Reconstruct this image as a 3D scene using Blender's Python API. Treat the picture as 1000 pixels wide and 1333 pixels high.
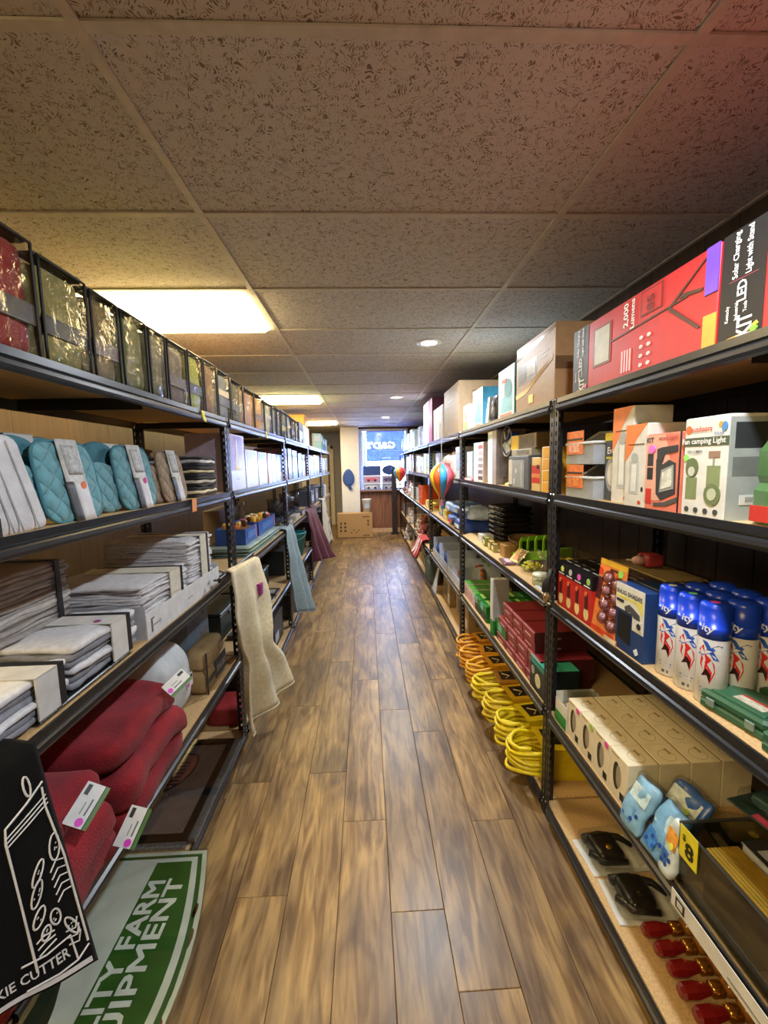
import bpy, bmesh, math, random
from mathutils import Matrix, Vector, noise as mnoise

scene = bpy.context.scene
for _o in list(bpy.data.objects):
    bpy.data.objects.remove(_o)
COL = scene.collection

# ------------------------------------------------------------------ camera
cam_data = bpy.data.cameras.new('camera')
cam_data.sensor_fit = 'HORIZONTAL'
cam_data.sensor_width = 36.0
cam_data.lens = 19.72
cam_data.clip_start = 0.02
cam = bpy.data.objects.new('camera', cam_data)
COL.objects.link(cam)
_f = Vector((0.04027823, 0.99272594, -0.11345867))
_r = Vector((0.99887256, -0.04286037, -0.02041082))
_u = Vector((0.02512523, 0.11250864, 0.99333304))
cam.matrix_world = Matrix(((_r.x, _u.x, -_f.x, 0.0), (_r.y, _u.y, -_f.y, 0.0), (_r.z, _u.z, -_f.z, 1.5976), (0, 0, 0, 1)))
scene.camera = cam

# ------------------------------------------------------------------ exposure, world
scene.view_settings.view_transform = 'Standard'
scene.view_settings.look = 'None'
scene.view_settings.gamma = 1.0
scene.view_settings.use_curve_mapping = False
scene.view_settings.exposure = 0.85
W = bpy.data.worlds.new('daylight')
scene.world = W
W.use_nodes = True
_bg = W.node_tree.nodes['Background']
_bg.inputs['Color'].default_value = (0.50, 0.66, 1.0, 1)
_bg.inputs['Strength'].default_value = 45.0
TROFFER_E = 18.0         # emission of the warm ceiling troffers
SPOT_W = 19.0            # watts of each recessed LED

# ------------------------------------------------------------------ helpers
def lin(h):
    v = [int(h[i:i + 2], 16) / 255 for i in (0, 2, 4)]
    return tuple(c / 12.92 if c <= .04045 else ((c + .055) / 1.055) ** 2.4 for c in v) + (1.0,)

_mats = {}
def M(hx, rough=.55, metal=0., var=.10, scale=25., bump=0., bscale=200., coat=0., emit=0., sheen=0., alpha=1.):
    key = (hx, rough, metal, var, scale, bump, bscale, coat, emit, sheen, alpha)
    if key in _mats:
        return _mats[key]
    m = bpy.data.materials.new('surface_' + hx)
    m.use_nodes = True
    nt = m.node_tree
    b = nt.nodes['Principled BSDF']
    tc = nt.nodes.new('ShaderNodeTexCoord')
    n = nt.nodes.new('ShaderNodeTexNoise')
    n.inputs['Scale'].default_value = scale
    n.inputs['Detail'].default_value = 3
    nt.links.new(tc.outputs['Object'], n.inputs['Vector'])
    r = nt.nodes.new('ShaderNodeValToRGB')
    c = lin(hx)
    r.color_ramp.elements[0].position = .3
    r.color_ramp.elements[1].position = .7
    r.color_ramp.elements[0].color = tuple(x * (1 - var) for x in c[:3]) + (1,)
    r.color_ramp.elements[1].color = tuple(min(1, x * (1 + var)) for x in c[:3]) + (1,)
    nt.links.new(n.outputs['Fac'], r.inputs['Fac'])
    nt.links.new(r.outputs['Color'], b.inputs['Base Color'])
    b.inputs['Roughness'].default_value = rough
    b.inputs['Metallic'].default_value = metal
    b.inputs['Coat Weight'].default_value = coat
    b.inputs['Sheen Weight'].default_value = sheen
    b.inputs['Alpha'].default_value = alpha
    if emit:
        b.inputs['Emission Color'].default_value = c
        b.inputs['Emission Strength'].default_value = emit
    if bump:
        n2 = nt.nodes.new('ShaderNodeTexNoise')
        n2.inputs['Scale'].default_value = bscale
        n2.inputs['Detail'].default_value = 2
        nt.links.new(tc.outputs['Object'], n2.inputs['Vector'])
        bp = nt.nodes.new('ShaderNodeBump')
        bp.inputs['Strength'].default_value = bump
        bp.inputs['Distance'].default_value = .004
        nt.links.new(n2.outputs['Fac'], bp.inputs['Height'])
        nt.links.new(bp.outputs['Normal'], b.inputs['Normal'])
    _mats[key] = m
    return m

def clear(name, tint='ffffff', gloss=.12, rough=.06, bump=0., bscale=35., fres=.5):
    """thin transparent plastic or glass: see-through with a glossy skin"""
    key = (name, tint, gloss, rough, bump, bscale, fres)
    if key in _mats:
        return _mats[key]
    m = bpy.data.materials.new(name)
    m.use_nodes = True
    nt = m.node_tree
    nt.nodes.remove(nt.nodes['Principled BSDF'])
    out = nt.nodes['Material Output']
    tr = nt.nodes.new('ShaderNodeBsdfTransparent'); tr.inputs['Color'].default_value = lin(tint)
    gl = nt.nodes.new('ShaderNodeBsdfGlossy'); gl.inputs['Roughness'].default_value = rough
    lw = nt.nodes.new('ShaderNodeLayerWeight'); lw.inputs['Blend'].default_value = .25
    ma = nt.nodes.new('ShaderNodeMath'); ma.operation = 'MULTIPLY_ADD'
    ma.inputs[1].default_value = fres; ma.inputs[2].default_value = gloss
    nt.links.new(lw.outputs['Fresnel'], ma.inputs[0])
    mx = nt.nodes.new('ShaderNodeMixShader')
    nt.links.new(ma.outputs[0], mx.inputs[0])
    nt.links.new(tr.outputs[0], mx.inputs[1]); nt.links.new(gl.outputs[0], mx.inputs[2])
    nt.links.new(mx.outputs[0], out.inputs['Surface'])
    if bump:
        tc = nt.nodes.new('ShaderNodeTexCoord')
        n = nt.nodes.new('ShaderNodeTexNoise'); n.inputs['Scale'].default_value = bscale
        n.inputs['Detail'].default_value = 4; n.inputs['Distortion'].default_value = 1.5
        nt.links.new(tc.outputs['Object'], n.inputs['Vector'])
        bp = nt.nodes.new('ShaderNodeBump'); bp.inputs['Strength'].default_value = bump
        bp.inputs['Distance'].default_value = .02
        nt.links.new(n.outputs['Fac'], bp.inputs['Height'])
        nt.links.new(bp.outputs['Normal'], gl.inputs['Normal'])
        nt.links.new(bp.outputs['Normal'], lw.inputs['Normal'])
    _mats[key] = m
    return m

FILM = clear('crinkled_clear_film', 'fbfcfb', .03, .07, .8, 30., .25)
CLEAR = clear('clear_plastic', 'f6f8f7', .03, .05, 0, 35., .35)
GLASS = clear('clear_glass', 'f2f6f4', .05, .02)

class MB:
    """collects boxes, prisms, tubes and lathes into one mesh"""
    def __init__(s): s.v = []; s.f = []
    def add(s, vs, fs):
        o = len(s.v); s.v += [tuple(p) for p in vs]; s.f += [tuple(i + o for i in f) for f in fs]; return s
    def box(s, x0, x1, y0, y1, z0, z1):
        vs = [(x, y, z) for z in (z0, z1) for y in (y0, y1) for x in (x0, x1)]
        return s.add(vs, [(0, 2, 3, 1), (4, 5, 7, 6), (0, 1, 5, 4), (2, 6, 7, 3), (0, 4, 6, 2), (1, 3, 7, 5)])
    def chbox(s, x0, x1, y0, y1, z0, z1, c=.004):
        """box with chamfered vertical edges and top rim"""
        def ring(x0, x1, y0, y1, c): return [(x0 + c, y0), (x1 - c, y0), (x1, y0 + c), (x1, y1 - c), (x1 - c, y1), (x0 + c, y1), (x0, y1 - c), (x0, y0 + c)]
        rs = [(ring(x0 + c, x1 - c, y0 + c, y1 - c, c), z0), (ring(x0, x1, y0, y1, c), z0 + c), (ring(x0, x1, y0, y1, c), z1 - c), (ring(x0 + c, x1 - c, y0 + c, y1 - c, c), z1)]
        vs = [(p[0], p[1], z) for r, z in rs for p in r]
        fs = [tuple(range(7, -1, -1)), tuple(range(24, 32))]
        for k in range(3):
            for i in range(8):
                j = (i + 1) % 8; fs.append((k * 8 + i, k * 8 + j, k * 8 + 8 + j, k * 8 + 8 + i))
        return s.add(vs, fs)
    def prism(s, poly, a, b, axis='y'):
        """closed polygon of (p, q) pushed along an axis"""
        n = len(poly)
        f = {'y': lambda p, t: (p[0], t, p[1]), 'x': lambda p, t: (t, p[0], p[1]), 'z': lambda p, t: (p[0], p[1], t)}[axis]
        vs = [f(p, a) for p in poly] + [f(p, b) for p in poly]
        fs = [tuple(range(n)), tuple(range(2 * n - 1, n - 1, -1))] + [(i, i + n, (i + 1) % n + n, (i + 1) % n) for i in range(n)]
        return s.add(vs, fs)
    def tube(s, pts, r, n=6, closed=False):
        pts = [Vector(p) for p in pts]; k = len(pts); vs = []; rad = r if isinstance(r, (list, tuple)) else [r] * k
        up = Vector((0, 0, 1)); prev = None
        for i, p in enumerate(pts):
            t = (pts[(i + 1) % k] - pts[i - 1]) if closed else (pts[min(i + 1, k - 1)] - pts[max(i - 1, 0)])
            t.normalize()
            if prev is None:
                a = t.cross(up)
                if a.length < .05: a = t.cross(Vector((1, 0, 0)))
            else: a = prev - t * prev.dot(t)
            a.normalize(); prev = a; b = t.cross(a)
            for j in range(n):
                w = 2 * math.pi * j / n; vs.append(p + (a * math.cos(w) + b * math.sin(w)) * rad[i])
        fs = []
        for i in range(k if closed else k - 1):
            for j in range(n):
                i2 = (i + 1) % k; fs.append((i * n + j, i * n + (j + 1) % n, i2 * n + (j + 1) % n, i2 * n + j))
        if not closed: fs += [tuple(range(n - 1, -1, -1)), tuple(range((k - 1) * n, k * n))]
        return s.add(vs, fs)
    def lathe(s, prof, n=16, c=(0, 0, 0), axis='z'):
        vs = []
        for r, z in prof:
            for j in range(n):
                w = 2 * math.pi * j / n; p = (r * math.cos(w), r * math.sin(w), z)
                if axis == 'y': p = (p[0], p[2], p[1])
                if axis == 'x': p = (p[2], p[0], p[1])
                vs.append((p[0] + c[0], p[1] + c[1], p[2] + c[2]))
        fs = [(i * n + j, i * n + (j + 1) % n, (i + 1) * n + (j + 1) % n, (i + 1) * n + j) for i in range(len(prof) - 1) for j in range(n)]
        if prof[0][0] > 1e-5: fs.append(tuple(range(n - 1, -1, -1)))
        if prof[-1][0] > 1e-5: fs.append(tuple(range((len(prof) - 1) * n, len(prof) * n)))
        return s.add(vs, fs)
    def rbox(s, x0, x1, y0, y1, z0, z1, r=.02, n=5, puff=0., wob=0., seed=0, ws=12.):
        """soft rounded box; puff swells the faces, wob crumples them"""
        hx, hy, hz = (x1 - x0) / 2, (y1 - y0) / 2, (z1 - z0) / 2
        c = Vector(((x0 + x1) / 2, (y0 + y1) / 2, (z0 + z1) / 2)); r = min(r, hx * .98, hy * .98, hz * .98)
        idx = {}; vs = []; fs = []
        def vid(i, j, k):
            if (i, j, k) in idx: return idx[(i, j, k)]
            u = [2 * t / n - 1 for t in (i, j, k)]
            u = [math.copysign(abs(t) ** .75, t) for t in u]
            q = Vector((u[0] * hx, u[1] * hy, u[2] * hz))
            core = Vector((max(-hx + r, min(hx - r, q.x)), max(-hy + r, min(hy - r, q.y)), max(-hz + r, min(hz - r, q.z))))
            d = q - core
            if d.length > 1e-9: q = core + d.normalized() * r
            if puff:
                nx, ny, nz = (1 - u[0] ** 2), (1 - u[1] ** 2), (1 - u[2] ** 2)
                q += Vector((u[0] * ny * nz, u[1] * nx * nz, u[2] * nx * ny)) * puff
            if wob:
                w = mnoise.noise_vector((q + Vector((seed * 7.3, seed * 3.1, seed))) * ws); q += w * wob
            idx[(i, j, k)] = len(vs); vs.append(q + c); return idx[(i, j, k)]
        for a in range(n):
            for b in range(n):
                fs.append((vid(a, b, 0), vid(a, b + 1, 0), vid(a + 1, b + 1, 0), vid(a + 1, b, 0)))
                fs.append((vid(a, b, n), vid(a + 1, b, n), vid(a + 1, b + 1, n), vid(a, b + 1, n)))
                fs.append((vid(a, 0, b), vid(a + 1, 0, b), vid(a + 1, 0, b + 1), vid(a, 0, b + 1)))
                fs.append((vid(a, n, b), vid(a, n, b + 1), vid(a + 1, n, b + 1), vid(a + 1, n, b)))
                fs.append((vid(0, a, b), vid(0, a, b + 1), vid(0, a + 1, b + 1), vid(0, a + 1, b)))
                fs.append((vid(n, a, b), vid(n, a + 1, b), vid(n, a + 1, b + 1), vid(n, a, b + 1)))
        return s.add(vs, fs)
    def grid(s, fn, nu, nv):
        vs = [fn(i / nu, j / nv) for j in range(nv + 1) for i in range(nu + 1)]
        fs = [(j * (nu + 1) + i, j * (nu + 1) + i + 1, (j + 1) * (nu + 1) + i + 1, (j + 1) * (nu + 1) + i) for j in range(nv) for i in range(nu)]
        return s.add(vs, fs)
    def map(s, fn): s.v = [tuple(fn(p)) for p in s.v]; return s
    def mesh(s, name, mat, smooth=False):
        me = bpy.data.meshes.new(name); me.from_pydata(s.v, [], s.f)
        bm = bmesh.new(); bm.from_mesh(me); bmesh.ops.recalc_face_normals(bm, faces=bm.faces); bm.to_mesh(me); bm.free()
        if mat: me.materials.append(mat)
        if smooth:
            for p in me.polygons: p.use_smooth = True
        return me
    def build(s, name, mat, parent=None, smooth=False, solid=0.):
        o = bpy.data.objects.new(name, s.mesh(name, mat, smooth)); COL.objects.link(o)
        if parent: o.parent = parent
        if solid:
            md = o.modifiers.new('thickness', 'SOLIDIFY'); md.thickness = solid; md.offset = 0
        return o

def tag(o, label=None, cat=None, group=None, kind=None):
    if label: o['label'] = label
    if cat: o['category'] = cat
    if group: o['group'] = group
    if kind: o['kind'] = kind
    return o
def thing(name, label, cat, loc=(0, 0, 0), rz=0., group=None):
    o = bpy.data.objects.new(name, None); COL.objects.link(o); o.empty_display_size = .05
    o.location = loc; o.rotation_euler = (0, 0, rz)
    return tag(o, label, cat, group)
def link_mesh(name, me, parent, loc=(0, 0, 0), rz=0.):
    o = bpy.data.objects.new(name, me); COL.objects.link(o); o.parent = parent; o.location = loc; o.rotation_euler = (0, 0, rz); return o
_kids = {}
def kids(o): return [c for c in bpy.data.objects if c.parent == o]
def copy_tree(o, parent=None, lst=None):
    c = o.copy(); COL.objects.link(c); c.parent = parent
    for ch in o.children: copy_tree(ch, c)
    return c

_txt = {}
def text2d(body, bold=0.0):
    """flat letter outlines as (verts, faces) with cap height 1, centred"""
    k = (body, bold)
    if k not in _txt:
        cu = bpy.data.curves.new('letters', 'FONT'); cu.body = body; cu.size = 1.4; cu.resolution_u = 2; cu.offset = bold
        cu.align_x = 'CENTER'; cu.align_y = 'CENTER'
        ob = bpy.data.objects.new('letters', cu)
        me = bpy.data.meshes.new_from_object(ob)
        vs = [(v.co.x, v.co.y) for v in me.vertices]; fs = [tuple(p.vertices) for p in me.polygons]
        bpy.data.objects.remove(ob); bpy.data.curves.remove(cu); bpy.data.meshes.remove(me)
        if vs:
            xs = [v[0] for v in vs]; ys = [v[1] for v in vs]; cx = (min(xs) + max(xs)) / 2; cy = (min(ys) + max(ys)) / 2
            vs = [(x - cx, y - cy) for x, y in vs]
        _txt[k] = (vs, fs)
    return _txt[k]

def chaikin(p, n=2):
    for _ in range(n): p = [q for i in range(len(p)) for a, b in ((p[i], p[(i + 1) % len(p)]),) for q in ((a[0] * .75 + b[0] * .25, a[1] * .75 + b[1] * .25), (a[0] * .25 + b[0] * .75, a[1] * .25 + b[1] * .75))]
    return p

# shelf frame: local x runs left to right along the front, y goes inwards, z up; the front faces -y
XR, XL = 0.77, -0.742
def place(o, side, y, sb, z, yaw=0.):
    x = XR + sb if side == 'R' else XL - sb
    o.location = (x, y, z); o.rotation_euler = (0, 0, math.radians((-90 if side == 'R' else 90) + yaw)); return o

def face_map(face, w, d, h, e=.0007):
    if face == 'F': return lambda u, v, t: (-w / 2 + u * w, -e * t, v * h)
    if face == 'R': return lambda u, v, t: (w / 2 + e * t, u * d, v * h)
    if face == 'L': return lambda u, v, t: (-w / 2 - e * t, d - u * d, v * h)
    if face == 'T': return lambda u, v, t: (-w / 2 + u * w, v * d, h + e * t)
def decal(root, name, face, dims, poly, mat, lvl=1):
    """a printed or glued patch on a box face: polygon in 0..1 face coordinates, a hair proud of it"""
    fm = face_map(face, *dims); n = len(poly)
    vs = [fm(u, v, lvl) for u, v in poly] + [fm(u, v, -.5) for u, v in poly]
    fs = [tuple(range(n)), tuple(range(2 * n - 1, n - 1, -1))] + [(i, (i + 1) % n, (i + 1) % n + n, i + n) for i in range(n)]
    return MB().add(vs, fs).build(name, mat, root)
def rect(u0, u1, v0, v1): return [(u0, v0), (u1, v0), (u1, v1), (u0, v1)]
def disc(u, v, ru, rv, n=14, a0=0., a1=2 * math.pi): return [(u + ru * math.cos(a0 + (a1 - a0) * i / n), v + rv * math.sin(a0 + (a1 - a0) * i / n)) for i in range(n)]
def letters(root, face, dims, body, u, v, size, mat, rot=0., bold=.02, lvl=2.2, name='lettering', sx=1., fit=0.):
    """size: cap height in metres; rot degrees counter-clockwise on the face"""
    vs, fs = text2d(body, bold); fm = face_map(face, *dims)
    if fit: sx = fit / ((max(v_[0] for v_ in vs) - min(v_[0] for v_ in vs)) * size)
    W_, H_ = {'F': (dims[0], dims[2]), 'R': (dims[1], dims[2]), 'L': (dims[1], dims[2]), 'T': (dims[0], dims[1])}[face]
    a = math.radians(rot); ca, sa = math.cos(a), math.sin(a)
    out = []
    for x, y in vs:
        x *= size * sx; y *= size; x, y = x * ca - y * sa, x * sa + y * ca
        out.append(fm(u + x / W_, v + y / H_, lvl))
    return MB().add(out, fs).build(name, mat, root)

def carton(name, label, cat, side, y, w, d, h, z, sb=.02, yaw=0., col='b08d62', rough=.5, deco=(), group=None, mat=None, flap=True):
    """cardboard box standing on a shelf, front to the aisle; deco = patches and letters on its faces"""
    t = thing(name, label, cat, group=group); dims = (w, d, h)
    mm = mat or M(col, rough)
    MB().chbox(-w / 2, w / 2, 0, d, 0, h, min(.0025, w * .05, h * .05)).build('carton_body', mm, t)
    if flap:
        decal(t, 'lid_seam', 'T', dims, rect(.02, .98, .485, .515), M('8f8a80', .5), 1)
    for i_, q in enumerate(deco):
        if q[0] == 'p': decal(t, q[1], q[2], dims, q[3], q[4], (q[5] if len(q) > 5 else 1) + .06 * i_)
        else:
            o_ = letters(t, q[1], dims, q[2], q[3], q[4], q[5], q[6], *(q[7:])); e_ = .0007 * (.06 * i_ + .4)
            o_.location = {'F': (0, -e_, 0), 'R': (e_, 0, 0), 'L': (-e_, 0, 0), 'T': (0, 0, e_)}[q[1]]
    return place(t, side, y, sb, z, yaw)
# ================================================================== room
X0, X1, Y0, Y1, HC = -1.80, 1.32, -2.6, 9.80, 2.438
def struct(o): o['kind'] = 'structure'; return o

# materials of the shell
def plank_mat():
    m = bpy.data.materials.new('vinyl_plank'); m.use_nodes = True; nt = m.node_tree; b = nt.nodes['Principled BSDF']
    oi = nt.nodes.new('ShaderNodeObjectInfo'); geo = nt.nodes.new('ShaderNodeTexCoord')
    add = nt.nodes.new('ShaderNodeVectorMath'); add.operation = 'MULTIPLY_ADD'
    cmb = nt.nodes.new('ShaderNodeCombineXYZ')
    mul = nt.nodes.new('ShaderNodeMath'); mul.operation = 'MULTIPLY'; mul.inputs[1].default_value = 37.
    nt.links.new(oi.outputs['Random'], mul.inputs[0])
    for i in range(3): nt.links.new(mul.outputs[0], cmb.inputs[i])
    add.inputs[1].default_value = (1, 1, 1)
    nt.links.new(geo.outputs['Object'], add.inputs[0]); nt.links.new(cmb.outputs[0], add.inputs[2])
    def noise(sc, detail, vec, dist=0.):
        mp = nt.nodes.new('ShaderNodeMapping'); mp.inputs['Scale'].default_value = vec
        nt.links.new(add.outputs[0], mp.inputs['Vector'])
        n = nt.nodes.new('ShaderNodeTexNoise'); n.inputs['Scale'].default_value = sc; n.inputs['Detail'].default_value = detail
        n.inputs['Distortion'].default_value = dist
        nt.links.new(mp.outputs[0], n.inputs['Vector']); return n
    big = noise(2.2, 5, (2.8, 1.0, 1), 1.0)
    grain = noise(6., 6, (5., .55, 1), 1.1)
    r1 = nt.nodes.new('ShaderNodeValToRGB'); e = r1.color_ramp.elements
    e[0].position = .30; e[0].color = lin('68523c'); e[1].position = .70; e[1].color = lin('b5945f')
    k = e.new(.5); k.color = lin('90754f')
    nt.links.new(big.outputs['Fac'], r1.inputs['Fac'])
    r2 = nt.nodes.new('ShaderNodeValToRGB'); e = r2.color_ramp.elements
    e[0].position = .36; e[0].color = lin('b5a99d'); e[1].position = .62; e[1].color = (1, 1, 1, 1)
    nt.links.new(grain.outputs['Fac'], r2.inputs['Fac'])
    mx = nt.nodes.new('ShaderNodeMix'); mx.data_type = 'RGBA'; mx.blend_type = 'MULTIPLY'; mx.inputs['Factor'].default_value = 1.
    nt.links.new(r1.outputs['Color'], mx.inputs[6]); nt.links.new(r2.outputs['Color'], mx.inputs[7])
    hs = nt.nodes.new('ShaderNodeHueSaturation')
    mr = nt.nodes.new('ShaderNodeMapRange'); mr.inputs['To Min'].default_value = .78; mr.inputs['To Max'].default_value = 1.22
    nt.links.new(oi.outputs['Random'], mr.inputs['Value']); nt.links.new(mr.outputs[0], hs.inputs['Value'])
    nt.links.new(mx.outputs[2], hs.inputs['Color']); nt.links.new(hs.outputs['Color'], b.inputs['Base Color'])
    b.inputs['Roughness'].default_value = .36
    bp = nt.nodes.new('ShaderNodeBump'); bp.inputs['Strength'].default_value = .12; bp.inputs['Distance'].default_value = .002
    nt.links.new(grain.outputs['Fac'], bp.inputs['Height']); nt.links.new(bp.outputs['Normal'], b.inputs['Normal'])
    return m
def tile_mat():
    m = bpy.data.materials.new('fissured_ceiling_tile'); m.use_nodes = True; nt = m.node_tree; b = nt.nodes['Principled BSDF']
    tc = nt.nodes.new('ShaderNodeTexCoord'); oi = nt.nodes.new('ShaderNodeObjectInfo')
    ad = nt.nodes.new('ShaderNodeVectorMath'); ad.operation = 'ADD'
    ml = nt.nodes.new('ShaderNodeVectorMath'); ml.operation = 'SCALE'; ml.inputs['Scale'].default_value = 3.7
    nt.links.new(oi.outputs['Location'], ml.inputs[0])
    nt.links.new(tc.outputs['Object'], ad.inputs[0]); nt.links.new(ml.outputs[0], ad.inputs[1])
    n0 = nt.nodes.new('ShaderNodeTexNoise'); n0.inputs['Scale'].default_value = 26.; n0.inputs['Detail'].default_value = 1
    nt.links.new(ad.outputs[0], n0.inputs['Vector'])
    ws = nt.nodes.new('ShaderNodeVectorMath'); ws.operation = 'MULTIPLY_ADD'; ws.inputs[1].default_value = (.055, .055, 0)
    nt.links.new(n0.outputs['Color'], ws.inputs[0]); nt.links.new(ad.outputs[0], ws.inputs[2])
    mp = nt.nodes.new('ShaderNodeMapping'); mp.inputs['Scale'].default_value = (240., 98., 1); mp.inputs['Rotation'].default_value = (0, 0, .35)
    nt.links.new(ws.outputs[0], mp.inputs['Vector'])
    vo = nt.nodes.new('ShaderNodeTexVoronoi'); vo.voronoi_dimensions = '2D'; vo.inputs['Scale'].default_value = 1.
    vo.inputs['Randomness'].default_value = 1.
    nt.links.new(mp.outputs[0], vo.inputs['Vector'])
    n1 = nt.nodes.new('ShaderNodeTexNoise'); n1.inputs['Scale'].default_value = 55.
    nt.links.new(ad.outputs[0], n1.inputs['Vector'])
    th = nt.nodes.new('ShaderNodeMath'); th.operation = 'MULTIPLY_ADD'; th.inputs[1].default_value = 1.1; th.inputs[2].default_value = -.34
    nt.links.new(n1.outputs['Fac'], th.inputs[0])
    lt = nt.nodes.new('ShaderNodeMath'); lt.operation = 'LESS_THAN'
    nt.links.new(vo.outputs['Distance'], lt.inputs[0]); nt.links.new(th.outputs[0], lt.inputs[1])
    mx = nt.nodes.new('ShaderNodeMix'); mx.data_type = 'RGBA'
    mx.inputs[6].default_value = lin('c9c7c4'); mx.inputs[7].default_value = lin('7d7265')
    nt.links.new(lt.outputs[0], mx.inputs['Factor']); nt.links.new(mx.outputs[2], b.inputs['Base Color'])
    b.inputs['Roughness'].default_value = .9
    bp = nt.nodes.new('ShaderNodeBump'); bp.inputs['Strength'].default_value = .25; bp.inputs['Distance'].default_value = .003; bp.invert = True
    nt.links.new(lt.outputs[0], bp.inputs['Height']); nt.links.new(bp.outputs['Normal'], b.inputs['Normal'])
    return m
PLANK, TILE = plank_mat(), tile_mat()
def board_mat(a, b_, sc=3., rough=.45, vec=(9., 9., .8)):
    m = bpy.data.materials.new('wood_' + a); m.use_nodes = True; nt = m.node_tree; b = nt.nodes['Principled BSDF']
    tc = nt.nodes.new('ShaderNodeTexCoord'); oi = nt.nodes.new('ShaderNodeObjectInfo')
    ad = nt.nodes.new('ShaderNodeVectorMath'); ad.operation = 'ADD'
    nt.links.new(tc.outputs['Object'], ad.inputs[0]); nt.links.new(oi.outputs['Location'], ad.inputs[1])
    mp = nt.nodes.new('ShaderNodeMapping'); mp.inputs['Scale'].default_value = vec
    nt.links.new(ad.outputs[0], mp.inputs['Vector'])
    n = nt.nodes.new('ShaderNodeTexNoise'); n.inputs['Scale'].default_value = sc; n.inputs['Detail'].default_value = 6; n.inputs['Distortion'].default_value = .6
    nt.links.new(mp.outputs[0], n.inputs['Vector'])
    r = nt.nodes.new('ShaderNodeValToRGB'); r.color_ramp.elements[0].position = .35; r.color_ramp.elements[1].position = .68
    r.color_ramp.elements[0].color = lin(a); r.color_ramp.elements[1].color = lin(b_)
    nt.links.new(n.outputs['Fac'], r.inputs['Fac']); nt.links.new(r.outputs['Color'], b.inputs['Base Color'])
    b.inputs['Roughness'].default_value = rough
    return m
DARKWOOD = board_mat('2a211c', '3d3029')
REDWOOD = board_mat('6e4636', '93654f')
PARTICLE = M('c4a271', .75, var=.16, scale=140.)
BLACK = M('1d1d1f', .42, var=.15)
WHITE_T = M('cfc8ba', .6)

# ---- floor with its planks
floor = struct(MB().box(X0 - .1, X1 + .1, Y0 - .1, 11.4, -.06, -.009).build('floor', M('2c2118', .8)))
rnd = random.Random(5)
PW, PL = .192, 1.25
joint = {0: 1.335, -1: 1.733, 1: 1.095, -2: 2.045, -3: 1.42, 2: 1.70, -4: .75, 3: .9, 4: 1.5, -5: 1.9}
pmesh = {}
for r in range(-10, 7):
    xa, xb = .05 + PW * r, .05 + PW * (r + 1)
    xa, xb = max(xa, X0), min(xb, X1)
    if xb - xa < .02: continue
    y = joint.get(r, rnd.uniform(.4, 1.6)) - PL * 4
    while y < 11.3:
        ya, yb = max(y, Y0), min(y + PL, 11.35)
        if yb - ya > .02:
            w, l = round(xb - xa, 3), round(yb - ya, 3)
            if (w, l) not in pmesh:
                c, g = .0015, .0007
                vs = [(g, g, -.009), (w - g, g, -.009), (w - g, l - g, -.009), (g, l - g, -.009), (g, g, -.0012), (w - g, g, -.0012), (w - g, l - g, -.0012), (g, l - g, -.0012),
                      (g + c, g + c, 0), (w - g - c, g + c, 0), (w - g - c, l - g - c, 0), (g + c, l - g - c, 0)]
                fs = [(8, 9, 10, 11)] + [(a, (a + 1) % 4, (a + 1) % 4 + 4, a + 4) for a in range(4)] + [(a + 4, (a + 1) % 4 + 4, (a + 1) % 4 + 8, a + 8) for a in range(4)]
                pmesh[(w, l)] = MB().add(vs, fs).mesh('plank', PLANK)
            link_mesh('plank', pmesh[(w, l)], floor, (xa, ya, 0))
        y += PL

# ---- ceiling: lay-in tiles (4 ft across, 2 ft along) on a tee grid
ceiling = struct(MB().box(X0 - .1, X1 + .1, Y0 - .1, 11.4, HC + .06, HC + .1).build('ceiling', M('3a3630', .9)))
GX, GY, TX, TY = -.5287, .9239, 1.22, .61
TROFF = [-3, 2, 7, 12]           # rows (of the left column) that hold a light panel instead of a tile
tm = {}
def ctile(xa, xb, ya, yb):
    k = (round(xb - xa, 3), round(yb - ya, 3))
    if k not in tm: tm[k] = MB().box(.011, k[0] - .011, .011, k[1] - .011, .004, .018).mesh('ceiling_tile', TILE)
    link_mesh('ceiling_tile', tm[k], ceiling, (xa, ya, HC))
rows = range(-6, 17)
for r in rows:
    ya, yb = max(GY + TY * r, Y0), min(GY + TY * (r + 1), 11.3)
    if yb - ya < .05: continue
    for c in (-2, -1, 0, 1):
        xa, xb = max(GX + TX * c, X0), min(GX + TX * (c + 1), X1)
        if xb - xa < .05 or (c == -1 and r in TROFF): continue
        ctile(xa, xb, ya, yb)
TEE = M('c6c2b8', .55)
for c in (-1, 0, 1):
    x = GX + TX * c
    if X0 < x < X1: MB().box(x - .012, x + .012, Y0, 11.3, HC - .004, HC + .003).build('main_tee', TEE, ceiling)
for r in rows:
    y = GY + TY * r
    if Y0 < y < 11.3: MB().box(X0, X1, y - .012, y + .012, HC - .003, HC + .0028).build('cross_tee', TEE, ceiling)
for xa in (X0, X1 - .02): MB().box(xa, xa + .02, Y0, 11.3, HC - .004, HC + .003).build('wall_angle', TEE, ceiling)

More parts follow.
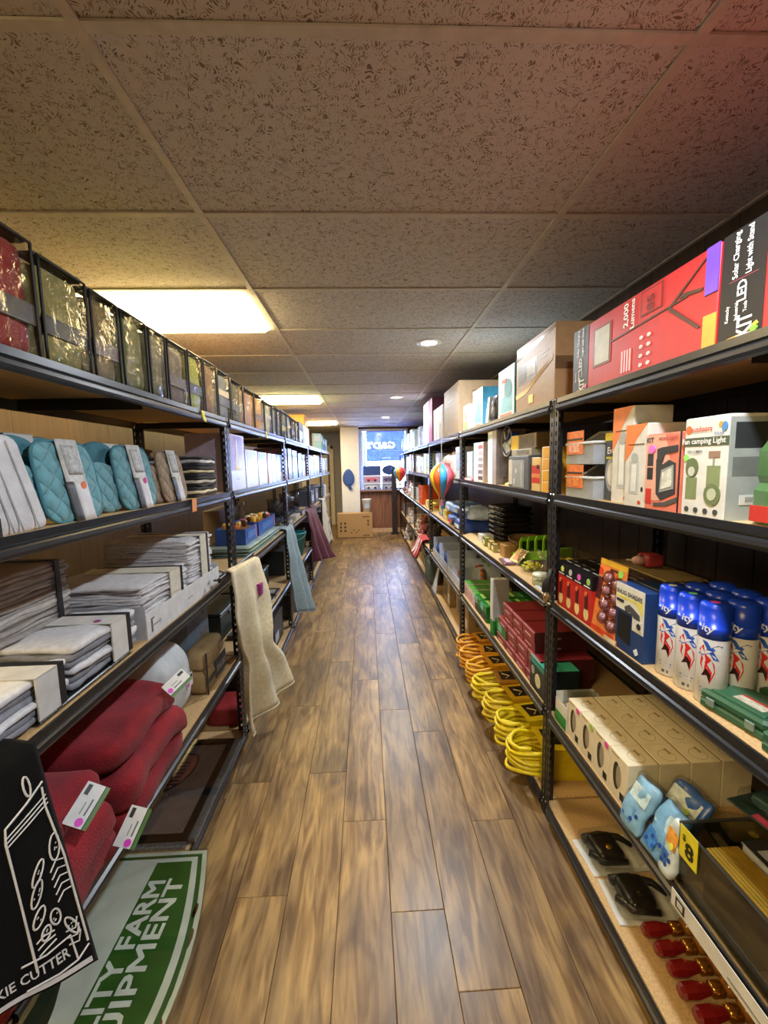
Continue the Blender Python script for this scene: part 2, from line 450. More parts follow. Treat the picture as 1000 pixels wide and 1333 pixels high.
# ---- walls
wl = struct(MB().box(X0 - .08, X0 - .006, Y0 - .1, 11.4, -.02, HC + .06).build('wall_left', M('2a221c', .9)))
PANEL_L = board_mat('362c23', '483a2d')
lm = MB().box(-.006, .006, .001, .404, 0, HC - .005).mesh('wall_panel', PANEL_L)
y = Y0
while y < 11.2: link_mesh('wall_panel', lm, wl, (X0, y, 0)); y += .405
wr = struct(MB().box(X1 + .006, X1 + .08, Y0 - .1, 11.4, -.02, HC + .06).build('wall_right', M('15100e', .9)))
rm = MB().box(-.006, .006, .002, .150, 0, HC - .005).mesh('wall_board', DARKWOOD)
y = Y0
while y < Y1: link_mesh('wall_board', rm, wr, (X1, y, 0)); y += .152
struct(MB().box(X0 - .08, X1 + .08, Y0 - .1, Y0, -.02, HC + .06).build('wall_back', M('a89a86', .8)))

# far wall: window over wood panelling, white column, passage to the left
WX0, WX1, WZ0, WZ1 = -.13, .98, 1.0, 2.40
SID = M('b7b8c4', .6)
wf = struct(MB().box(WX0 - .02, X1 + .08, Y1 + .012, Y1 + .14, -.02, WZ0).box(WX1, X1 + .08, Y1 + .012, Y1 + .14, WZ0, HC + .06).box(WX0 - .02, WX1, Y1 + .012, Y1 + .14, WZ1, HC + .06)
            .build('wall_far', M('55463b', .8)))
bmh = MB().box(.002, .182, -.008, .012, .10, WZ0 - .03).mesh('wall_board', REDWOOD)
x = WX0 - .02
while x < X1 - .15: link_mesh('wall_board', bmh, wf, (x, Y1, 0)); x += .184
struct(MB().chbox(WX0 - .02, X1, Y1 - .022, Y1 + .011, 0, .10, .004).build('baseboard_far', M('c9a886', .5)))
col_ = struct(MB().chbox(-.56, -.15, Y1 - .18, Y1 + .16, 0, HC, .006).build('trim_1', M('dcdde4', .6, var=.03)))
wh = struct(MB().box(X0 - .08, .0, 11.3, 11.4, -.02, HC + .06).build('wall_hall', M('9aa2bc', .7)))
hm = MB().box(0, 1.25, -.012, .0, .002, .148).mesh('siding_board', M('9a9ba6', .6))
for k in range(12): link_mesh('siding_board', hm, wh, (X0, 11.3, k * .15))
struct(MB().box(-.17, -.06, Y1 + .15, 11.3, 0, HC + .06).build('wall_passage', M('8d909c', .7)))
# door on the passage wall
dr = struct(MB().chbox(-1.62, -.93, 11.245, 11.285, .01, 2.02, .004).build('door_1', M('d8cdbb', .45)))
for zz in ((.2, .95), (1.1, 1.85)):
    for xx in ((-1.54, -1.31), (-1.24, -1.01)): MB().chbox(xx[0], xx[1], 11.236, 11.25, zz[0], zz[1], .004).build('door_panel', M('d0c4b0', .45), dr)
MB().lathe([(.0, -.05), (.022, -.045), (.026, -.03), (.018, -.012), (.012, 0)], 12, (-.985, 11.245, 1.0), 'y').build('door_knob', M('b59a5a', .25, 1.), dr, True)
jm = MB()
for a, b in ((-.93, -.85), (-1.70, -1.62)): jm.chbox(a, b, 11.22, 11.30, 0, 2.1, .005)
jm.box(-1.70, -.85, 11.22, 11.30, 2.02, 2.1)
struct(jm.build('trim_2', M('e2d8c8', .45)))

# window: frame, mullion, glass, sill
wn = struct(MB().box(WX0, WX0 + .05, Y1 + .01, Y1 + .10, WZ0, WZ1).box(WX1 - .05, WX1, Y1 + .01, Y1 + .10, WZ0, WZ1).box(WX0 + .05, WX1 - .05, Y1 + .01, Y1 + .10, WZ1 - .05, WZ1)
            .box(WX0 + .05, WX1 - .05, Y1 + .01, Y1 + .10, WZ0, WZ0 + .05).build('window_1', M('e6e6ea', .4)))
MB().box(WX0 + .05, WX1 - .05, Y1 + .05, Y1 + .056, WZ0 + .05, WZ1 - .05).build('pane', clear('window_glass', 'f3f8ff', .04, .02), wn)
MB().chbox(WX0 - .02, X1, Y1 - .13, Y1 + .012, WZ0 - .03, WZ0, .006).build('sill', M('8f6a55', .45), wn)

# ---- ceiling troffers (lit diffuser lens in a white frame)
def emit_mat(name, col, e):
    m = bpy.data.materials.new(name); m.use_nodes = True; nt = m.node_tree; b = nt.nodes['Principled BSDF']
    n = nt.nodes.new('ShaderNodeTexNoise'); n.inputs['Scale'].default_value = 300.
    b.inputs['Base Color'].default_value = col; b.inputs['Emission Color'].default_value = col; b.inputs['Emission Strength'].default_value = e
    bp = nt.nodes.new('ShaderNodeBump'); bp.inputs['Strength'].default_value = .05
    nt.links.new(n.outputs['Fac'], bp.inputs['Height']); nt.links.new(bp.outputs['Normal'], b.inputs['Normal'])
    return m
LENS = emit_mat('lit_diffuser', (1.0, .75, .35, 1), TROFFER_E)
TL = ['lit troffer panel in the ceiling behind the camera', 'large lit ceiling panel above the bedding bags, nearest of the three', 'middle of the three lit ceiling panels over the left shelves', 'farthest small lit ceiling panel by the passage']
for i, r in enumerate(TROFF):
    t = thing('ceiling_light', TL[i], 'ceiling light', (GX - TX / 2, GY + TY * (r + .5), HC), group='ceiling troffers')
    a, b = TX / 2 - .013, TY / 2 - .013
    MB().box(-a, a, -b, -b + .02, -.002, .05).box(-a, a, b - .02, b, -.002, .05).box(-a, -a + .02, -b + .02, b - .02, -.002, .05).box(a - .02, a, -b + .02, b - .02, -.002, .05).box(-a, a, -b, b, .05, .055).build('frame', M('d8d2c4', .5), t)
    vs = [(-a + .02, -b + .02, -.001), (a - .02, -b + .02, -.001), (a - .02, b - .02, -.001), (-a + .02, b - .02, -.001), (-a + .05, -b + .05, -.032), (a - .05, -b + .05, -.032), (a - .05, b - .05, -.032), (-a + .05, b - .05, -.032)]  # lens shape dropped below flush so its sides throw glow on the tiles
    MB().add(vs, [(4, 7, 6, 5), (0, 1, 5, 4), (1, 2, 6, 5), (2, 3, 7, 6), (3, 0, 4, 7), (0, 3, 2, 1)]).build('diffuser', LENS, t)
# ---- recessed LED downlights
LEDM = emit_mat('lit_led', (.85, .93, 1.0, 1), 30.)
SL = ['round LED downlight just above the camera', 'brightest round LED downlight in the middle of the ceiling', 'second round LED downlight along the aisle', 'farthest round LED downlight near the window']
for i, (x, y) in enumerate([(.46, .62), (.465, 3.056), (.41, 5.47), (.38, 7.75)]):
    t = thing('downlight', SL[i], 'ceiling light', (x, y, HC), group='recessed LED lights')
    MB().lathe([(.055, -.004), (.085, -.006), (.09, -.001), (.09, .002), (.055, .002)], 24).build('trim_ring', M('e4e4e4', .4), t, True)
    MB().lathe([(.0, -.012), (.03, -.0105), (.0545, -.004), (.0545, .0)], 24).build('lens', LEDM, t, True)
    ld = bpy.data.lights.new('led', 'AREA'); ld.shape = 'DISK'; ld.size = .10; ld.energy = SPOT_W * (.7 if i == 0 else 1.); ld.color = (.88, .94, 1.0)
    lo = bpy.data.objects.new('led_lamp', ld); COL.objects.link(lo); lo.parent = t; lo.location = (0, 0, -.03)
# ================================================================== boltless shelving
def post_mesh():
    """slotted angle post, corner at the origin, legs along +x and +y"""
    mb = MB(); Wd, T, H = .037, .0022, 1.846; pitch = .0381
    def plate(ax):
        def bx(a, b, z0, z1):
            if ax == 'x': mb.box(a, b, 0, T, z0, z1)
            else: mb.box(0, T, a, b, z0, z1)
        bx(T, .0135, 0, H); bx(.0235, Wd, 0, H); z = 0
        while z < H - .02:
            bx(.0135, .0235, z, min(H, z + pitch - .019)); z += pitch
    plate('x'); plate('y')
    return mb.mesh('post', BLACK)
POST = post_mesh()
RIVET = M('a9a9ad', .3, 1.)
def beam_mesh(L):
    """folded steel beam: groove above, bright rolled rib below (front towards -y)"""
    pr = [(.0, .004), (-.006, .004), (-.006, -.014), (-.002, -.018), (-.011, -.024), (-.0125, -.034), (-.010, -.042), (.0, -.046), (.0, -.043), (.022, -.014), (.022, -.011), (.0, -.011)]
    return MB().prism(pr, -L / 2, L / 2, 'x').mesh('beam', M('2c2d31', .3, .35, var=.1))
def tie_mesh(D): return MB().box(-.004, .004, .03, D - .03, -.05, -.012).box(-.02, .02, .03, D - .03, -.014, -.012).mesh('tie_bar', BLACK)
DEPTH = .475
def shelving(side, ya, yb, tiers, label):
    L = yb - ya; t = thing('shelving_unit', label, 'shelving', group='black boltless shelving units')
    place(t, side, (ya + yb) / 2, 0, 0)
    g = .0015; bmsh = beam_mesh(L - .07); tmsh = tie_mesh(DEPTH)
    def post(sx, sy):
        o = link_mesh('post', POST, t, (sx * (L / 2 - g), 0 if sy < 0 else DEPTH, 0)); o.scale = (-sx, 1 if sy < 0 else -1, 1)
        MB().box(-.016, .016, -.016, .016, 0, .003).build('foot', BLACK, t).location = (sx * (L / 2 - .02), .02 if sy < 0 else DEPTH - .02, .0)
        return o
    for sx in (-1, 1):
        for sy in (-1, 1): post(sx, sy)
    dk = MB().box(-L / 2 + .006, L / 2 - .006, .008, DEPTH - .008, -.0125, 0).mesh('deck', PARTICLE)
    for z in tiers:
        link_mesh('beam', bmsh, t, (0, 0, z)); link_mesh('beam', bmsh, t, (0, DEPTH, z), math.pi)
        link_mesh('deck', dk, t, (0, 0, z))
        for sx in (-1, 1): link_mesh('end_rail', ENDR, t, (sx * (L / 2 - .0045), 0, z))
        link_mesh('tie_bar', tmsh, t, (0, 0, z))
    rv = MB()
    for sx in (-1, 1):
        for z in tiers:
            for dx, dz in ((.012, .0), (.028, -.028)): rv.lathe([(.0, -.004), (.004, -.003), (.005, 0)], 8, (sx * (L / 2 - dx), -.0005, z + dz), 'y')
    r = rv.build('rivet', RIVET, t); r['kind'] = 'stuff'
    return t
ENDR = MB().box(-.0035, .0035, .004, DEPTH - .004, -.046, -.014).mesh('end_rail', BLACK)
TR = [1.838, 1.458, 1.005, .505, .075]
TLft = [1.853, 1.462, 1.018, .53, .075]
RY = [1.7115 + 1.7033 * k for k in range(-1, 5)] + [9.74]
LY = [2.33 + 1.603 * k for k in range(-1, 5)]
RLAB = ['black shelving unit nearest on the right, with red light boxes on top', 'black shelving unit with the yellow extension cords under it', 'third black shelving unit on the right, behind the hot-air-balloon spinner', 'fourth black shelving unit on the right, with the orange bin', 'fifth black shelving unit on the right, with plush toys', 'last short black shelving unit on the right by the window']
LLAB = ['black shelving unit nearest on the left, with oven mitts and towels', 'second black shelving unit on the left, with pale upright boxes', 'third black shelving unit on the left, behind the grey towel', 'fourth black shelving unit on the left, behind the burgundy towel', 'last black shelving unit on the left by the passage']
for k in range(6): shelving('R', RY[k], RY[k + 1], TR, RLAB[k])
for k in range(5): shelving('L', LY[k], LY[k + 1], TLft, LLAB[k])
# ================================================================== soft goods helpers
def bundle(name, label, cat, side, y, sb, z, w, d, h, cols, layers=5, band=None, yaw=0., strap=None, seed=0, group=None, r=None, sticker=None, bandpos=.62, taper=0.):
    """folded cloths in a banded bundle: soft layers, paper band and strap over the top and front"""
    t = thing(name, label, cat, group=group); lh = h / layers; rg = random.Random(seed + 11)
    for ci, c in enumerate(cols):
        mb = MB(); k0 = 0
        for k in range(layers):
            if k % len(cols) != ci: continue
            a, b, e = rg.uniform(-.008, .006), rg.uniform(-.008, .006), rg.uniform(-.004, .010)
            tp = taper * (k + .5) / layers
            mb.rbox(-w / 2 + a + tp, w / 2 + b - tp, e, d - .01, k * lh - .0015, (k + 1) * lh + .0015, r or lh * .52, 8, .002, .008, seed + k, 17.)
        mb.build('folded_cloth', M(c, .95, var=.12, scale=60., bump=.5, bscale=420., sheen=.1), t, True)
    def band_geo(u0, u1, o): return MB().box(u0, u1, -.008 - o, -.006 - o + .002, .004, h + .005 + o).box(u0, u1, -.008 - o, d * .9, h + .004 + o, h + .006 + o)
    c = -w / 2 + w * bandpos
    if band: band_geo(c - w * .12, c + w * .12, .001).build('paper_band', M(band, .6), t)
    if strap: band_geo(c + w * .12, c + w * .12 + .020, .002).build('strap', M(strap, .5), t)
    if sticker: MB().lathe([(0, .0), (.010, .0), (.010, .0012), (0, .0012)], 12, (c - w * .05, d * .22, h + .0075)).build('price_sticker', M(sticker, .5), t)
    return place(t, side, y, sb, z, yaw)

def pad(outline, thick, quilt=.0, n=40, rings=10, pitch=.05):
    """quilted pad from a closed outline fn(angle)->(x, z), standing in the xz plane, front towards -y"""
    mb = MB(); vs = []; fs = []
    ol = [outline(2 * math.pi * i / n) for i in range(n)]
    cx = sum(p[0] for p in ol) / n; cz = sum(p[1] for p in ol) / n
    for sgn in (-1, 1):
        base = len(vs); vs.append((cx, sgn * thick, cz))
        for r in range(1, rings + 1):
            s = (r / rings) ** .8
            for p in ol:
                x, zz = cx + (p[0] - cx) * s, cz + (p[1] - cz) * s
                q = abs(math.sin(math.pi * (x + zz) / pitch)) * abs(math.sin(math.pi * (x - zz) / pitch))
                vs.append((x, sgn * (thick * math.sqrt(max(0., 1 - s ** 8)) - quilt * (1 - min(1, q * 2.2)) * (1 - s ** 8)), zz))
        for i in range(n): fs.append((base, base + 1 + i, base + 1 + (i + 1) % n))
        for r in range(rings - 1):
            for i in range(n):
                a = base + 1 + r * n + i; b = base + 1 + r * n + (i + 1) % n; fs.append((a, b, b + n, a + n))
    return mb.add(vs, fs)

def superell(a, b, cx, cz, e=4.):
    def f(t):
        c, s = math.cos(t), math.sin(t); r = (abs(c) ** e + abs(s) ** e) ** (-1 / e); return (cx + a * r * c, cz + b * r * s)
    return f

def drape(name, label, cat, tl, tr, bl, br, col, folds=3, amp=.018, over=.10, ov_dir=-1., seed=0, nu=36, nv=26, pinch=0., group=None, rough=.95, hem=None, solid=.006, bump=.6):
    """cloth hanging over a shelf rail: four corners in metres, folds deepen downwards"""
    tl, tr, bl, br = [Vector(p) for p in (tl, tr, bl, br)]
    base = (bl + br) / 2; t = thing(name, label, cat, (base.x, base.y, base.z), group=group)
    rg = random.Random(seed); ph = rg.uniform(0, 6)
    def P(u, v):                     # v 0 bottom .. 1 top
        p = (bl.lerp(br, u)).lerp(tl.lerp(tr, u), v)
        nrm = (tr - tl).cross(tl - bl).normalized()
        if nrm.x * ov_dir > 0: nrm = -nrm
        k = (1 - v)
        wv = math.sin(u * folds * 2 * math.pi + ph + .6 * math.sin(v * 3)) * amp * (k ** .7) + math.sin(u * folds * 4.7 + 2 * v + ph) * amp * .35 * k
        if pinch: 
            g = math.exp(-((v - .42) / .14) ** 2) * pinch
            c = bl.lerp(tl, v).lerp(br.lerp(tr, v), .38); p = p.lerp(c, g * .35)
        wv += mnoise.noise((p + Vector((seed, 0, 0))) * 7) * amp * .4
        wob = mnoise.noise(Vector((u * 3 + seed, v * 2, 3.))) * .012 * k
        return p + nrm * wv + Vector((0, 0, wob)) 
    NO = 5
    def fn(u, j):
        v = j * (nv + NO) / nv
        if v <= 1: return P(u, v) - base
        w_ = (v - 1) * nv / NO
        return P(u, 1.) - base + Vector((ov_dir * over * w_, 0, .014 * math.sin(min(1, w_ * 1.6) * math.pi / 2) - .004 * w_))
    MB().grid(fn, nu, nv + NO).build('cloth', M(col, rough, var=.12, scale=50., bump=bump, bscale=380., sheen=.05 if col < '3' else .2), t, True, solid)
    if hem:
        MB().tube([fn(i / nu, 0.0) for i in range(nu + 1)], solid * .8, 6).build('hem', M(hem, .95, bump=.5, bscale=400.), t, True)
    t['_p'] = 0; del t['_p']
    return t, P, base

def zip_bag(label, y0, y1, h, col, band=None, sb=.02, d=.36, pipe='24231f', seed=0, z=None, extra=None, name='bedding_bag', side='L', group='clear zip bags of bedding on the top left shelf'):
    w = y1 - y0 - .006; t = thing(name, label, 'bedding bag', group=group)
    zz = TLft[0] if z is None else z
    MB().rbox(-w / 2 + .008, w / 2 - .008, .008, d - .008, .002, h - .012, .022, 6, .002, .006, seed, 9.).build('folded_bedding', M(col, .9, var=.14, scale=40., bump=.5, bscale=300.), t, True)
    if band: MB().box(-w / 2 + .006, w / 2 - .006, .0, .006, h * .30, h * .47).build('label_band', M(band, .5), t)
    if extra: MB().box(-w / 2 + .012, w / 2 - .012, .001, .0065, h * extra[1], h * extra[2]).build('insert_card', M(extra[0], .5), t)
    MB().rbox(-w / 2, w / 2, -.004, d, 0, h, .018, 8, .002, .006, seed + 5, 11.).build('clear_cover', FILM, t, True)
    e = .004; pts = [(-w / 2 + e, -.002, .004), (w / 2 - e, -.002, .004), (w / 2 - e, -.002, h - .004), (-w / 2 + e, -.002, h - .004)]
    MB().tube([Vector(pts[i]).lerp(Vector(pts[(i + 1) % 4]), k / 6) for i in range(4) for k in range(6)], .0042, 6, True).build('piping', M(pipe, .5), t, True)
    MB().chbox(-w / 2 + .004, w / 2 - .004, .006, .05, h - .006, h + .006, .003).build('zip_strip', M(pipe, .6), t)
    return place(t, side, (y0 + y1) / 2, sb, zz, 0)

# ---- top tier: clear bags of bedding
BAGS = [(.775, 1.072, .27, '9a2f28', '5a5048', 'dark red bedding in a clear zip bag, nearest on the top left shelf'),
        (1.078, 1.258, .255, '9b9458', '33312a', 'olive bedding bag with a dark label band, beside the dark red one'),
        (1.264, 1.405, .25, '8f7d4c', '6d5136', 'tan bedding bag between the olive ones'),
        (1.411, 1.575, .25, '7c7f46', None, 'moss green bedding bag with crinkled film, fourth from the front'),
        (1.581, 1.715, .248, '76724f', None, 'narrow khaki bedding bag, fifth from the front'),
        (1.721, 1.905, .248, '84755c', '6b5c4a', 'taupe bedding bag just before the lime green one'),
        (1.911, 2.085, .255, 'a9b03a', '4c4a3c', 'lime green bedding bag over the yellow shelf tag'),
        (2.091, 2.270, .26, '8a6a45', None, 'brown bedding bag just before the first left post'),
        (2.276, 2.485, .255, '7d8288', '55586a', 'grey blue bedding bag right above the first left post'),
        (2.491, 2.735, .25, '5c584b', '3a3830', 'dark charcoal bedding bag just beyond the first left post'),
        (2.741, 2.995, .245, 'b58a74', None, 'salmon pink bedding bag before the orange one'),
        (2.003 + 1.0, 3.285, .25, 'cf8f3c', '7d4e2a', 'orange bedding bag with a brown band'),
        (3.291, 3.545, .24, 'c8bd98', None, 'cream bedding bag beyond the orange one'),
        (3.551, 3.735, .245, '8e8f8c', None, 'light grey bedding bag, first of the grey pair'),
        (3.741, 3.925, .24, '77797a', None, 'darker grey bedding bag, second of the grey pair'),
        (3.931, 4.190, .25, '3f4136', 'c9a927', 'dark bedding bag with a bright yellow band'),
        (4.196, 4.440, .25, 'b7bbb6', None, 'silvery white bedding bag beyond the yellow banded one'),
        (4.446, 4.690, .24, '6f6a62', '9a9a9a', 'brownish grey bedding bag with a pale band'),
        (4.696, 4.930, .235, '9aa39e', None, 'pale sage bedding bag, last of the bag row')]
for i, (a, b, h, c, bd, lab) in enumerate(BAGS): zip_bag(lab, a, b, h, c, bd, seed=i, extra=('d5c9b0', .5, .62) if i in (8, 12, 16) else None)
# yellow shelf tags stuck on the top beam
for y, lab in ((1.975, 'small yellow shelf tag hanging under the lime green bag'), (3.20, 'small yellow green shelf tag hanging below the orange bag')):
    t = thing('shelf_tag', lab, 'tag', (XL + .0075, y, TLft[0] - .03))
    MB().grid(lambda u, v: (.004 + .010 * (1 - v) ** 2, (u - .5) * .035, v * .05 - .02), 3, 5).build('paper', M('e0d23a', .6), t, True, .0008)
    MB().box(.0005, .004, -.018, .018, .024, .034).build('tape', CLEAR, t)
# ---- far end of the top tier
carton('storage_box', 'dark lidded box with white labels on the top left shelf', 'box', 'L', 5.13, .30, .34, .25, TLft[0], col='33323f', deco=[('p', 'label', 'F', rect(.1, .5, .1, .62), M('dfe6ee', .5)), ('p', 'label', 'F', rect(.56, .9, .25, .6), M('b9c6d6', .5)), ('p', 'lid_band', 'F', rect(0, 1, .72, 1), M('25252e', .4))])
carton('carton', 'pale teal carton beyond the dark lidded box', 'box', 'L', 5.43, .22, .34, .24, TLft[0], col='a9cfc9', deco=[('p', 'print', 'F', rect(.15, .8, .5, .9), M('dcece8', .5)), ('p', 'print', 'F', rect(.15, .6, .1, .4), M('7fb0a6', .5))])
carton('carton', 'mint and cream carton with an orange edge, left of the tall orange box', 'box', 'L', 5.72, .26, .34, .23, TLft[0], col='b9d6c2', deco=[('p', 'edge_strip', 'F', rect(.86, 1, 0, 1), M('c98a55', .5)), ('p', 'print', 'F', rect(.12, .7, .3, .7), M('e9efe4', .5))])
carton('carton', 'tall bright orange carton towering over the far left shelf', 'box', 'L', 6.62, .42, .28, .50, TLft[0], sb=.16, col='e2a044', deco=[('p', 'tape', 'F', rect(.44, .56, .0, 1), M('d69340', .3))])
for i, (c, y, h, lab) in enumerate([('bfe3df', 7.0, .26, 'pale aqua picture book standing on the far left shelf'), ('6fa3a8', 7.32, .25, 'teal picture book next to the pale aqua one'), ('5d7fb0', 7.66, .22, 'blue book standing beyond the teal one'), ('8fa6cf', 8.0, .215, 'light blue book, last on the far left shelf')]):
    t = thing('book', lab, 'book', group='books on the far left shelf')
    MB().chbox(-.10, .10, 0, .03, 0, h, .002).build('cover', M(c, .35), t)
    MB().box(-.098, .099, .004, .026, .003, h + .0006).build('pages', M('e8e2d0', .8), t)
    decal(t, 'cover_print', 'F', (.2, .03, h), rect(.15, .85, .55, .85), M('e6eef0', .4))
    decal(t, 'cover_print', 'L', (.2, .03, h), rect(.2, .8, .2, .8), M('dfe9ea', .4))
    place(t, 'L', y, .04, TLft[0], -35)

# ---- second tier, nearest unit: oven mitt and pot holder sets, towel stacks
def quilt_mat(hx, pitch):
    m = M(hx, .95, var=.1, scale=51. + pitch, sheen=.2); nt = m.node_tree; b = nt.nodes['Principled BSDF']
    tc = nt.nodes.new('ShaderNodeTexCoord'); sp = nt.nodes.new('ShaderNodeSeparateXYZ'); nt.links.new(tc.outputs['Object'], sp.inputs[0])
    def op(o, a, c):
        n = nt.nodes.new('ShaderNodeMath'); n.operation = o
        for i, q in enumerate((a, c)):
            if q is None: continue
            if isinstance(q, (int, float)): n.inputs[i].default_value = q
            else: nt.links.new(q, n.inputs[i])
        return n.outputs[0]
    rs = []
    for o in ('ADD', 'SUBTRACT'): rs.append(op('ABSOLUTE', op('SINE', op('MULTIPLY', op(o, sp.outputs['X'], sp.outputs['Z']), math.pi / pitch), None), None))
    h = op('POWER', op('MULTIPLY', rs[0], rs[1]), .35)
    bp = nt.nodes.new('ShaderNodeBump'); bp.inputs['Strength'].default_value = 1.; bp.inputs['Distance'].default_value = .008
    nt.links.new(h, bp.inputs['Height']); nt.links.new(bp.outputs['Normal'], b.inputs['Normal'])
    return m
def mitt_set(label, y, size, col, dark, dot, mitt_dx, seed, lobes=True):
    t = thing('pot_holder_set', label, 'kitchen textile'); s = size; cm = quilt_mat(col, .062)
    p = pad(superell(s * .5, s * .47, 0, s * .475, 5.), .011, .0045, 48, 12, .062 * s / .2)
    p.map(lambda q: (q[0], q[1] + .03 + q[2] * .16, q[2])).build('pot_holder', cm, t, True)
    o = superell(s * .5, s * .47, 0, s * .475, 5.)
    MB().tube([(lambda q: (q[0], .03 + q[1] * .16, q[1]))(o(2 * math.pi * i / 48)) for i in range(48)], .0042, 6, True).build('binding', M(dark, .9), t, True)
    def mo(a):
        c, q = math.cos(a), math.sin(a); r = 1 + .18 * max(0, math.cos(a - 2.1)) ** 6
        return (mitt_dx + s * .44 * r * c, s * .34 + s * .335 * r * q)
    mt = pad(mo, .016, .005, 48, 10, .07); mt.map(lambda q: (q[0], q[1] + .055 + q[2] * .12, q[2])).build('oven_mitt', cm, t, True)
    if lobes: pad(superell(s * .30, s * .20, mitt_dx + s * .12, s * .80, 2.5), .018, .003, 32, 8, .07).map(lambda q: (q[0], q[1] + .085 + q[2] * .1, q[2])).build('oven_mitt_thumb', M(dark, .95, var=.1, bump=.5, bscale=350.), t, True)
    def strip(u0, u1, v0, v1, off): return MB().grid(lambda u, v: (s * (u0 + (u1 - u0) * u) + .03 * s * (.5 - v), .03 + (v0 + (v1 - v0) * v) * s * .16 - .0145 - off, s * (v0 + (v1 - v0) * v)), 4, 6)
    strip(-.16, .20, .0, .97, .001).build('paper_band', M('c9cac6', .55, var=.2, scale=40.), t, True, .001)
    strip(-.17, -.03, .0, .47, .0022).build('band_print', M('3a3a3e', .5), t, True, .0008)
    strip(-.02, .19, .0, .46, .0022).build('band_print', M('d9dadd', .5), t, True, .0008)
    strip(-.10, .16, .55, .9, .0022).build('band_print', M('aeb1ae', .5, var=.35, scale=90.), t, True, .0008)
    MB().lathe([(0, 0), (.011, 0), (.011, .001), (0, .001)], 14, (s * .11, .03 + s * .41 * .16 - .0185, s * .42), 'y').build('price_sticker', M(dot, .5), t)
    return place(t, 'L', y, .012, TLft[1])
mitt_set('larger teal quilted pot holder and oven mitt set with an orange sticker', 1.175, .225, '6fa9b4', '4a8290', 'f08050', -.135, 1)
mitt_set('smaller teal quilted pot holder and oven mitt set with a pink sticker', 1.500, .225, '6fa6b2', '4a7f8c', 'e040a0', -.13, 2)
mitt_set('beige quilted pot holder set beside the black and cream towels', 1.775, .215, 'a08d76', '7b6a58', 'e8e0d0', -.10, 3, False)
# striped white towel at the frame edge
t = thing('kitchen_towel', 'white kitchen towel with grey stripes standing at the left frame edge', 'towel')
MB().rbox(-.10, .10, .0, .05, .0, .215, .02, 8, .004, .004, 3, 10.).map(lambda q: (q[0] - .15 * q[2] + .02, q[1] + .15 * q[2], q[2])).build('cloth', M('d5d6d8', .95, bump=.5, bscale=350.), t, True)
for a in (-.02, .005, .05): MB().grid(lambda u, v: (a + .004 * u - .15 * .2 * v + .02, -.0045 + .15 * .2 * v, .004 + .2 * v), 1, 8).build('stripe', M('a0a2a8', .9), t, True, .0005)
MB().box(-.10, -.03, -.006, .0, .0, .04).build('label', M('2a2a2c', .5), t)
place(t, 'L', .925, .02, TLft[1])
BT = [('2a2a2e', 'e3d9bd'), ('29292d', 'd9d2c0'), ('2b2b30', 'e6dcae'), ('34343a', 'dcdcdc')]
for k in range(4):
    bundle('towel_bundle', ['bottom', 'second', 'third', 'top'][k] + ' black towel with cream edges in the stack by the first left post', 'towel', 'L', 2.075 + .012 * (k % 2), .02, TLft[1] + .047 * k, .27 - .02 * k, .30, .046, [BT[k][0], BT[k][1]], 3, None, seed=k, group='black and cream towel stack')
for k in range(4):
    bundle('dishcloth_bundle', ['bottom', 'second', 'third', 'top'][k] + ' teal and white dishcloth bundle behind the larger teal mitt set', 'cloth', 'L', 1.13 + .02 * (k % 2), .205, TLft[1] + .058 * k, .40, .22, .057, ['5d95a5', 'd3d5d2', '4f8494'], 4, 'cfcfcb', seed=20 + k, group='teal dishcloth stack near')
for k in range(4):
    bundle('dishcloth_bundle', ['bottom', 'second', 'third', 'top'][k] + ' teal dishcloth bundle behind the smaller teal mitt set', 'cloth', 'L', 1.58 - .015 * (k % 2), .205, TLft[1] + .056 * k, .40, .22, .055, ['5b8f9f', 'cfd0cd', '6aa0ad'], 4, 'dcdcda', seed=30 + k, group='teal dishcloth stack far')
for k in range(4):
    bundle('dishcloth_bundle', ['bottom', 'second', 'third', 'top'][k] + ' taupe dishcloth bundle behind the beige pot holder', 'cloth', 'L', 2.02 + .012 * (k % 2), .345, TLft[1] + .058 * k, .38, .12, .057, ['6f6252', 'a79c8c', '5c5145'], 4, '9a948a', seed=40 + k, group='taupe dishcloth stack')
t = thing('shelf_tag', 'orange shelf tag hanging below the beige pot holder', 'tag', (XL + .0085, 1.80, TLft[1] - .028))
MB().grid(lambda u, v: (.006 + .002 * v, (u - .5) * .045, v * .055 - .02), 2, 3).build('paper', M('f0a060', .6), t, False, .0008)
MB().box(.0045, .0075, -.02, .02, .028, .036).build('tape', CLEAR, t)

# ---- third tier, nearest unit
tz = TLft[2]
t = thing('display_tray', 'low white printed cardboard tray holding the white towels', 'tray')
w, d, h = .70, .43, .088
MB().box(-w / 2, w / 2, 0, d, 0, .003).build('tray_floor', M('c9c9c6', .7), t)
MB().box(-w / 2, w / 2, 0, .003, .003, h).build('front_panel', M('d9dadb', .6), t)
MB().box(-w / 2, w / 2, d - .003, d, .003, h).build('back_panel', M('d0d0ce', .6), t)
MB().box(-w / 2, -w / 2 + .003, .003, d - .003, .003, h + .03).build('side_panel', M('b8bac0', .6), t)
MB().box(w / 2 - .003, w / 2, .003, d - .003, .003, h + .02).build('side_panel', M('cfd0d2', .6), t)
dm = (w, d, h)
for u, sz in ((.10, .010), (.5, .009), (.80, .016)):
    letters(t, 'F', dm, 'made soft' if u < .7 else 'L&D', u, .45, sz, M('55565c', .6), 0, .0, 1.2, 'printed_text')
decal(t, 'printed_square', 'F', dm, rect(.04, .055, .2, .75), M('5a5a60', .6)); decal(t, 'printed_line', 'F', dm, rect(.055, .075, .70, .75), M('5a5a60', .6))
place(t, 'L', 1.755, .012, tz)
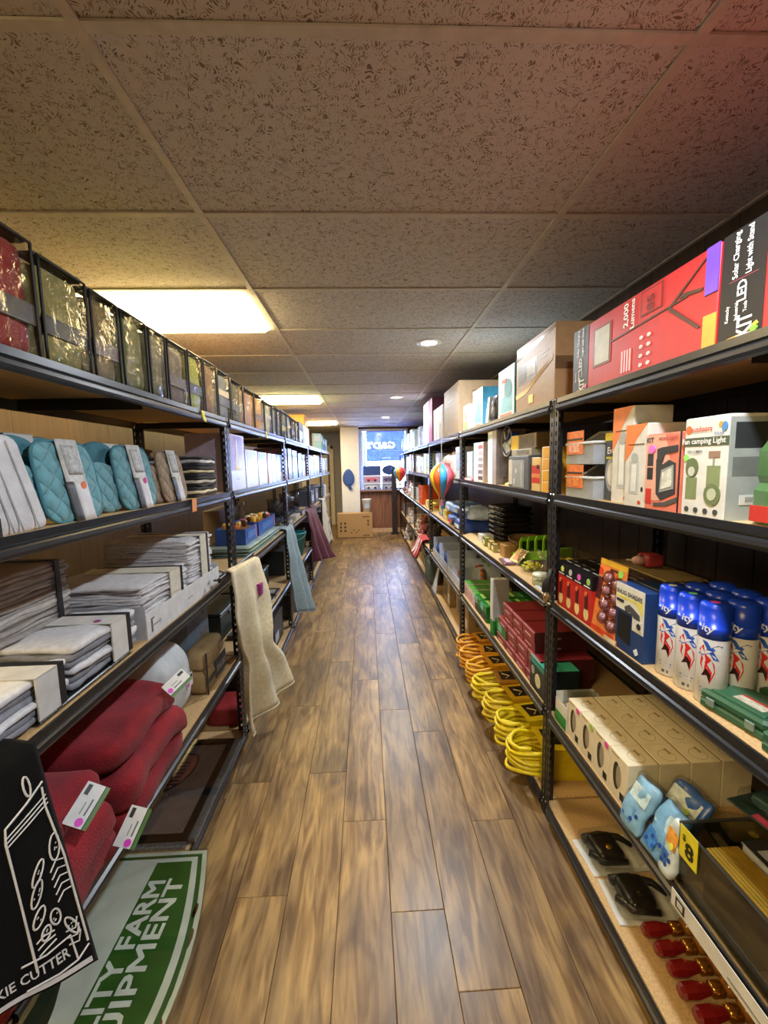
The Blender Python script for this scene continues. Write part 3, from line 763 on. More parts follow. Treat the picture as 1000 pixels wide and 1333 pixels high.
WB = ['d3d2d3', 'c6c4c8']
LW = ['lower', 'upper']
for k in range(2): bundle('towel_bundle', LW[k] + ' white towel bundle with black strap at the near end of the tray', 'towel', 'L', 1.60, .03, tz + .004 + .088 * k, .36, .36, .086, WB, 9, 'd9d4c2', 0, '26262a', 50 + k, 'white towel bundles in the tray', bandpos=.66)
for k in range(3): bundle('towel_bundle', ['bottom', 'middle', 'top'][k] + ' white towel bundle at the far end of the tray', 'towel', 'L', 1.945, .03, tz + .004 + .088 * k, .28, .36, .086, WB, 8, 'd9d4c2', 0, '26262a', 60 + k, 'white towel bundles in the tray', bandpos=.55)
for k in range(3): bundle('towel_bundle', ['bottom', 'middle', 'top'][k] + ' white towel bundle toned darker for the shaded back corner', 'towel', 'L', 1.185, .235, tz + .100 * k, .40, .22, .098, ['b9b2ab', 'a59e98'], 8, None, 0, '26262a', 70 + k, 'shaded towel bundles at the back', bandpos=.7)  # white towels; the shade back there is mixed into their cloth colours
GB = ['8d8f96', '7b7d84', 'd7d8da']
bundle('towel_bundle', 'grey towel bundle with white label and pink sticker in front of the tray', 'towel', 'L', 1.215, .02, tz + .012, .31, .20, .115, GB, 6, 'd5d3cd', 0, '202024', 80, bandpos=.62, sticker='a04890', taper=.01)
bundle('towel_bundle', 'grey towel bundle left of the pink-stickered one', 'towel', 'L', .90, .02, tz + .010, .28, .20, .10, GB, 6, 'c9c8c4', 0, '202024', 81, bandpos=.72)
t = thing('flat_package', 'flat black plastic package at the front of the towel shelf', 'package')
MB().chbox(-.19, .19, 0, .20, 0, .010, .003).build('card', M('1c1c1e', .25), t)
MB().rbox(-.195, .195, -.004, .205, .0, .0115, .003, 4).build('film', FILM, t, True)
place(t, 'L', 1.12, .016, tz)
t = thing('round_platter', 'white round platter with a black rim beside the white tray', 'platter')
MB().lathe([(0, .004), (.07, .004), (.085, .010), (.098, .014)], 36, (0, .115, 0)).lathe([(0, .0), (.07, .0), (.098, .011)], 36, (0, .115, 0)).build('dish', M('dcdcda', .25, coat=.3), t, True)
MB().tube([(.099 * math.cos(2 * math.pi * i / 36), .115 + .099 * math.sin(2 * math.pi * i / 36), .0135) for i in range(36)], .004, 6, True).build('rim', M('18181a', .3), t, True)
MB().tube([(-.02 + .012 * i, .04 + .012 * math.sin(i * 1.7), .0055) for i in range(8)], .0015, 5).build('painted_squiggle', M('303032', .4), t)
place(t, 'L', 2.215, .018, tz)
# hanging rail with cream towel at the first left post
t = thing('towel_rail', 'black metal bar hooked on the shelf over the cream towel', 'rail', (-.69, 2.22, 1.066))
MB().chbox(-.006, .006, -.30, .29, 0, .024, .003).build('bar', M('19191b', .35), t)
for y in (-.27, .26): MB().box(-.0335, -.006, y - .008, y + .008, .004, .010).build('hook', M('19191b', .35), t)
t, P, b = drape('hanging_towel', 'cream terry towel hanging from the black bar at the first left post', 'towel', (-.668, 2.03, 1.085), (-.650, 2.49, 1.050), (-.66, 2.05, .22), (-.50, 2.50, .27), 'd2c7a6', 2.1, .036, .03, -1., 4, pinch=1., hem='d3c8a8', solid=.009)
q = P(.80, .80) - b; MB().box(q.x - .012, q.x + .014, q.y - .028, q.y + .022, q.z - .034, q.z + .030).build('price_tag', M('8e1e7c', .5), t)
letters(t, 'F', (.05, .02, .05), 'ic', .5, .5, .014, M('d8b8d8', .5), 0, .02, 1., 'tag_print').matrix_local = Matrix.Translation(q + Vector((.0150, -.028, -.028))) @ Matrix.Rotation(math.pi / 2, 4, 'Z') @ Matrix.Translation((.025, 0, 0))

# ---- fourth tier: red towels, pillow, sheet set, blue grey box
z4 = TLft[3]
def red_towel(label, y, w, d, h, sb, z, seed, tags, yaw=0.):
    t = thing('folded_throw', label, 'towel', group='dark red plush throws'); m = M('851420', .95, var=.25, scale=14., bump=.9, bscale=260., sheen=.08)
    L3 = h / 3
    for k, nm in enumerate(('lower_fold', 'middle_fold', 'upper_fold')):
        MB().rbox(-w / 2 + .006 * k, w / 2 - .008 * k, [.012, .0, .030][k], d, k * L3 - .004, (k + 1) * L3 + .004, L3 * .42, 12, .004, .024, seed + 2 * k, 6.5).build(nm, m, t, True)
    for (x, yy, zz, rx, rz) in tags:
        g = MB().box(-.045, .045, -.001, .001, -.028, .028).build('hang_tag', M('dfe2e0', .5), t)
        g.location = (x, yy, zz); g.rotation_mode = 'YXZ'; g.rotation_euler = (math.radians(rx), math.radians(rz), math.radians(-48))
        def sub(nm, a, b_, c, e, mm): 
            o = MB().box(a, b_, -.0016, -.0009, c, e).build(nm, mm, g); return o
        sub('green_band', -.045, .045, -.028, -.019, M('4f7a3a', .5)); sub('dark_band', -.045, .045, -.019, -.0165, M('23301f', .5))
        sub('barcode', .018, .040, .012, .022, M('2a2a2c', .5)); sub('printed_line', -.02, .014, -.008, -.004, M('6a6a6c', .5)); sub('printed_line', -.02, .005, .004, .007, M('9a9a9c', .5))
        MB().lathe([(0, -.0016), (.009, -.0016), (.009, -.001), (0, -.001)], 12, (-.034, 0, -.004), 'y').build('pink_dot', M('e040c8', .5), g)
    return place(t, 'L', y, sb, z, yaw)
red_towel('farther dark red plush throw with a white tag beside the pillow bag', 1.325, .44, .44, .29, -.040, z4 + .004, 3, [(.150, .0, .292, -42, -28)])
red_towel('nearer dark red plush throw with two white tags', .895, .40, .44, .28, -.045, z4 + .004, 9, [(.070, .0, .255, -42, -45), (.165, -.045, .105, -30, -50)])
t = thing('pillow', 'white pillow packed in a clear plastic bag beside the red throws', 'pillow')
MB().rbox(-.155, .155, .0, .24, 0, .31, .09, 10, .012, .012, 4, 8.).build('pillow_body', M('d6d9dc', .8), t, True)
MB().rbox(-.16, .16, -.005, .245, 0, .315, .085, 10, .012, .014, 6, 9.).build('plastic_bag', FILM, t, True)
MB().box(.02, .075, -.022, -.020, .13, .185).build('label', M('e2e2e2', .5), t); MB().box(.03, .07, -.0235, -.0215, .165, .18).build('barcode', M('333336', .5), t)
MB().lathe([(0, -.0235), (.009, -.0235), (.009, -.0215), (0, -.0215)], 12, (.03, 0, .145), 'y').build('pink_dot', M('e040b0', .5), t)
place(t, 'L', 1.705, .06, z4 + .002)
t = thing('sheet_set', 'beige sheet set in a zip bag between the pillow and the grey blue box', 'bedding')
w, d, h = .26, .10, .215
MB().rbox(-w / 2, w / 2, 0, d, .0, h * .52, .03, 7, .003, .004, 2, 10.).build('folded_sheet', M('b79a6a', .85, bump=.4), t, True)
MB().rbox(-w / 2 + .01, w / 2, .0, d, h * .5, h, .03, 7, .003, .004, 5, 10.).build('folded_sheet', M('bb9f70', .85, bump=.4), t, True)
MB().box(-.02, w / 2, -.006, -.002, .03, .12).build('label_card', M('2c3440', .5), t); MB().box(0, w / 2 - .01, -.0075, -.0055, .055, .085).build('label_photo', M('8f8a84', .5, var=.5, scale=60.), t)
MB().tube([(.075 + .028 * math.cos(2 * math.pi * i / 20), -.004, .165 + .028 * math.sin(2 * math.pi * i / 20)) for i in range(20)], .0022, 5, True).build('stitched_ring', M('7d6540', .7), t)
MB().rbox(-w / 2 - .004, w / 2 + .004, -.012, d + .004, 0, h + .006, .03, 8, .002, .003, 8, 12.).build('clear_cover', FILM, t, True)
MB().tube([(-w / 2 - .002, -.008, .01 + .02 * i) for i in range(11)], .005, 6).build('piping', M('3c3a36', .6), t); MB().box(-w / 2 - .006, -.03, -.013, -.006, .06, .08).build('piping_strap', M('3c3a36', .6), t)
place(t, 'L', 2.03, .03, z4)
carton('carton', 'blue grey bedding carton with a small picture behind the sheet set', 'box', 'L', 2.175, .27, .26, .35, z4, sb=.16, col='7d93a8', deco=[('p', 'picture', 'F', rect(.55, .88, .28, .58), M('8f8781', .5, var=.5, scale=50.)), ('p', 'logo_square', 'F', rect(.70, .80, .82, .92), M('20242c', .5)), ('t', 'F', 'D', .75, .87, .016, M('e8eef2', .5)), ('p', 'printed_line', 'F', rect(.1, .55, .70, .715), M('3a5672', .5)), ('p', 'printed_line', 'F', rect(.1, .4, .76, .77), M('3a5672', .5))])
t = thing('folded_package', 'small red folded package on the bottom left shelf behind the cream towel', 'package')
MB().rbox(-.10, .10, 0, .20, 0, .12, .02, 7, .004, .008, 4, 8.).build('cloth', M('a3242a', .8), t, True); MB().box(-.07, .07, -.008, -.005, .05, .09).build('label', M('d06a58', .5, var=.4, scale=40.), t); MB().rbox(-.104, .104, -.006, .204, 0, .124, .02, 7, .004, .008, 4, 8.).build('film', FILM, t, True)
place(t, 'L', 2.46, .03, TLft[4])

# ---- bottom tier: framed mat and farm sign
t = thing('door_mat', 'brown grey mat with a shield emblem in a black and silver frame', 'mat', (-.965, 1.905, TLft[4]))
MB().chbox(-.20, .18, -.29, .29, 0, .010, .003).build('mat_board', M('75625a', .6, var=.2, scale=30., bump=.3), t)
fr = MB()
for a in ((-.215, .20, -.32, -.285), (-.215, .20, .285, .32), (-.215, -.19, -.285, .285), (.165, .20, -.285, .285)): fr.chbox(a[0], a[1], a[2], a[3], .0, .022, .003)
fr.build('black_frame', M('131314', .3), t)
MB().chbox(.20, .232, -.32, .32, .0, .020, .003).box(-.215, .20, -.345, -.321, .0, .014).build('silver_edge', M('8c8e90', .35, .6, var=.4, scale=90., bump=.6, bscale=120.), t)
sh = [(-.07, .10), (-.05, .145), (.0, .155), (.05, .145), (.07, .10), (.068, .03), (.045, -.03), (.0, -.075), (-.045, -.03), (-.068, .03)]
def shape(sc, z0, z1): return MB().prism([(y_ * 1.0 * sc - .02, (x_ - .04) * sc + .09) for y_, x_ in sh], .0, 1., 'z').map(lambda q: (q[0], q[1], z0 if q[2] < .5 else z1))
shape(1.18, .0095, .0110).build('emblem_border', M('2a1d1c', .5), t); shape(1.05, .0095, .0118).build('emblem_field', M('9a5f54', .5), t)
em = MB()
for k in range(7): em.box(-.075 + .004 * k, .02 - .004 * (k % 3), -.005 + .025 * k, .004 + .025 * k, .0112, .0126)
em.build('emblem_bars', M('2a1d1c', .5), t)
MB().prism([(-.19, -.20), (-.12, -.20), (-.08, -.13), (-.08, -.05), (-.10, -.05), (-.10, -.12), (-.135, -.18), (-.19, -.18)], .0095, .0105, 'z').build('printed_bracket', M('1e1e1f', .4), t)
MB().chbox(-.218, .236, -.348, .322, .0225, .0235, .0003).build('film', CLEAR, t)

def barrel(a, b, bulge, n=14):
    pts = [(-a, -b)] + [(-a + 2 * a * i / n, -b - bulge * math.sin(math.pi * i / n)) for i in range(1, n)] + [(a, -b)]
    pts += [(a, b)] + [(a - 2 * a * i / n, b + bulge * math.sin(math.pi * i / n)) for i in range(1, n)] + [(-a, b)]
    return pts
# local: x along +Y of the room (reading direction), y towards the wall
t = thing('metal_sign', 'white and green painted metal farm equipment sign on the bottom left shelf', 'sign', (-.855, 1.10, TLft[4] + .016), math.pi / 2)
MB().prism(barrel(.43, .19, .085), 0, .006, 'z').build('sign_plate', M('cfd2bf', .4, var=.12, scale=12.), t)
MB().prism(barrel(.415, .178, .082), .006, .0066, 'z').build('green_line', M('2f5a22', .45), t)
MB().prism(barrel(.402, .166, .078), .0066, .0072, 'z').build('white_field', M('d3d6c8', .4, var=.15, scale=9.), t)
bd = [(-.385, -.02)] + [(-.385 + .77 * i / 14, -.150 - .070 * math.sin(math.pi * i / 14)) for i in range(15)] + [(.385, -.02)]
MB().prism(bd, .0072, .0078, 'z').build('green_band', M('2e5f1e', .4, var=.2, scale=10.), t)
for body, yy, sx, cx in (('QUALITY FARM', -.062, 1.12, .0), ('EQUIPMENT', -.130, 1.36, .02)):
    vs, fs = text2d(body, .0); lt = MB()
    for ox in (-.002, .002):
        for oy in (-.002, .002): lt.add([(x * .058 * sx + cx + ox, y * .058 + yy + oy, .0083 + .00012 * (ox > 0) + .00024 * (oy > 0)) for x, y in vs], fs)
    lt.build('lettering', M('e2e4d6', .4), t)
pic = MB().prism(chaikin([(-.36, .03), (-.25, .035), (-.17, .02), (-.12, .045), (-.05, .055), (.0, .075), (.045, .09), (.06, .115), (.02, .12), (.0, .15), (-.06, .19), (-.2, .20), (-.32, .17), (-.37, .1)], 3), .0072, .0077, 'z')
pic.build('rooster_silhouette', M('22301f', .5), t)
MB().tube([(.04, .09, .0078), (.08, .10, .0078), (.11, .125, .0078), (.14, .12, .0078)], .006, 6).tube([(.04, .11, .0078), (.09, .13, .0078), (.12, .16, .0078), (.16, .155, .0078)], .006, 6).tube([(-.2, .01, .0078), (-.25, -.0, .0078), (-.32, .01, .0078), (-.36, .04, .0078)], .009, 6).build('silhouette_lines', M('22301f', .5), t)
ru = MB()
for i, (x, y, r_) in enumerate([(.05, -.245, .03), (.11, -.25, .022), (-.02, -.252, .02), (-.12, -.255, .025), (.20, -.235, .016)]): ru.prism(disc(x, y, r_ * 1.6, r_ * .45, 9), .0060, .0064 + .00005 * i, 'z')
ru.build('rust_stain', M('6a3a28', .8, var=.3), t)
MB().prism(barrel(.436, .194, .087), .0090, .0096, 'z').build('shrink_film', CLEAR, t)

# ---- black towel with a cookie jar print, hanging at the frame edge
t, P, b = drape('printed_towel', 'black tea towel with a white cookie jar drawing at the left frame edge', 'towel', (-.722, .50, 1.036), (-.702, .845, 1.036), (-.700, .50, .76), (-.590, .790, .585), '060607', 1.1, .006, .10, -1., 8, solid=.004, bump=.3)
t.children[0].data.materials[0].node_tree.nodes['Principled BSDF'].inputs['Specular IOR Level'].default_value = .12
inkm = M('c9c9cb', .8)
def ink(pts, r=.0022, name='print_line', closed=False): MB().tube([P(.63 + .39 * u, v) - b + Vector((.0045, 0, 0)) for u, v in pts], r, 5, closed).build(name, inkm, t)
ink([(.16, .10), (.16, .70), (.20, .76), (.55, .80), (.86, .84)], name='jar_outline'); ink([(.86, .10), (.87, .50), (.80, .74), (.83, .82)], name='jar_outline')
for k in range(3): ink([(.16, .68 + .018 * k), (.5, .715 + .018 * k), (.86, .745 + .018 * k)], .0014, 'lid_line')
ink([(.62 + .05 * math.cos(i * .524), .865 + .045 * math.sin(i * .524)) for i in range(12)], .002, 'lid_knob', True)
def cookie(u, v, a, c, rot=0., dots=3, sd=0):
    c *= .62
    ca, sa = math.cos(rot), math.sin(rot)
    ink([(u + a * math.cos(i * .449) * ca - c * math.sin(i * .449) * sa, v + a * math.cos(i * .449) * sa + c * math.sin(i * .449) * ca) for i in range(14)], .0017, 'cookie_outline', True)
    g = random.Random(sd)
    for _ in range(dots):
        c_ = c; q = P(.63 + .39 * (u + g.uniform(-.5, .5) * a), v + g.uniform(-.5, .5) * c_) - b + Vector((.0042, 0, 0)); MB().lathe([(0, .0015), (.0018, .0005), (.0018, 0)], 6, tuple(q), 'x').build('cookie_chip', inkm, t)
for i, (u, v, a, c, r_) in enumerate([(.76, .56, .10, .075, .3), (.44, .50, .12, .04, .35), (.36, .42, .11, .05, .4), (.32, .32, .10, .045, .3), (.52, .28, .07, .055, 0), (.36, .24, .07, .04, .2), (.70, .20, .09, .05, -.4)]): cookie(u, v, a, c, r_, 4, i)
for k in range(5): ink([(.60, .33 + .035 * k), (.72, .36 + .036 * k), (.84, .355 + .034 * k)], .0015, 'print_line')
for k in range(3): ink([(.22, .16 + .03 * k), (.32, .175 + .03 * k), (.46, .19 + .02 * k)], .0015, 'print_line')
for k in range(3): ink([(.60, .13 + .03 * k), (.74, .12 + .03 * k), (.80, .16 + .03 * k)], .0015, 'print_line')
vs, fs = text2d('COOKIE CUTTER', .02)
bm_ = MB()
bm_.add([P(.60 + x * .047, .092 + y * .046 + x * .003) - b + Vector((.0048, 0, 0)) for x, y in vs], fs); bm_.build('lettering', inkm, t)
ink([(-.0, .155), (.30, .15), (.64, .165), (.66, .05)], .0018, 'banner_outline')
ink([(.0, .035), (.4, .04), (.66, .05), (.86, .085)], .0018, 'banner_outline')
MB().grid(lambda u, v: P(.02 + .94 * u, .0 + .022 * v + .012) - b + Vector((.005, 0, 0)), 16, 1).build('white_stripe', inkm, t)
# ================================================================== right shelves, nearest unit
TXT_W, TXT_K = M('ece8e0', .5), M('232326', .5)
def led_box(label, y, w, near):
    """long red light box with a black title strip; strip at the left end of the front"""
    h, d = .225, .14; dims = (w, d, h); k = M('131216', .5); s = .105 / w
    D = [('p', 'title_strip', 'F', rect(0, s, 0, 1), k), ('p', 'title_strip', 'T', rect(0, s, 0, 1), k),
         ('t', 'F', 'LED', s * .52, .44, .022, TXT_W, 90, .03, 2.2, 'lettering', 1., .042), ('t', 'F', 'Solar Charging', s * .36, .775, .0135, TXT_W, 90, .02, 2.2, 'lettering', 1., .092), ('t', 'F', 'Light with Stand', s * .66, .775, .0135, TXT_W, 90, .02, 2.2, 'lettering', 1., .092), ('p', 'divider_line', 'F', rect(s * .2, s * .85, .552, .556), M('b03a50', .4)),
         ('t', 'F', 'KIT', s * .62, .125, .034, TXT_W, 90, .04, 2.2, 'lettering', 1., .045), ('t', 'F', 'Kentucky', s * .22, .27, .0085, TXT_W, 90, .02, 2.2, 'lettering', 1., .034), ('t', 'F', 'Industrial', s * .42, .27, .0085, TXT_W, 90, .02, 2.2, 'lettering', 1., .034), ('t', 'F', 'Tools', s * .62, .285, .0085, TXT_W, 90, .02, 2.2, 'lettering', 1., .02),
         ('p', 'gold_swoosh', 'F', [(s * .05, .02), (s * .6, .035), (s * .58, .06), (s * .05, .035)], M('c9a23a', .4)), ('p', 'gold_swoosh', 'F', [(s * .6, .035), (s * .93, .10), (s * .88, .13), (s * .58, .06)], M('c9a23a', .4)),
         ('p', 'lamp_frame', 'F', [(s + .05, .30), (s + .21, .30), (s + .21, .86), (s + .05, .86)], M('7a2a20', .4)), ('p', 'lamp_glass', 'F', rect(s + .065, s + .195, .33, .83), M('b8b7a6', .4, var=.15), 2),
         ('p', 'stand_pole', 'F', [(s + .21, .555), (s + .70, .632), (s + .70, .652), (s + .21, .575)], M('3a1f1c', .4), 1.5),
         ('p', 'stand_leg', 'F', [(s + .60, .62), (s + .78, .93), (s + .788, .92), (s + .612, .60)], M('401f1c', .4), 1.8), ('p', 'stand_leg', 'F', [(s + .60, .60), (s + .76, .26), (s + .77, .27), (s + .612, .62)], M('401f1c', .4), 1.8),
         ('p', 'stand_leg', 'F', [(s + .66, .66), (s + .77, .62), (s + .775, .65), (s + .67, .70)], M('401f1c', .4), 2),
         ('t', 'F', '2,000', s + .33, .80, .022, TXT_W, 90, .03), ('t', 'F', 'Lumens', s + .375, .78, .019, TXT_W, 90, .03),
         ('p', 'badge', 'F', rect(s + .43, s + .565, .68, .97), M('7d1c1e', .4)), ('p', 'badge', 'F', rect(s + .438, s + .557, .70, .95), M('bb1d27', .42), 1.6), ('t', 'F', '85', s + .497, .80, .03, M('6a1418', .5), 90, .03, 3.0)]
    for q in range(4): D.append(('p', 'printed_line', 'F', rect(s + .30 + .02 * q, s + .308 + .02 * q, .08, .36), M('e8b9b4', .5)))
    for a in range(2):
        for b in range(4): D.append(('p', 'feature_icon', 'F', disc(s + .44 + .05 * a, .10 + .11 * b, .011, .025, 8), M('eec8c4', .5)))
    D += [('p', 'violet_edge', 'F', rect(.945, 1, .55, 1), M('6a3fb0', .35)), ('p', 'yellow_edge', 'F', rect(.945, 1, 0, .35), M('d79a36', .35))]
    if near: D += [('p', 'green_dot', 'F', disc(s * .85, .06, .012, .028, 12), M('7fb03a', .5), 3)]
    else: D += [('p', 'pink_dot', 'F', disc(s * .9, .07, .010, .024, 12), M('e060c0', .5), 3)]
    return carton('work_light_box', label, 'box', 'R', y, w, d, h, TR[0], .012, 0, 'bb1d27', .42, D)
led_box('long red work light box with a grey lamp picture beside the brown carton', 1.263, .646, False)
led_box('second red work light box cut off at the right frame edge', .612, .640, True)
for k in range(3): carton('carton', ['plain dark brown carton behind the long red light box', 'dark cardboard carton behind the second red light box', 'flat dark carton behind the red light boxes by the post'][k], 'box', 'R', [1.35, .75, 1.62][k], [.45, .55, .09][k], .24, [.16, .15, .18][k], TR[0], .20, 0, '4a3a2e')

# ---- second tier
z2 = TR[1]
def organizer(label, y, z, blue, seed):
    t = thing('plastic_bin', label, 'storage bin', group='stacked clear bins'); w, d, h = .20, .24, .122
    m = M('cfd4d6', .3, alpha=.38)
    MB().prism([(0, 0), (d, 0), (d, h), (d * .55, h), (d * .25, h * .62), (0, h * .62)], -w / 2, -w / 2 + .003, 'x').prism([(0, 0), (d, 0), (d, h), (d * .55, h), (d * .25, h * .62), (0, h * .62)], w / 2 - .003, w / 2, 'x').box(-w / 2 + .003, w / 2 - .003, 0, .003, 0, h * .62).box(-w / 2 + .003, w / 2 - .003, d - .003, d, 0, h).box(-w / 2 + .003, w / 2 - .003, .003, d - .003, 0, .003).build('bin_shell', m, t)
    MB().tube([(-w / 2, .0, h * .62), (w / 2, .0, h * .62)], .006, 6).tube([(w / 2, 0, h * .62), (w / 2, d * .25, h * .62), (w / 2, d * .55, h * .98), (w / 2, d, h * .98)], .006, 6).tube([(-w / 2, 0, h * .62), (-w / 2, d * .25, h * .62), (-w / 2, d * .55, h * .98), (-w / 2, d, h * .98)], .006, 6).build('rim', M('c9cbcb', .35), t, True)
    MB().box(-w / 2 + .012, w * .16, -.004, -.001, h * .30, h * 1.0).build('orange_label', M('e07a3c', .5, var=.2, scale=60.), t)
    MB().box(-w / 2 + .014, w * .15, -.0052, -.0035, h * .72, h * .78).build('label_line', M('3a2018', .5), t); MB().box(-w / 2 + .03, w * .05, -.0052, -.0035, h * .36, h * .66).build('label_picture', M('e8a08a' if blue else 'd9803c', .5, var=.4, scale=70.), t)
    g = random.Random(seed); it = MB()
    for k in range(7):
        x, y_, z_ = g.uniform(-.08, .02), g.uniform(.02, .16), g.uniform(.006, .03); it.rbox(x - .018, x + .018, y_, y_ + .04, z_ - .003, z_ + .022, .008, 3)
    it.build('packets_inside', M('aeb08f', .5, var=.4, scale=40.), t)['kind'] = 'stuff'
    MB().box(.03, .092, .012, .03, .006, h * .52).build('blue_card', M('2b4f9c', .4, var=.2), t)
    return place(t, 'R', y, .02, z)
organizer('lower clear plastic bin with an orange label beside the first right post', 1.535, z2, False, 1)
organizer('upper clear plastic bin with an orange label, blue card inside', 1.540, z2 + .124, True, 2)
carton('flashlight_pack', 'grey and yellow battery light pack reading Ever, behind the clear bins', 'box', 'R', 1.385, .09, .10, .235, z2, .055, 0, '4a4c50', .4, [('p', 'yellow_band', 'F', rect(0, 1, .86, .97), M('e2c92e', .4)), ('t', 'F', 'Ever', .5, .72, .022, TXT_W, 0, .03), ('p', 'torch_picture', 'F', disc(.5, .38, .42, .25), M('9c9ea2', .4)), ('p', 'torch_lens', 'F', disc(.5, .38, .28, .17), M('d8dad6', .4), 2), ('p', 'yellow_line', 'F', rect(.1, 1, .60, .63), M('cfc23a', .4))])
def lantern_box(label, y, w, h, sb, tall):
    o = 'ea7f3e'
    D = [('p', 'orange_corner', 'F', [(0, 1), (.95, 1), (.45, .80), (.35, .70), (0, .55)], M(o, .4)), ('p', 'printed_line', 'F', rect(.15, .85, .755, .765), M('5a2c18', .5), 2),
         ('p', 'lamp_picture', 'F', rect(.30, .72, .16, .66) if tall else rect(.22, .66, .16, .56), M('b9bcb8', .4)), ('p', 'lamp_tube', 'F', rect(.38, .64, .20, .62) if tall else rect(.34, .54, .19, .52), M('dfe0da', .4), 2), ('p', 'lamp_top', 'F', disc(.52, .68, .18, .07) if tall else disc(.46, .60, .16, .06), M('a7aaa5', .4), 2),
         ('p', 'red_mark', 'F', disc(.72, .06, .07, .025, 8), M('cc4b2c', .4)), ('p', 'button_picture', 'F', disc(.82, .22, .045, .03), M('2b2b2d', .4)), ('p', 'blue_photo', 'R', rect(.08, .5, .62, .82), M('4a63a0', .4, var=.5, scale=80.)), ('p', 'grey_side', 'R', rect(.02, .98, .0, .35), M('b9b6b0', .5))]
    return carton('lantern_box', label, 'box', 'R', y, w, .12, h, z2, sb, 0, 'd5d2c8', .4, D)
lantern_box('tallest orange and white lantern box on the second right shelf', 1.292, .105, .298, .03, True)
lantern_box('shorter orange and white lantern box in front of the tallest one', 1.196, .100, .238, .012, False)
carton('work_light_box', 'salmon red boxed work light with a pink sticker', 'box', 'R', 1.083, .130, .10, .205, z2, .010, 0, 'dd7a62', .4, [
    ('p', 'pale_field', 'F', [(0, .12), (.0, .98), (.55, .98), (.80, .5), (.55, .14)], M('e0a890', .4)), ('p', 'lamp_body', 'F', [(.36, .22), (.50, .14), (.90, .24), (.88, .62), (.70, .66), (.52, .60), (.40, .70), (.33, .66)], M('35373a', .4), 2), ('p', 'lamp_rim', 'F', [(.46, .24), (.86, .30), (.83, .60), (.50, .53)], M('9a9c96', .4), 3), ('p', 'lamp_panel', 'F', [(.51, .28), (.81, .33), (.79, .56), (.54, .50)], M('d2d2c4', .4, var=.25, scale=90.), 4),
    ('p', 'lamp_handle', 'F', [(.36, .66), (.36, .80), (.50, .82), (.92, .84), (.92, .76), (.58, .73), (.52, .62)], M('2d2f33', .4), 3), ('p', 'lamp_foot', 'F', [(.30, .10), (.60, .12), (.95, .20), (.95, .14), (.70, .08), (.3, .05)], M('54504e', .4), 2),
    ('p', 'side_photo', 'F', rect(.06, .24, .58, .74), M('2c2e33', .4)), ('p', 'side_photo', 'F', rect(.06, .24, .40, .56), M('26282c', .4)), ('p', 'red_panel', 'F', rect(.04, .22, .08, .28), M('c8352c', .4)), ('t', 'F', 'KIT', .13, .92, .014, TXT_K, 0, .03), ('t', 'F', 'WORK LIGHT', .65, .93, .008, M('b02a24', .5), 0, .03), ('p', 'pink_dot', 'F', disc(.20, .80, .10, .055), M('f070c8', .5), 5), ('p', 'dark_edge', 'F', rect(.97, 1, 0, 1), M('2a2022', .5), 2)])
carton('camping_light_box', 'white box lettered Fan camping Light with two lantern pictures', 'box', 'R', .945, .128, .12, .232, z2, .010, 0, 'dcdad2', .4, [
    ('p', 'logo_dot', 'F', disc(.10, .88, .075, .045), M('e0703a', .4)), ('t', 'F', 'outdoors', .40, .885, .012, M('d8552c', .5), 0, .03), ('p', 'sun_logo', 'F', disc(.82, .91, .05, .03), M('e8a030', .4)), ('p', 'wave_logo', 'F', disc(.90, .89, .06, .045), M('4a86c0', .4), 2), ('t', 'F', 'SOLAR', .80, .83, .006, M('3a6aa0', .5)),
    ('p', 'title_band', 'F', rect(0, 1, .715, .80), M('4b5a46', .4)), ('t', 'F', 'Fan camping Light', .46, .757, .0125, TXT_W, 0, .03), ('t', 'F', '150+ LUMEN', .28, .66, .006, TXT_K),
    ('p', 'lantern_picture', 'F', rect(.10, .36, .18, .40), M('7d8a5c', .4)), ('p', 'lantern_picture', 'F', disc(.23, .50, .15, .10), M('68744e', .4), 2), ('p', 'lantern_lens', 'F', disc(.23, .46, .08, .05), M('c9ccb8', .4), 3),
    ('p', 'lantern_picture', 'F', rect(.58, .86, .32, .52), M('838f62', .4)), ('p', 'lantern_picture', 'F', disc(.72, .24, .18, .11), M('707c54', .4), 2), ('p', 'lantern_lens', 'F', disc(.72, .24, .10, .06), M('b9bfa2', .4), 3), ('p', 'lantern_top', 'F', rect(.60, .84, .60, .66), M('9a7a68', .4)), ('p', 'handle_line', 'F', rect(.70, .73, .52, .60), M('8a8f80', .4)),
    ('p', 'green_dot', 'F', disc(.08, .60, .06, .035), M('8ee06a', .5), 2)] + [('p', 'feature_icon', 'F', disc(.15 + .22 * k, .07, .05, .028), M('4a4a46', .4)) for k in range(4)] + [
    ('p', 'solar_photo', 'R', rect(.1, .7, .68, .92), M('3a3c40', .4)), ('p', 'usb_photo', 'R', rect(.08, .65, .42, .60), M('7a7f7c', .4)), ('p', 'side_field', 'R', rect(.0, .95, .0, .97), M('aab0ae', .45), .6), ('p', 'barcode', 'R', rect(.25, .72, .15, .24), M('e6e6e2', .5), 2), ('t', 'R', 'lllllllll', .48, .20, .012, TXT_K, 0, .0, 3)])
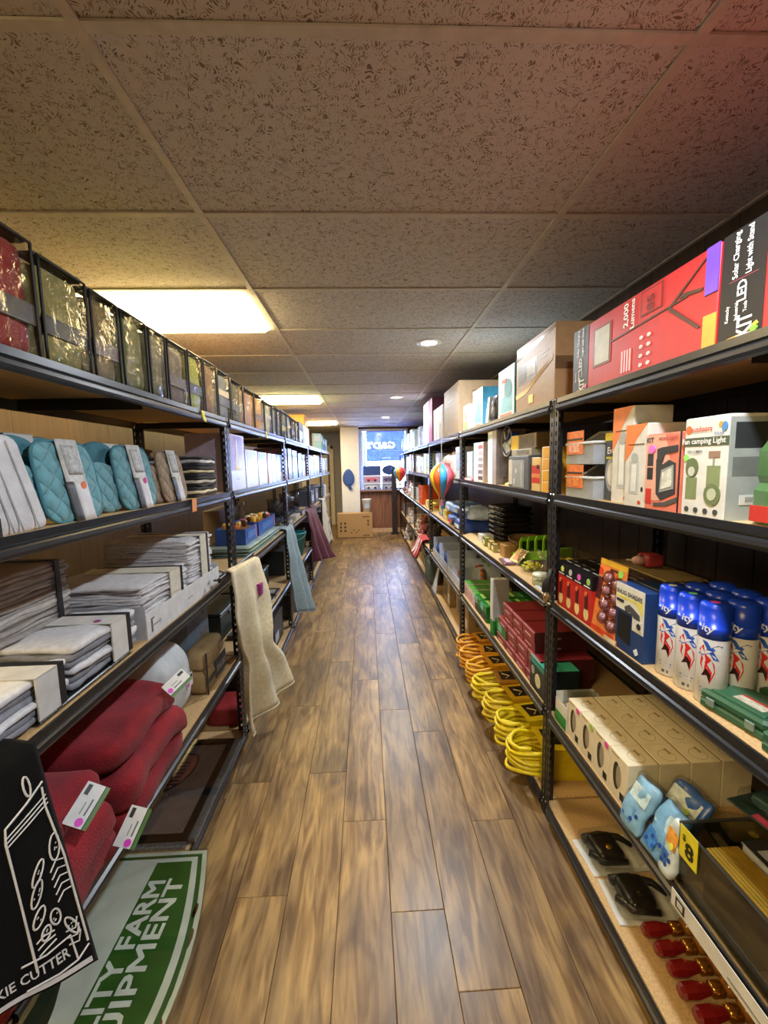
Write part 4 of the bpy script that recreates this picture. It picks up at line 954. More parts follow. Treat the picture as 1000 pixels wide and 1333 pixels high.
# green lantern cut by the right frame edge
t = thing('camping_lantern', 'green camping lantern cut off at the right frame edge', 'lantern')
MB().lathe([(0, 0), (.062, 0), (.068, .01), (.068, .07), (.060, .085), (.064, .10), (.064, .15), (.05, .175), (.035, .185)], 8).map(lambda q: (q[0], q[1] + .07, q[2])).build('lantern_body', M('4f7a45', .35, coat=.3), t)
MB().lathe([(.0, .185), (.03, .187), (.03, .20), (0, .205)], 16, (0, .07, 0)).build('cap', M('2c3a2a', .4), t, True)
MB().tube([(-.05 + .1 * k / 10, .07, .17 + .07 * math.sin(math.pi * k / 10)) for k in range(11)], .005, 6).build('handle', M('3a5a34', .4), t, True)
MB().box(-.03, .03, -.002, .004, .008, .04).build('label', M('c03028', .5), t)
place(t, 'R', .80, .02, z2)

# ---- third tier
z3 = TR[2]
def bulb_box(dot, label, group):
    w, d, h = .064, .088, .185; dims = (w, d, h); t = thing('bulb_box', label, 'box', group=group)
    MB().chbox(-w / 2, w / 2, 0, d, 0, h, .002).build('carton_body', M('b8281f', .35, coat=.2), t)
    MB().box(-w / 2 - .0005, w / 2 + .0005, -.0005, d + .0005, h * .72, h + .0006).build('black_lid', M('141416', .3), t)
    decal(t, 'bulb_picture', 'F', dims, disc(.42, .20, .26, .13), M('e0c98c', .4)); decal(t, 'bulb_neck', 'F', dims, rect(.26, .56, .30, .62), M('4a1612', .4), 2); decal(t, 'orange_flame', 'F', dims, disc(.35, .60, .14, .05, 8), M('e07040', .4), 3)
    decal(t, 'white_line', 'F', dims, rect(.12, .8, .745, .765), M('d8d8d4', .4), 2); decal(t, 'top_print', 'T', dims, rect(.2, .8, .30, .36), M('9a9a98', .4), 2); decal(t, 'top_print', 'T', dims, rect(.3, .7, .62, .68), M('77777a', .4), 2)
    if dot: decal(t, 'price_sticker', 'F', dims, disc(.6, .86, .18, .065), M(dot, .5), 3)
    return t
fl = [('c9d86a', 1.632, 'red and black bulb box with a yellow green sticker by the first right post'), ('b9b9b4', 1.566, 'red and black bulb box with a grey white sticker, second of the front row'), ('e060c0', 1.500, 'red and black bulb box with a pink sticker, third of the front row'), ('9cc070', 1.434, 'red and black bulb box with a green sticker beside the orange blister card')]
for c, y, lab in fl: place(bulb_box(c, lab, 'red bulb boxes in front'), 'R', y, .012, z3)
proto = None
for r in range(1, 4):
    for k in range(11):
        y = 1.632 - .066 * k
        if r == 1 and k > 6: continue
        if r == 2 and k > 6: continue
        if proto is None: proto = o = bulb_box(None, 'red and black bulb box in the dark rows behind the front row', 'red bulb boxes in the back rows')
        else: o = copy_tree(proto)
        place(o, 'R', y, .012 + .092 * r, z3)
t = thing('cabinet_lamp', 'small red clip lamp lying on a cardboard sheet on top of the bulb boxes', 'lamp')
MB().rbox(-.035, .035, 0, .07, .0, .05, .015, 6).build('lamp_body', M('a33a44', .35), t, True); MB().lathe([(.012, -.03), (.022, 0)], 12, (0, 0, .025), 'y').build('lamp_lens', M('c9a0a0', .2), t, True); MB().tube([(-.04, .03, .006), (-.10, .01, .004), (-.11, .05, .004), (-.05, .06, .004)], .004, 6).build('wire', M('b9b0a0', .5), t)
place(t, 'R', 1.50, .25, z3 + .185 + .0062)
t = thing('cardboard_sheet', 'cardboard sheet lying over the bulb boxes', 'cardboard'); MB().chbox(-.16, .16, 0, .14, 0, .004, .0005).build('sheet', M('7d6a45', .8), t); MB().box(-.16, .16, -.001, .0, 0, .004).build('torn_edge', M('94805a', .9), t); place(t, 'R', 1.47, .21, z3 + .1862)
# orange blister card with clear bulbs
t = thing('blister_card', 'orange blister card of clear purple bulbs standing before the bulb boxes', 'blister pack'); w, h = .150, .255
lean = lambda q: (q[0], q[1] + q[2] * .12, q[2])
MB().box(-w / 2, w / 2, 0, .002, 0, h).map(lean).build('card', M('e2813c', .4, var=.2, scale=30.), t)
def cp(nm, poly, hx, l=1.): 
    n = len(poly); MB().add([lean((-w / 2 + u * w, -.0008 * l, v * h)) for u, v in poly], [tuple(range(n))]).build(nm, M(hx, .4), t)
cp('yellow_top', [(0, .93), (1, .93), (1, 1), (0, 1)], 'e8b832'); cp('dark_slot', rect(.42, .70, .88, .91), '4a1c12', 2); cp('red_photo', rect(.0, .2, .45, .75), '5a2a2a'); cp('green_dot', disc(.80, .885, .09, .05), '8fd05a', 2); cp('red_panel', rect(0, .9, .03, .09), 'd0401e', 2); cp('pale_panel', rect(.55, 1, .0, .06), 'd8c8a8', 3); cp('logo_dot', disc(.08, .83, .08, .05), 'd83a30', 2)
vs, fs = text2d('2 BY 4', .03); MB().add([lean((x * .018, -.002, h * .83 + y * .018)) for x, y in vs], fs).build('lettering', M('c23a1c', .4), t)
for c in range(2):
    for r in range(4):
        x, z = -.008 + .052 * c, .055 + .045 * r + (.0 if c else .012)
        MB().lathe([(0, -.022), (.014, -.020), (.022, -.011), (.024, 0)], 16, (x, 0, z), 'y').map(lean).build('bubble', clear('mauve_plastic', 'e2cfd4', .08, .08), t, True)
        MB().lathe([(0, -.016), (.010, -.014), (.015, -.008), (.012, -.002)], 12, (x, 0, z), 'y').map(lean).build('bulb', M('c4a4ac', .2), t, True)
place(t, 'R', 1.325, .010, z3)
carton('sunshade_box', 'navy and white box lettered SNUG SHADES beside the spray cans', 'box', 'R', 1.193, .135, .11, .212, z3, .012, 0, '243f72', .35, [
    ('p', 'white_panel', 'F', [(0, .62), (0, 1), (1, 1), (1, .40), (.62, .40), (.62, .62)], M('dcdcd4', .4)), ('t', 'F', 'SNUG SHADES', .48, .88, .0135, TXT_K, 0, .03), ('p', 'yellow_band', 'F', rect(.05, .85, .79, .825), M('d8cc5a', .4), 2), ('p', 'yellow_corner', 'F', [(.72, .80), (.95, .86), (.95, .66)], M('ded36a', .4), 2), ('p', 'black_tab', 'F', rect(.04, .30, .725, .765), M('222', .4) if False else M('222226', .4), 3),
    ('p', 'glasses_picture', 'F', [(.34, .68), (.5, .74), (.62, .72), (.86, .66), (.88, .58), (.70, .58), (.55, .64), (.38, .62)], M('4a4b4e', .4), 3), ('p', 'pouch_photo', 'F', [(.10, .20), (.56, .15), (.56, .58), (.12, .60)], M('191b20', .3), 3), ('p', 'clip_photo', 'F', rect(.68, .96, .44, .57), M('cfd0cc', .4), 3), ('p', 'clip', 'F', disc(.86, .50, .07, .045), M('2a2a2c', .4), 4), ('p', 'white_gem', 'F', [(.70, .12), (.80, .17), (.86, .10), (.78, .06)], M('dfe3e8', .4), 2),
    ('t', 'R', 'SNUG SHADES', .5, .5, .026, TXT_W, 90, .03)])
# spray cans
def wrap_r(mb, r): return mb.map(lambda q: (q[0] if False else r * math.sin(q[0] / r) , -r * math.cos(q[0] / r), q[2]))
def spray_can(label, group, dot):
    t = thing('spray_can', label, 'spray can', group=group); r = .0325
    MB().lathe([(0, .002), (r - .003, 0), (r, .004), (r, .172), (r - .001, .176), (0, .176)], 28).build('can_body', M('d8dade', .25, coat=.3), t, True)
    MB().lathe([(r + .0004, .165), (r + .0008, .19), (r + .0002, .192), (r - .001, .192), (r - .001, .238), (r - .003, .246), (r - .008, .250), (0, .250)], 28).build('cap', M('1740c8', .28), t, True)
    def wp(nm, poly, hx, lift=.0004):
        n = len(poly); cx = sum(p[0] for p in poly) / n; cz = sum(p[1] for p in poly) / n
        R_ = r + lift; f = lambda x, z: (R_ * math.sin(x / R_), -R_ * math.cos(x / R_), z)
        MB().add([f(*p) for p in poly] + [f(cx, cz)], [(i, (i + 1) % n, n) for i in range(n)]).build(nm, M(hx, .35), t)
    wp('flame', [(-.004, .075), (-.016, .10), (-.014, .12), (-.020, .135), (-.010, .150), (-.006, .128), (.004, .12), (.014, .105), (.016, .085), (.006, .055), (.010, .085), (.0, .10)], 'cf2a2a')
    wp('flame_shadow', [(-.012, .072), (-.002, .094), (.008, .078), (.006, .058), (.002, .078)], '2a1416', .0008)
    def wt(nm, body, size, x, z, hx, rot=0., sx=1., lift=.001, bold=.03):
        vs, fs = text2d(body, bold); R_ = r + lift; a = math.radians(rot); out = []
        for px, py in vs:
            px *= size * sx; py *= size; px, py = px * math.cos(a) - py * math.sin(a) + x, px * math.sin(a) + py * math.cos(a) + z
            out.append((R_ * math.sin(px / R_), -R_ * math.cos(px / R_), py))
        MB().add(out, fs).build(nm, M(hx, .35), t)
    wt('letter_x', 'X', .034, .004, .138, '2a58b8', -12, 1.1, .0010, .06); wt('lettering', 'ity', .018, -.004, .188, 'dfe4ee', -12, 1., .0018)
    wp('info_line', [(-.014, .040), (.014, .034), (.014, .038), (-.014, .044)], '5a6aa8'); wp('info_line', [(-.014, .032), (.012, .027), (.012, .030), (-.014, .035)], '8a94b8')
    wp('hazard_icon', [(-.008, .012), (-.001, .012), (-.001, .02), (-.008, .02)], '55555a'); wp('hazard_icon', [(.004, .011), (.008, .011), (.008, .019), (.004, .019)], '55555a'); wp('base_line', [(-.03, .004), (-.01, .0035), (.01, .0035), (.03, .004), (.03, .006), (.01, .0055), (-.01, .0055), (-.03, .006)], '6a6a70')
    if dot: MB().lathe([(0, .2508), (.010, .2508), (.010, .250), (0, .250)], 12, (0, -.006, 0)).build('price_sticker', M(dot, .5), t)
    return t
CY = [1.078, 1.008, .938]; CX = [.045, .115, .185]
names = {(0, 0): ('e8e8e8', 'front row spray can with a blue cap next to the navy sunshade box'), (1, 0): ('7adf9a', 'front row spray can with a green sticker on its blue cap, in the middle'), (2, 0): ('e050c0', 'front row spray can with a pink sticker on its blue cap, nearest the camera'),
         (2, 1): (None, 'second row spray can right behind the pink-stickered one'), (2, 2): (None, 'third row spray can in shadow at the right end'), (0, 1): (None, 'spray can behind the can by the navy box'), (1, 1): (None, 'spray can behind the green-stickered can'), (0, 2): (None, 'back row spray can at the far left of the cluster'), (1, 2): (None, 'back row spray can in the middle of the cluster')}
for (i, j), (dot, lab) in names.items(): place(spray_can(lab, 'blue-capped spray cans', dot), 'R', CY[i], CX[j] + .012, z3, [0, 5, -3][i] + 36)
# green plastic cases
def tool_case(label, y, sb, z, yaw):
    t = thing('tool_case', label, 'case', group='green plastic cases'); m = M('2f5a40', .4)
    MB().chbox(-.075, .075, 0, .115, 0, .021, .005).build('case_bottom', m, t); c = MB().chbox(-.075, .075, 0, .115, .0215, .044, .006).build('case_lid', m, t)
    MB().chbox(-.06, .06, .015, .10, .0435, .047, .002).build('lid_panel', M('35654a', .4), c); MB().box(-.02, .045, .03, .055, .0465, .0478).build('label', M('b9b5a4', .5, var=.3, scale=90.), c); MB().box(-.02, .045, .055, .064, .0465, .0478).build('red_label', M('b03a30', .5), c)
    for x in (-.045, .045): MB().chbox(x - .010, x + .010, -.005, .001, .012, .032, .002).build('latch', M('7d8f84', .3), t)
    return place(t, 'R', y, sb, z, yaw)
tool_case('green plastic case right beside the spray cans', .852, .03, z3, 8)
tool_case('green plastic case stacked behind the two front ones', .845, .165, z3, 5)
tool_case('green plastic case at the front right frame edge', .690, .022, z3, 4)
tool_case('green plastic case at the back right frame edge', .685, .160, z3, 3)
# hanging filament bulb on the first right post
t = thing('hanging_bulb', 'clear filament bulb with a black socket hanging on the first right post', 'light bulb', (.742, 1.70, .985))
MB().lathe([(0, 0), (.014, .002), (.024, .012), (.0285, .027), (.026, .042), (.017, .058), (.013, .066)], 20).map(lambda q: (q[0], q[1] - q[2] * .15, q[2])).build('glass_bulb', clear('bulb_glass', 'eef0ea', .16, .02), t, True)
MB().lathe([(.014, .066), (.017, .072), (.017, .105), (.010, .125), (.006, .165)], 16).map(lambda q: (q[0] + max(0, q[2] - .1) * .25, q[1] - q[2] * .15, q[2])).build('socket', M('222224', .45), t, True)
for k in range(4): MB().tube([(.006 * math.cos(k * 1.57), .006 * math.sin(k * 1.57) - .006, .02), (.010 * math.cos(k * 1.57), .010 * math.sin(k * 1.57) - .009, .055)], .0012, 5).build('filament', M('d8a040', .3), t)

# ---- fourth tier
z4r = TR[3]
CREAM = M('e0d4b6', .6, var=.06)
def kraft(label, y, sb, front, dot=None):
    w, d, h = .094, .098, .155; dims = (w, d, h); t = thing('kraft_box', label, 'box', group='cream kraft boxes')
    MB().chbox(-w / 2, w / 2, 0, d, 0, h, .0015).build('carton_body', CREAM, t)
    MB().tube([(.025 * math.cos(2 * math.pi * i / 18) + .01, d / 2 + .025 * math.sin(2 * math.pi * i / 18), h + .0004) for i in range(18)], .0007, 4, True).build('printed_ring', M('8f7a52', .6), t)
    decal(t, 'top_print', 'T', dims, rect(.25, .55, .60, .68), M('a08a60', .6)); decal(t, 'top_edge', 'T', dims, rect(.0, 1, .96, 1.), M('8a744c', .7))
    if front:
        decal(t, 'dark_window', 'F', dims, disc(.40, .52, .19, .30, 20), M('2a2320', .3)); decal(t, 'window_glint', 'F', dims, disc(.52, .55, .13, .24, 16), M('9a8f78', .3), 2); decal(t, 'barcode', 'F', dims, rect(.62, .86, .10, .26), M('2a2622', .5)); decal(t, 'printed_line', 'F', dims, rect(.1, .5, .93, .95), M('8a744c', .6))
    if dot: decal(t, 'price_sticker', 'F', dims, disc(.80, .92, .12, .07), M(dot, .5), 3)
    return place(t, 'R', y, sb, z4r)
KY = [1.498, 1.402, 1.306, 1.210]; KN = ['first', 'second', 'third', 'fourth']
for i in range(4):
    for j in range(4):
        if j == 0: lab = ['cream kraft box with a pink sticker beside the white flap box', 'cream kraft box with a dark oval window and green mark, second of the front row', 'cream kraft box with a dark oval window and pink sticker, third of the front row', 'cream kraft box with a dark oval window behind the blue pouches'][i]
        else: lab = '%s cream kraft box from the post in the %s row behind the aisle' % (KN[i], KN[j])
        kraft(lab, KY[i], .012 + .101 * j, j == 0, [ 'e050a0', '9cc85a', 'e050a0', None][i] if j == 0 else None)
t = thing('open_box', 'open white box with a green front beside the first right post', 'box'); w, d, h = .095, .16, .125
MB().box(-w / 2, w / 2, 0, .002, 0, h * .8).box(-w / 2, w / 2, d - .002, d, 0, h).box(-w / 2, -w / 2 + .002, .002, d - .002, 0, h).box(w / 2 - .002, w / 2, .002, d - .002, 0, h).box(-w / 2 + .002, w / 2 - .002, .002, d - .002, 0, .002).build('carton_body', M('d9d7cc', .5), t)
MB().box(-w / 2, w / 2, -.0012, -.0002, 0, h * .42).build('green_print', M('2f8a3a', .4), t); MB().box(-w / 2 + .003, w / 2 - .003, .004, d - .004, h * .6, h * .62).build('inner_card', M('e2ded2', .6), t); MB().box(-.03, .015, .04, .09, h * .62, h * .622).build('printed_label', M('c98aa8', .5, var=.4, scale=60.), t)
MB().box(-.002, 0, .01, .12, h * .622, h + .03).box(.03, .032, .03, .13, h * .622, h + .035).build('divider', clear('clear_divider', 'e6e8e6', .10, .1), t)
place(t, 'R', 1.605, .010, z4r)
carton('carton', 'black carton with a grey base strip at the back of the fourth right shelf', 'box', 'R', 1.49, .26, .05, .30, z4r, .42, 0, '151517', .4, [('p', 'grey_strip', 'F', rect(0, 1, .58, .70), M('9a9a9a', .5))])
def pouch(label, y, sb, z, w, h, th, cols, yaw, lean_, seed, dots=None, name='pouch'):
    t = thing(name, label, 'pouch'); a = math.radians(lean_)
    rot = lambda q: (q[0], q[1] * math.cos(a) + q[2] * math.sin(a), -q[1] * math.sin(a) + q[2] * math.cos(a) + th * math.sin(a) * .5)
    MB().rbox(-w / 2, w / 2, 0, th, 0, h, th * .48, 10, .0, .011, seed, 20.).map(rot).build('pouch_body', M(cols[0], .3, var=.25, scale=25.), t, True)
    MB().box(-w * .40, w * .40, -.003, -.001, h * .55, h * .85).map(rot).build('print_panel', M(cols[1], .35, var=.3, scale=50.), t); MB().box(-w * .40, w * .1, -.003, -.001, h * .12, h * .42).map(rot).build('print_panel', M(cols[2], .35, var=.2, scale=50.), t)
    for k in range(4): MB().lathe([(0, -.0045), (.006, -.0045), (.006, -.002), (0, -.002)], 8, (-w * .28 + w * .17 * k, 0, h * (.2 + .12 * (k % 2))), 'y').map(rot).build('paw_print', M('1f4a9a', .4), t)
    MB().rbox(-w / 2 - .003, w / 2 + .003, -.005, th + .003, 0, h + .012, th * .5, 10, .0, .011, seed, 20.).map(rot).build('film', FILM, t, True)
    if dots: MB().lathe([(0, -.008), (.008, -.008), (.008, -.006), (0, -.006)], 12, (w * .2, 0, h * .6), 'y').map(rot).build('price_sticker', M(dots, .5), t)
    return place(t, 'R', y, sb, z, yaw)
pouch('pale blue printed pouch leaning over the shelf edge before the kraft boxes', 1.112, -.022, z4r + .0, .085, .150, .022, ('8fbfe0', 'cfe4f2', '5f9fd0'), 0, 24, 1)
pouch('light blue pouch with paw prints, second in the leaning row', 1.020, -.020, z4r + .0, .085, .155, .022, ('7fb4dc', 'd3e6f0', '3f7fc0'), -4, 28, 2)
pouch('deep blue pouch with a lime sticker behind the leaning pouches', 1.075, .060, z4r + .0, .12, .165, .025, ('2a5fb8', 'd9e4ee', '2f6fd0'), 6, 38, 3, 'c8e04a')
pouch('white and orange printed pouch beside the acrylic display box', .968, -.012, z4r + .0, .05, .145, .02, ('d8e0dc', 'e09a3a', '3f78c0'), -8, 12, 4, 'd8e04a')
def blister(label, y, sb, z, w, d, cols, yaw, seed, dot):
    t = thing('blister_pack', label, 'blister pack'); g = random.Random(seed)
    MB().chbox(-w / 2, w / 2, 0, d, 0, .004, .0008).build('card', M(cols[0], .4, var=.3, scale=30.), t)
    MB().rbox(-w * .32, w * .12, d * .2, d * .75, .004, .036, .014, 6, .0, .003, seed).build('tool_inside', M(cols[1], .35), t, True); MB().rbox(w * .10, w * .36, d * .3, d * .62, .004, .028, .012, 6).build('tool_head', M(cols[2], .4), t, True)
    MB().rbox(-w * .45, w * .45, d * .08, d * .92, .003, .046, .02, 8, .0, .006, seed + 4, 18.).build('clear_bubble', FILM, t, True)
    MB().box(-w * .1, w * .3, d * .02, d * .14, .0042, .0052).build('label_print', M(cols[3], .5, var=.3, scale=80.), t); MB().lathe([(0, .0475), (.011, .0475), (.011, .046), (0, .046)], 12, (w * .18, d * .45, 0)).build('price_sticker', M(dot, .5), t)
    return place(t, 'R', y, sb, z, yaw)
blister('clear packed green and tan tool lying behind the blue pouches', 1.06, .20, z4r + .0, .14, .20, ('3a4640', 'b39a72', '4f7a3a', 'd8d2c0'), -12, 3, 'c8b060')
blister('clear packed dark teal tool with a yellow dot and pink tag', .93, .195, z4r + .17 + .0012, .15, .19, ('263c3c', '2f4f50', '1c2224', 'c04a70'), 10, 5, 'd0b040')
# acrylic display box with packs
t = thing('display_case', 'clear acrylic display box with gold-edged packs and a yellow 8 dollar sign', 'display box'); w, d, h = .52, .36, .168
AC = clear('smoked_acrylic', 'dcdbd2', .05, .04, 0, 35., .35)
MB().box(-w / 2, w / 2, 0, .003, 0, h).box(-w / 2, -w / 2 + .003, .003, d, 0, h).box(w / 2 - .003, w / 2, .003, d, 0, h).box(-w / 2 + .003, w / 2 - .003, d - .003, d, 0, h).box(-w / 2 + .003, w / 2 - .003, .003, d - .003, 0, .003).build('acrylic_shell', AC, t)
MB().tube([(-w / 2, .0015, h), (-w / 2, d, h)], .004, 6).tube([(-w / 2, .0015, h), (w / 2, .0015, h)], .003, 6).build('rim', M('3a3a38', .3), t)
s_ = MB().box(-w / 2 + .006, -w / 2 + .062, -.0022, -.0005, h * .52, h + .004).build('price_sign', M('e3d52e', .45), t)
letters(s_, 'F', (w, d, h), '8', .074, .72, .040, M('2a2410', .5), 0, .05, 4.2); letters(s_, 'F', (w, d, h), '$', .040, .86, .016, M('2a2410', .5), 0, .03, 4.2)
for k in range(9): MB().box(-w / 2 + .07, w / 2 - .02, .012 + .009 * k, .018 + .009 * k, .004, h - .006).build('gold_edged_pack', M(['3c3a36', '55504a', '2f2f30'][k % 3], .35), t)
for k in range(9): MB().box(-w / 2 + .07, w / 2 - .02, .0115 + .009 * k, .0185 + .009 * k, h - .0058, h - .003).build('gold_edge', M('e0b84a', .25, .7), t)
for k in range(3):
    o = MB().chbox(-w / 2 + .05, w / 2 - .02, .115 + .075 * k, .180 + .075 * k, .004, h - .01 - .01 * k, .002).build('boxed_pack', M(['26272b', '1e1f23', '2a2a2e'][k], .35), t)
    MB().box(-w / 2 + .06, w / 2 - .03, .113 + .075 * k, .1148 + .075 * k, .01, h - .012).build('pale_card', M(['b9bcc2', 'a0a4aa', 'd0c48a'][k], .4), o); MB().box(-w / 2 + .09, -w / 2 + .18, .1125 + .075 * k, .1135 + .075 * k, h * .55, h * .85).build('dark_logo', M('2a2c36', .4), o)
    for q in range(4): MB().box(-w / 2 + .08 + .1 * q, -w / 2 + .13 + .1 * q, .13 + .075 * k, .155 + .075 * k, h - .0102 - .01 * k, h - .0085 - .01 * k).build('printed_mark', M('8f929a', .4), o)
place(t, 'R', .685, .008, z4r)
t = thing('shelf_label', 'white paper label strip with a black square icon on the beam below the display box', 'label', (XR - .0138, .66, z4r - .042))
MB().box(-.0008, .0008, -.27, .27, 0, .045).build('paper', M('d8d5cc', .6), t); MB().box(-.0016, -.0006, .225, .255, .008, .036).build('icon', M('2a2a2a', .6), t); MB().box(-.0022, -.0012, .231, .249, .014, .030).build('icon_centre', M('c9c6bd', .6), t)
for k in range(3): MB().box(-.0016, -.0006, -.18 + .1 * k, -.10 + .1 * k, .012, .016).build('printed_line', M('7a7872', .6), t)

# ---- bottom tier
z5 = TR[4]
def headlamp(label, y, sb, yaw, seed):
    t = thing('tool_pack', label, 'blister pack', group='black tool packs on the bottom shelf'); w, d = .155, .22
    MB().chbox(-w / 2, w / 2, 0, d, 0, .004, .001).build('card', M('c9c9c4', .5), t)
    MB().rbox(-.055, .055, .04, .14, .004, .060, .02, 7, .002, .003, seed).build('tool_body', M('17181a', .3), t, True); MB().tube([(-.05, .03, .03), (-.055, .10, .035), (-.04, .17, .032), (0, .20, .03)], [.016, .014, .012, .008], 8).build('tool_handle', M('1c1d1f', .35), t, True)
    MB().tube([(.01, .02, .03), (.05, .06, .032), (.06, .14, .03)], [.012, .014, .010], 8).build('tool_arm', M('202124', .3), t, True); MB().lathe([(0, .063), (.013, .062), (.014, .058)], 16, (.02, .09, 0)).build('brass_badge', M('b08a3c', .3, .8), t, True)
    MB().rbox(-w * .47, w * .47, .012, d - .012, .003, .068, .02, 8, .001, .004, seed + 2, 15.).build('clear_bubble', FILM, t, True)
    return place(t, 'R', y, sb, z5, yaw)
headlamp('black tool in a clear pack on the bottom right shelf, farther one', 1.425, .025, 3, 1)
headlamp('black tool in a clear pack with a brass badge, nearer to the red-handled tools', 1.262, .030, -4, 4)
def red_tool(label, y, sb):
    t = thing('brass_tool', label, 'tool', group='red-handled brass tools'); RG = M('7d1a1c', .12, coat=.5)
    MB().lathe([(0, -.0), (.014, .003), (.020, .014), (.021, .05), (.016, .075), (.013, .09)], 8, (0, 0, .022), 'y').build('red_handle', RG, t); MB().lathe([(.012, .09), (.019, .095), (.019, .125), (.014, .13)], 16, (0, 0, .022), 'y').build('brass_collar', M('c08a3a', .2, .9), t, True)
    MB().lathe([(.014, .13), (.022, .135), (.024, .165), (.020, .185), (0, .188)], 16, (0, 0, .026), 'y').build('amber_head', M('8a5a26', .15, coat=.5), t, True); MB().box(-.022, .022, .150, .160, .048, .053).box(-.005, .005, .13, .17, .049, .054).build('highlight_cross', M('d8a84a', .2, .9), t)  # T-shaped highlight on the head, built as a bright metal cross
    return place(t, 'R', y, sb, z5 + .001)
RN = ['first', 'second', 'third', 'fourth', 'fifth', 'sixth', 'seventh', 'eighth']
for k in range(8): red_tool(RN[k] + ' red-handled brass tool from the black tool packs along the bottom shelf', 1.150 - .0525 * k, .075 + .004 * (k % 3))
# ================================================================== right shelves, second unit
w_ = M('e8eaea', .4)
carton('carton', 'big brown cardboard carton with a dark photo label on the top right shelf', 'box', 'R', 1.985, .45, .40, .325, TR[0], .02, 0, 'a8855a', .55, [
    ('p', 'photo_label', 'F', rect(.06, .58, .42, .72), M('6a5a4c', .4, var=.5, scale=25.)), ('p', 'photo_detail', 'F', rect(.10, .28, .46, .58), M('4a4038', .4, var=.4, scale=50.), 2), ('p', 'photo_detail', 'F', rect(.33, .55, .50, .68), M('8a7a5c', .4, var=.4, scale=50.), 2),
    ('p', 'packing_tape', 'F', [(0, .80), (1, .93), (1, .985), (0, .87)], M('8f7048', .2)), ('p', 'packing_tape', 'F', [(0, .22), (.3, .26), (.95, .55), (.95, .62), (.3, .34), (0, .30)], M('b39364', .2), 1.5), ('p', 'bright_label', 'F', rect(.38, .50, .10, .22), M('f0d878', .4), 3), ('p', 'printed_line', 'F', rect(.66, .86, .70, .72), M('6f5a40', .5)), ('p', 'printed_line', 'F', rect(.66, .82, .64, .66), M('6f5a40', .5)), ('p', 'packing_tape', 'R', rect(0, 1, .42, .58), M('6f573a', .25)), ('p', 'packing_tape', 'T', rect(0, 1, .42, .58), M('b5946a', .25), 2)])
def fan_box(label, y, w, h, sb, c='58a6b4'):
    return carton('fan_box', label, 'box', 'R', y, w, .22, h, TR[0], sb, 0, 'dfe6e4', .4, [('p', 'teal_photo', 'F', rect(.20, .88, .12, .62), M(c, .4, var=.2, scale=30.)), ('p', 'fan_head', 'F', disc(.64, .58, .22, .18), M('2f8494', .4), 2), ('p', 'white_bottle', 'F', rect(.24, .42, .42, .80), M('eef0ee', .4), 3), ('p', 'red_tag', 'F', rect(.26, .56, .72, .78), M('d8503c', .4), 4), ('p', 'grey_title', 'F', rect(.22, .80, .86, .93), M('b4bcbc', .4)), ('p', 'red_base', 'F', rect(.12, .85, .05, .10), M('d86048', .4)), ('p', 'side_marks', 'F', rect(.03, .10, .1, .95), M('9ab4b4', .5, var=.4, scale=80.)), ('p', 'teal_side', 'R', rect(0, 1, 0, 1), M(c, .4, var=.15))])
fan_box('white fan box with a teal photo leaning next to the brown carton', 2.375, .27, .275, .02)
t = thing('headset_pack', 'black and white curved headset pack between the teal fan boxes', 'package')
MB().rbox(-.06, .10, 0, .14, 0, .175, .035, 7, .0, .004, 3).build('pack_body', M('20242e', .35), t, True); MB().prism([(-.105, 0), (-.055, 0), (-.02, .17), (-.05, .165), (-.09, .08)], -.004, .10, 'y').build('white_flap', w_, t); MB().tube([(-.03, -.004, .03), (.02, -.010, .09), (.06, -.006, .11), (.09, -.004, .15)], .004, 6).build('cord', M('8f949c', .4), t)
place(t, 'R', 2.685, .03, TR[0])
carton('carton', 'grey carton with white letters up its side, behind the headset pack', 'box', 'R', 2.60, .06, .14, .19, TR[0], .20, 0, '6a7076', .4, [('t', 'F', 'bluetooth', .5, .5, .02, TXT_W, 90, .02)])
fan_box('bright teal fan box behind the headset pack', 2.975, .25, .26, .02, '3f9cc4')
fan_box('second teal fan box at the back beside the bright teal one', 2.73, .20, .255, .245, '3f94b8')
carton('carton', 'small green and red carton over the second right post', 'box', 'R', 3.32, .16, .20, .20, TR[0], .02, 0, 'c8d0b0', .4, [('p', 'green_print', 'F', rect(.1, .9, .0, .4), M('6fae4a', .4, var=.3, scale=40.)), ('p', 'red_print', 'F', rect(.2, .8, .45, .75), M('c9665a', .4, var=.3, scale=40.))])
for k, (y, lab) in enumerate([(3.15, 'brown carton with a white label at the back of the top right shelf, nearer one'), (3.45, 'brown carton with a white label at the back of the top right shelf, farther one')]): carton('carton', lab, 'box', 'R', y, .26, .15, .34, TR[0], .27, 0, '8f7452', .55, [('p', 'white_label', 'F', rect(.2, .8, .76, .94), M('dcdcd8', .5)), ('p', 'packing_tape', 'F', rect(.45, .55, 0, .76), M('a88c64', .3))])
carton('carton', 'tall brown carton with printed text lines over the second right post', 'box', 'R', 3.90, .66, .36, .44, TR[0], .02, 0, '9c8468', .55, [('p', 'printed_line', 'R', rect(.3, .75, .80 - .06 * k, .812 - .06 * k), M('5c4a38', .5)) for k in range(9)] + [('p', 'grey_label', 'R', rect(.4, .8, .05, .16), M('7d7a78', .5)), ('p', 'logo_dot', 'R', disc(.3, .28, .03, .02), M('4a3a30', .5)), ('p', 'printed_line', 'F', rect(.2, .7, .7, .73), M('6c5844', .5)), ('p', 'printed_line', 'F', rect(.2, .5, .6, .63), M('6c5844', .5))])
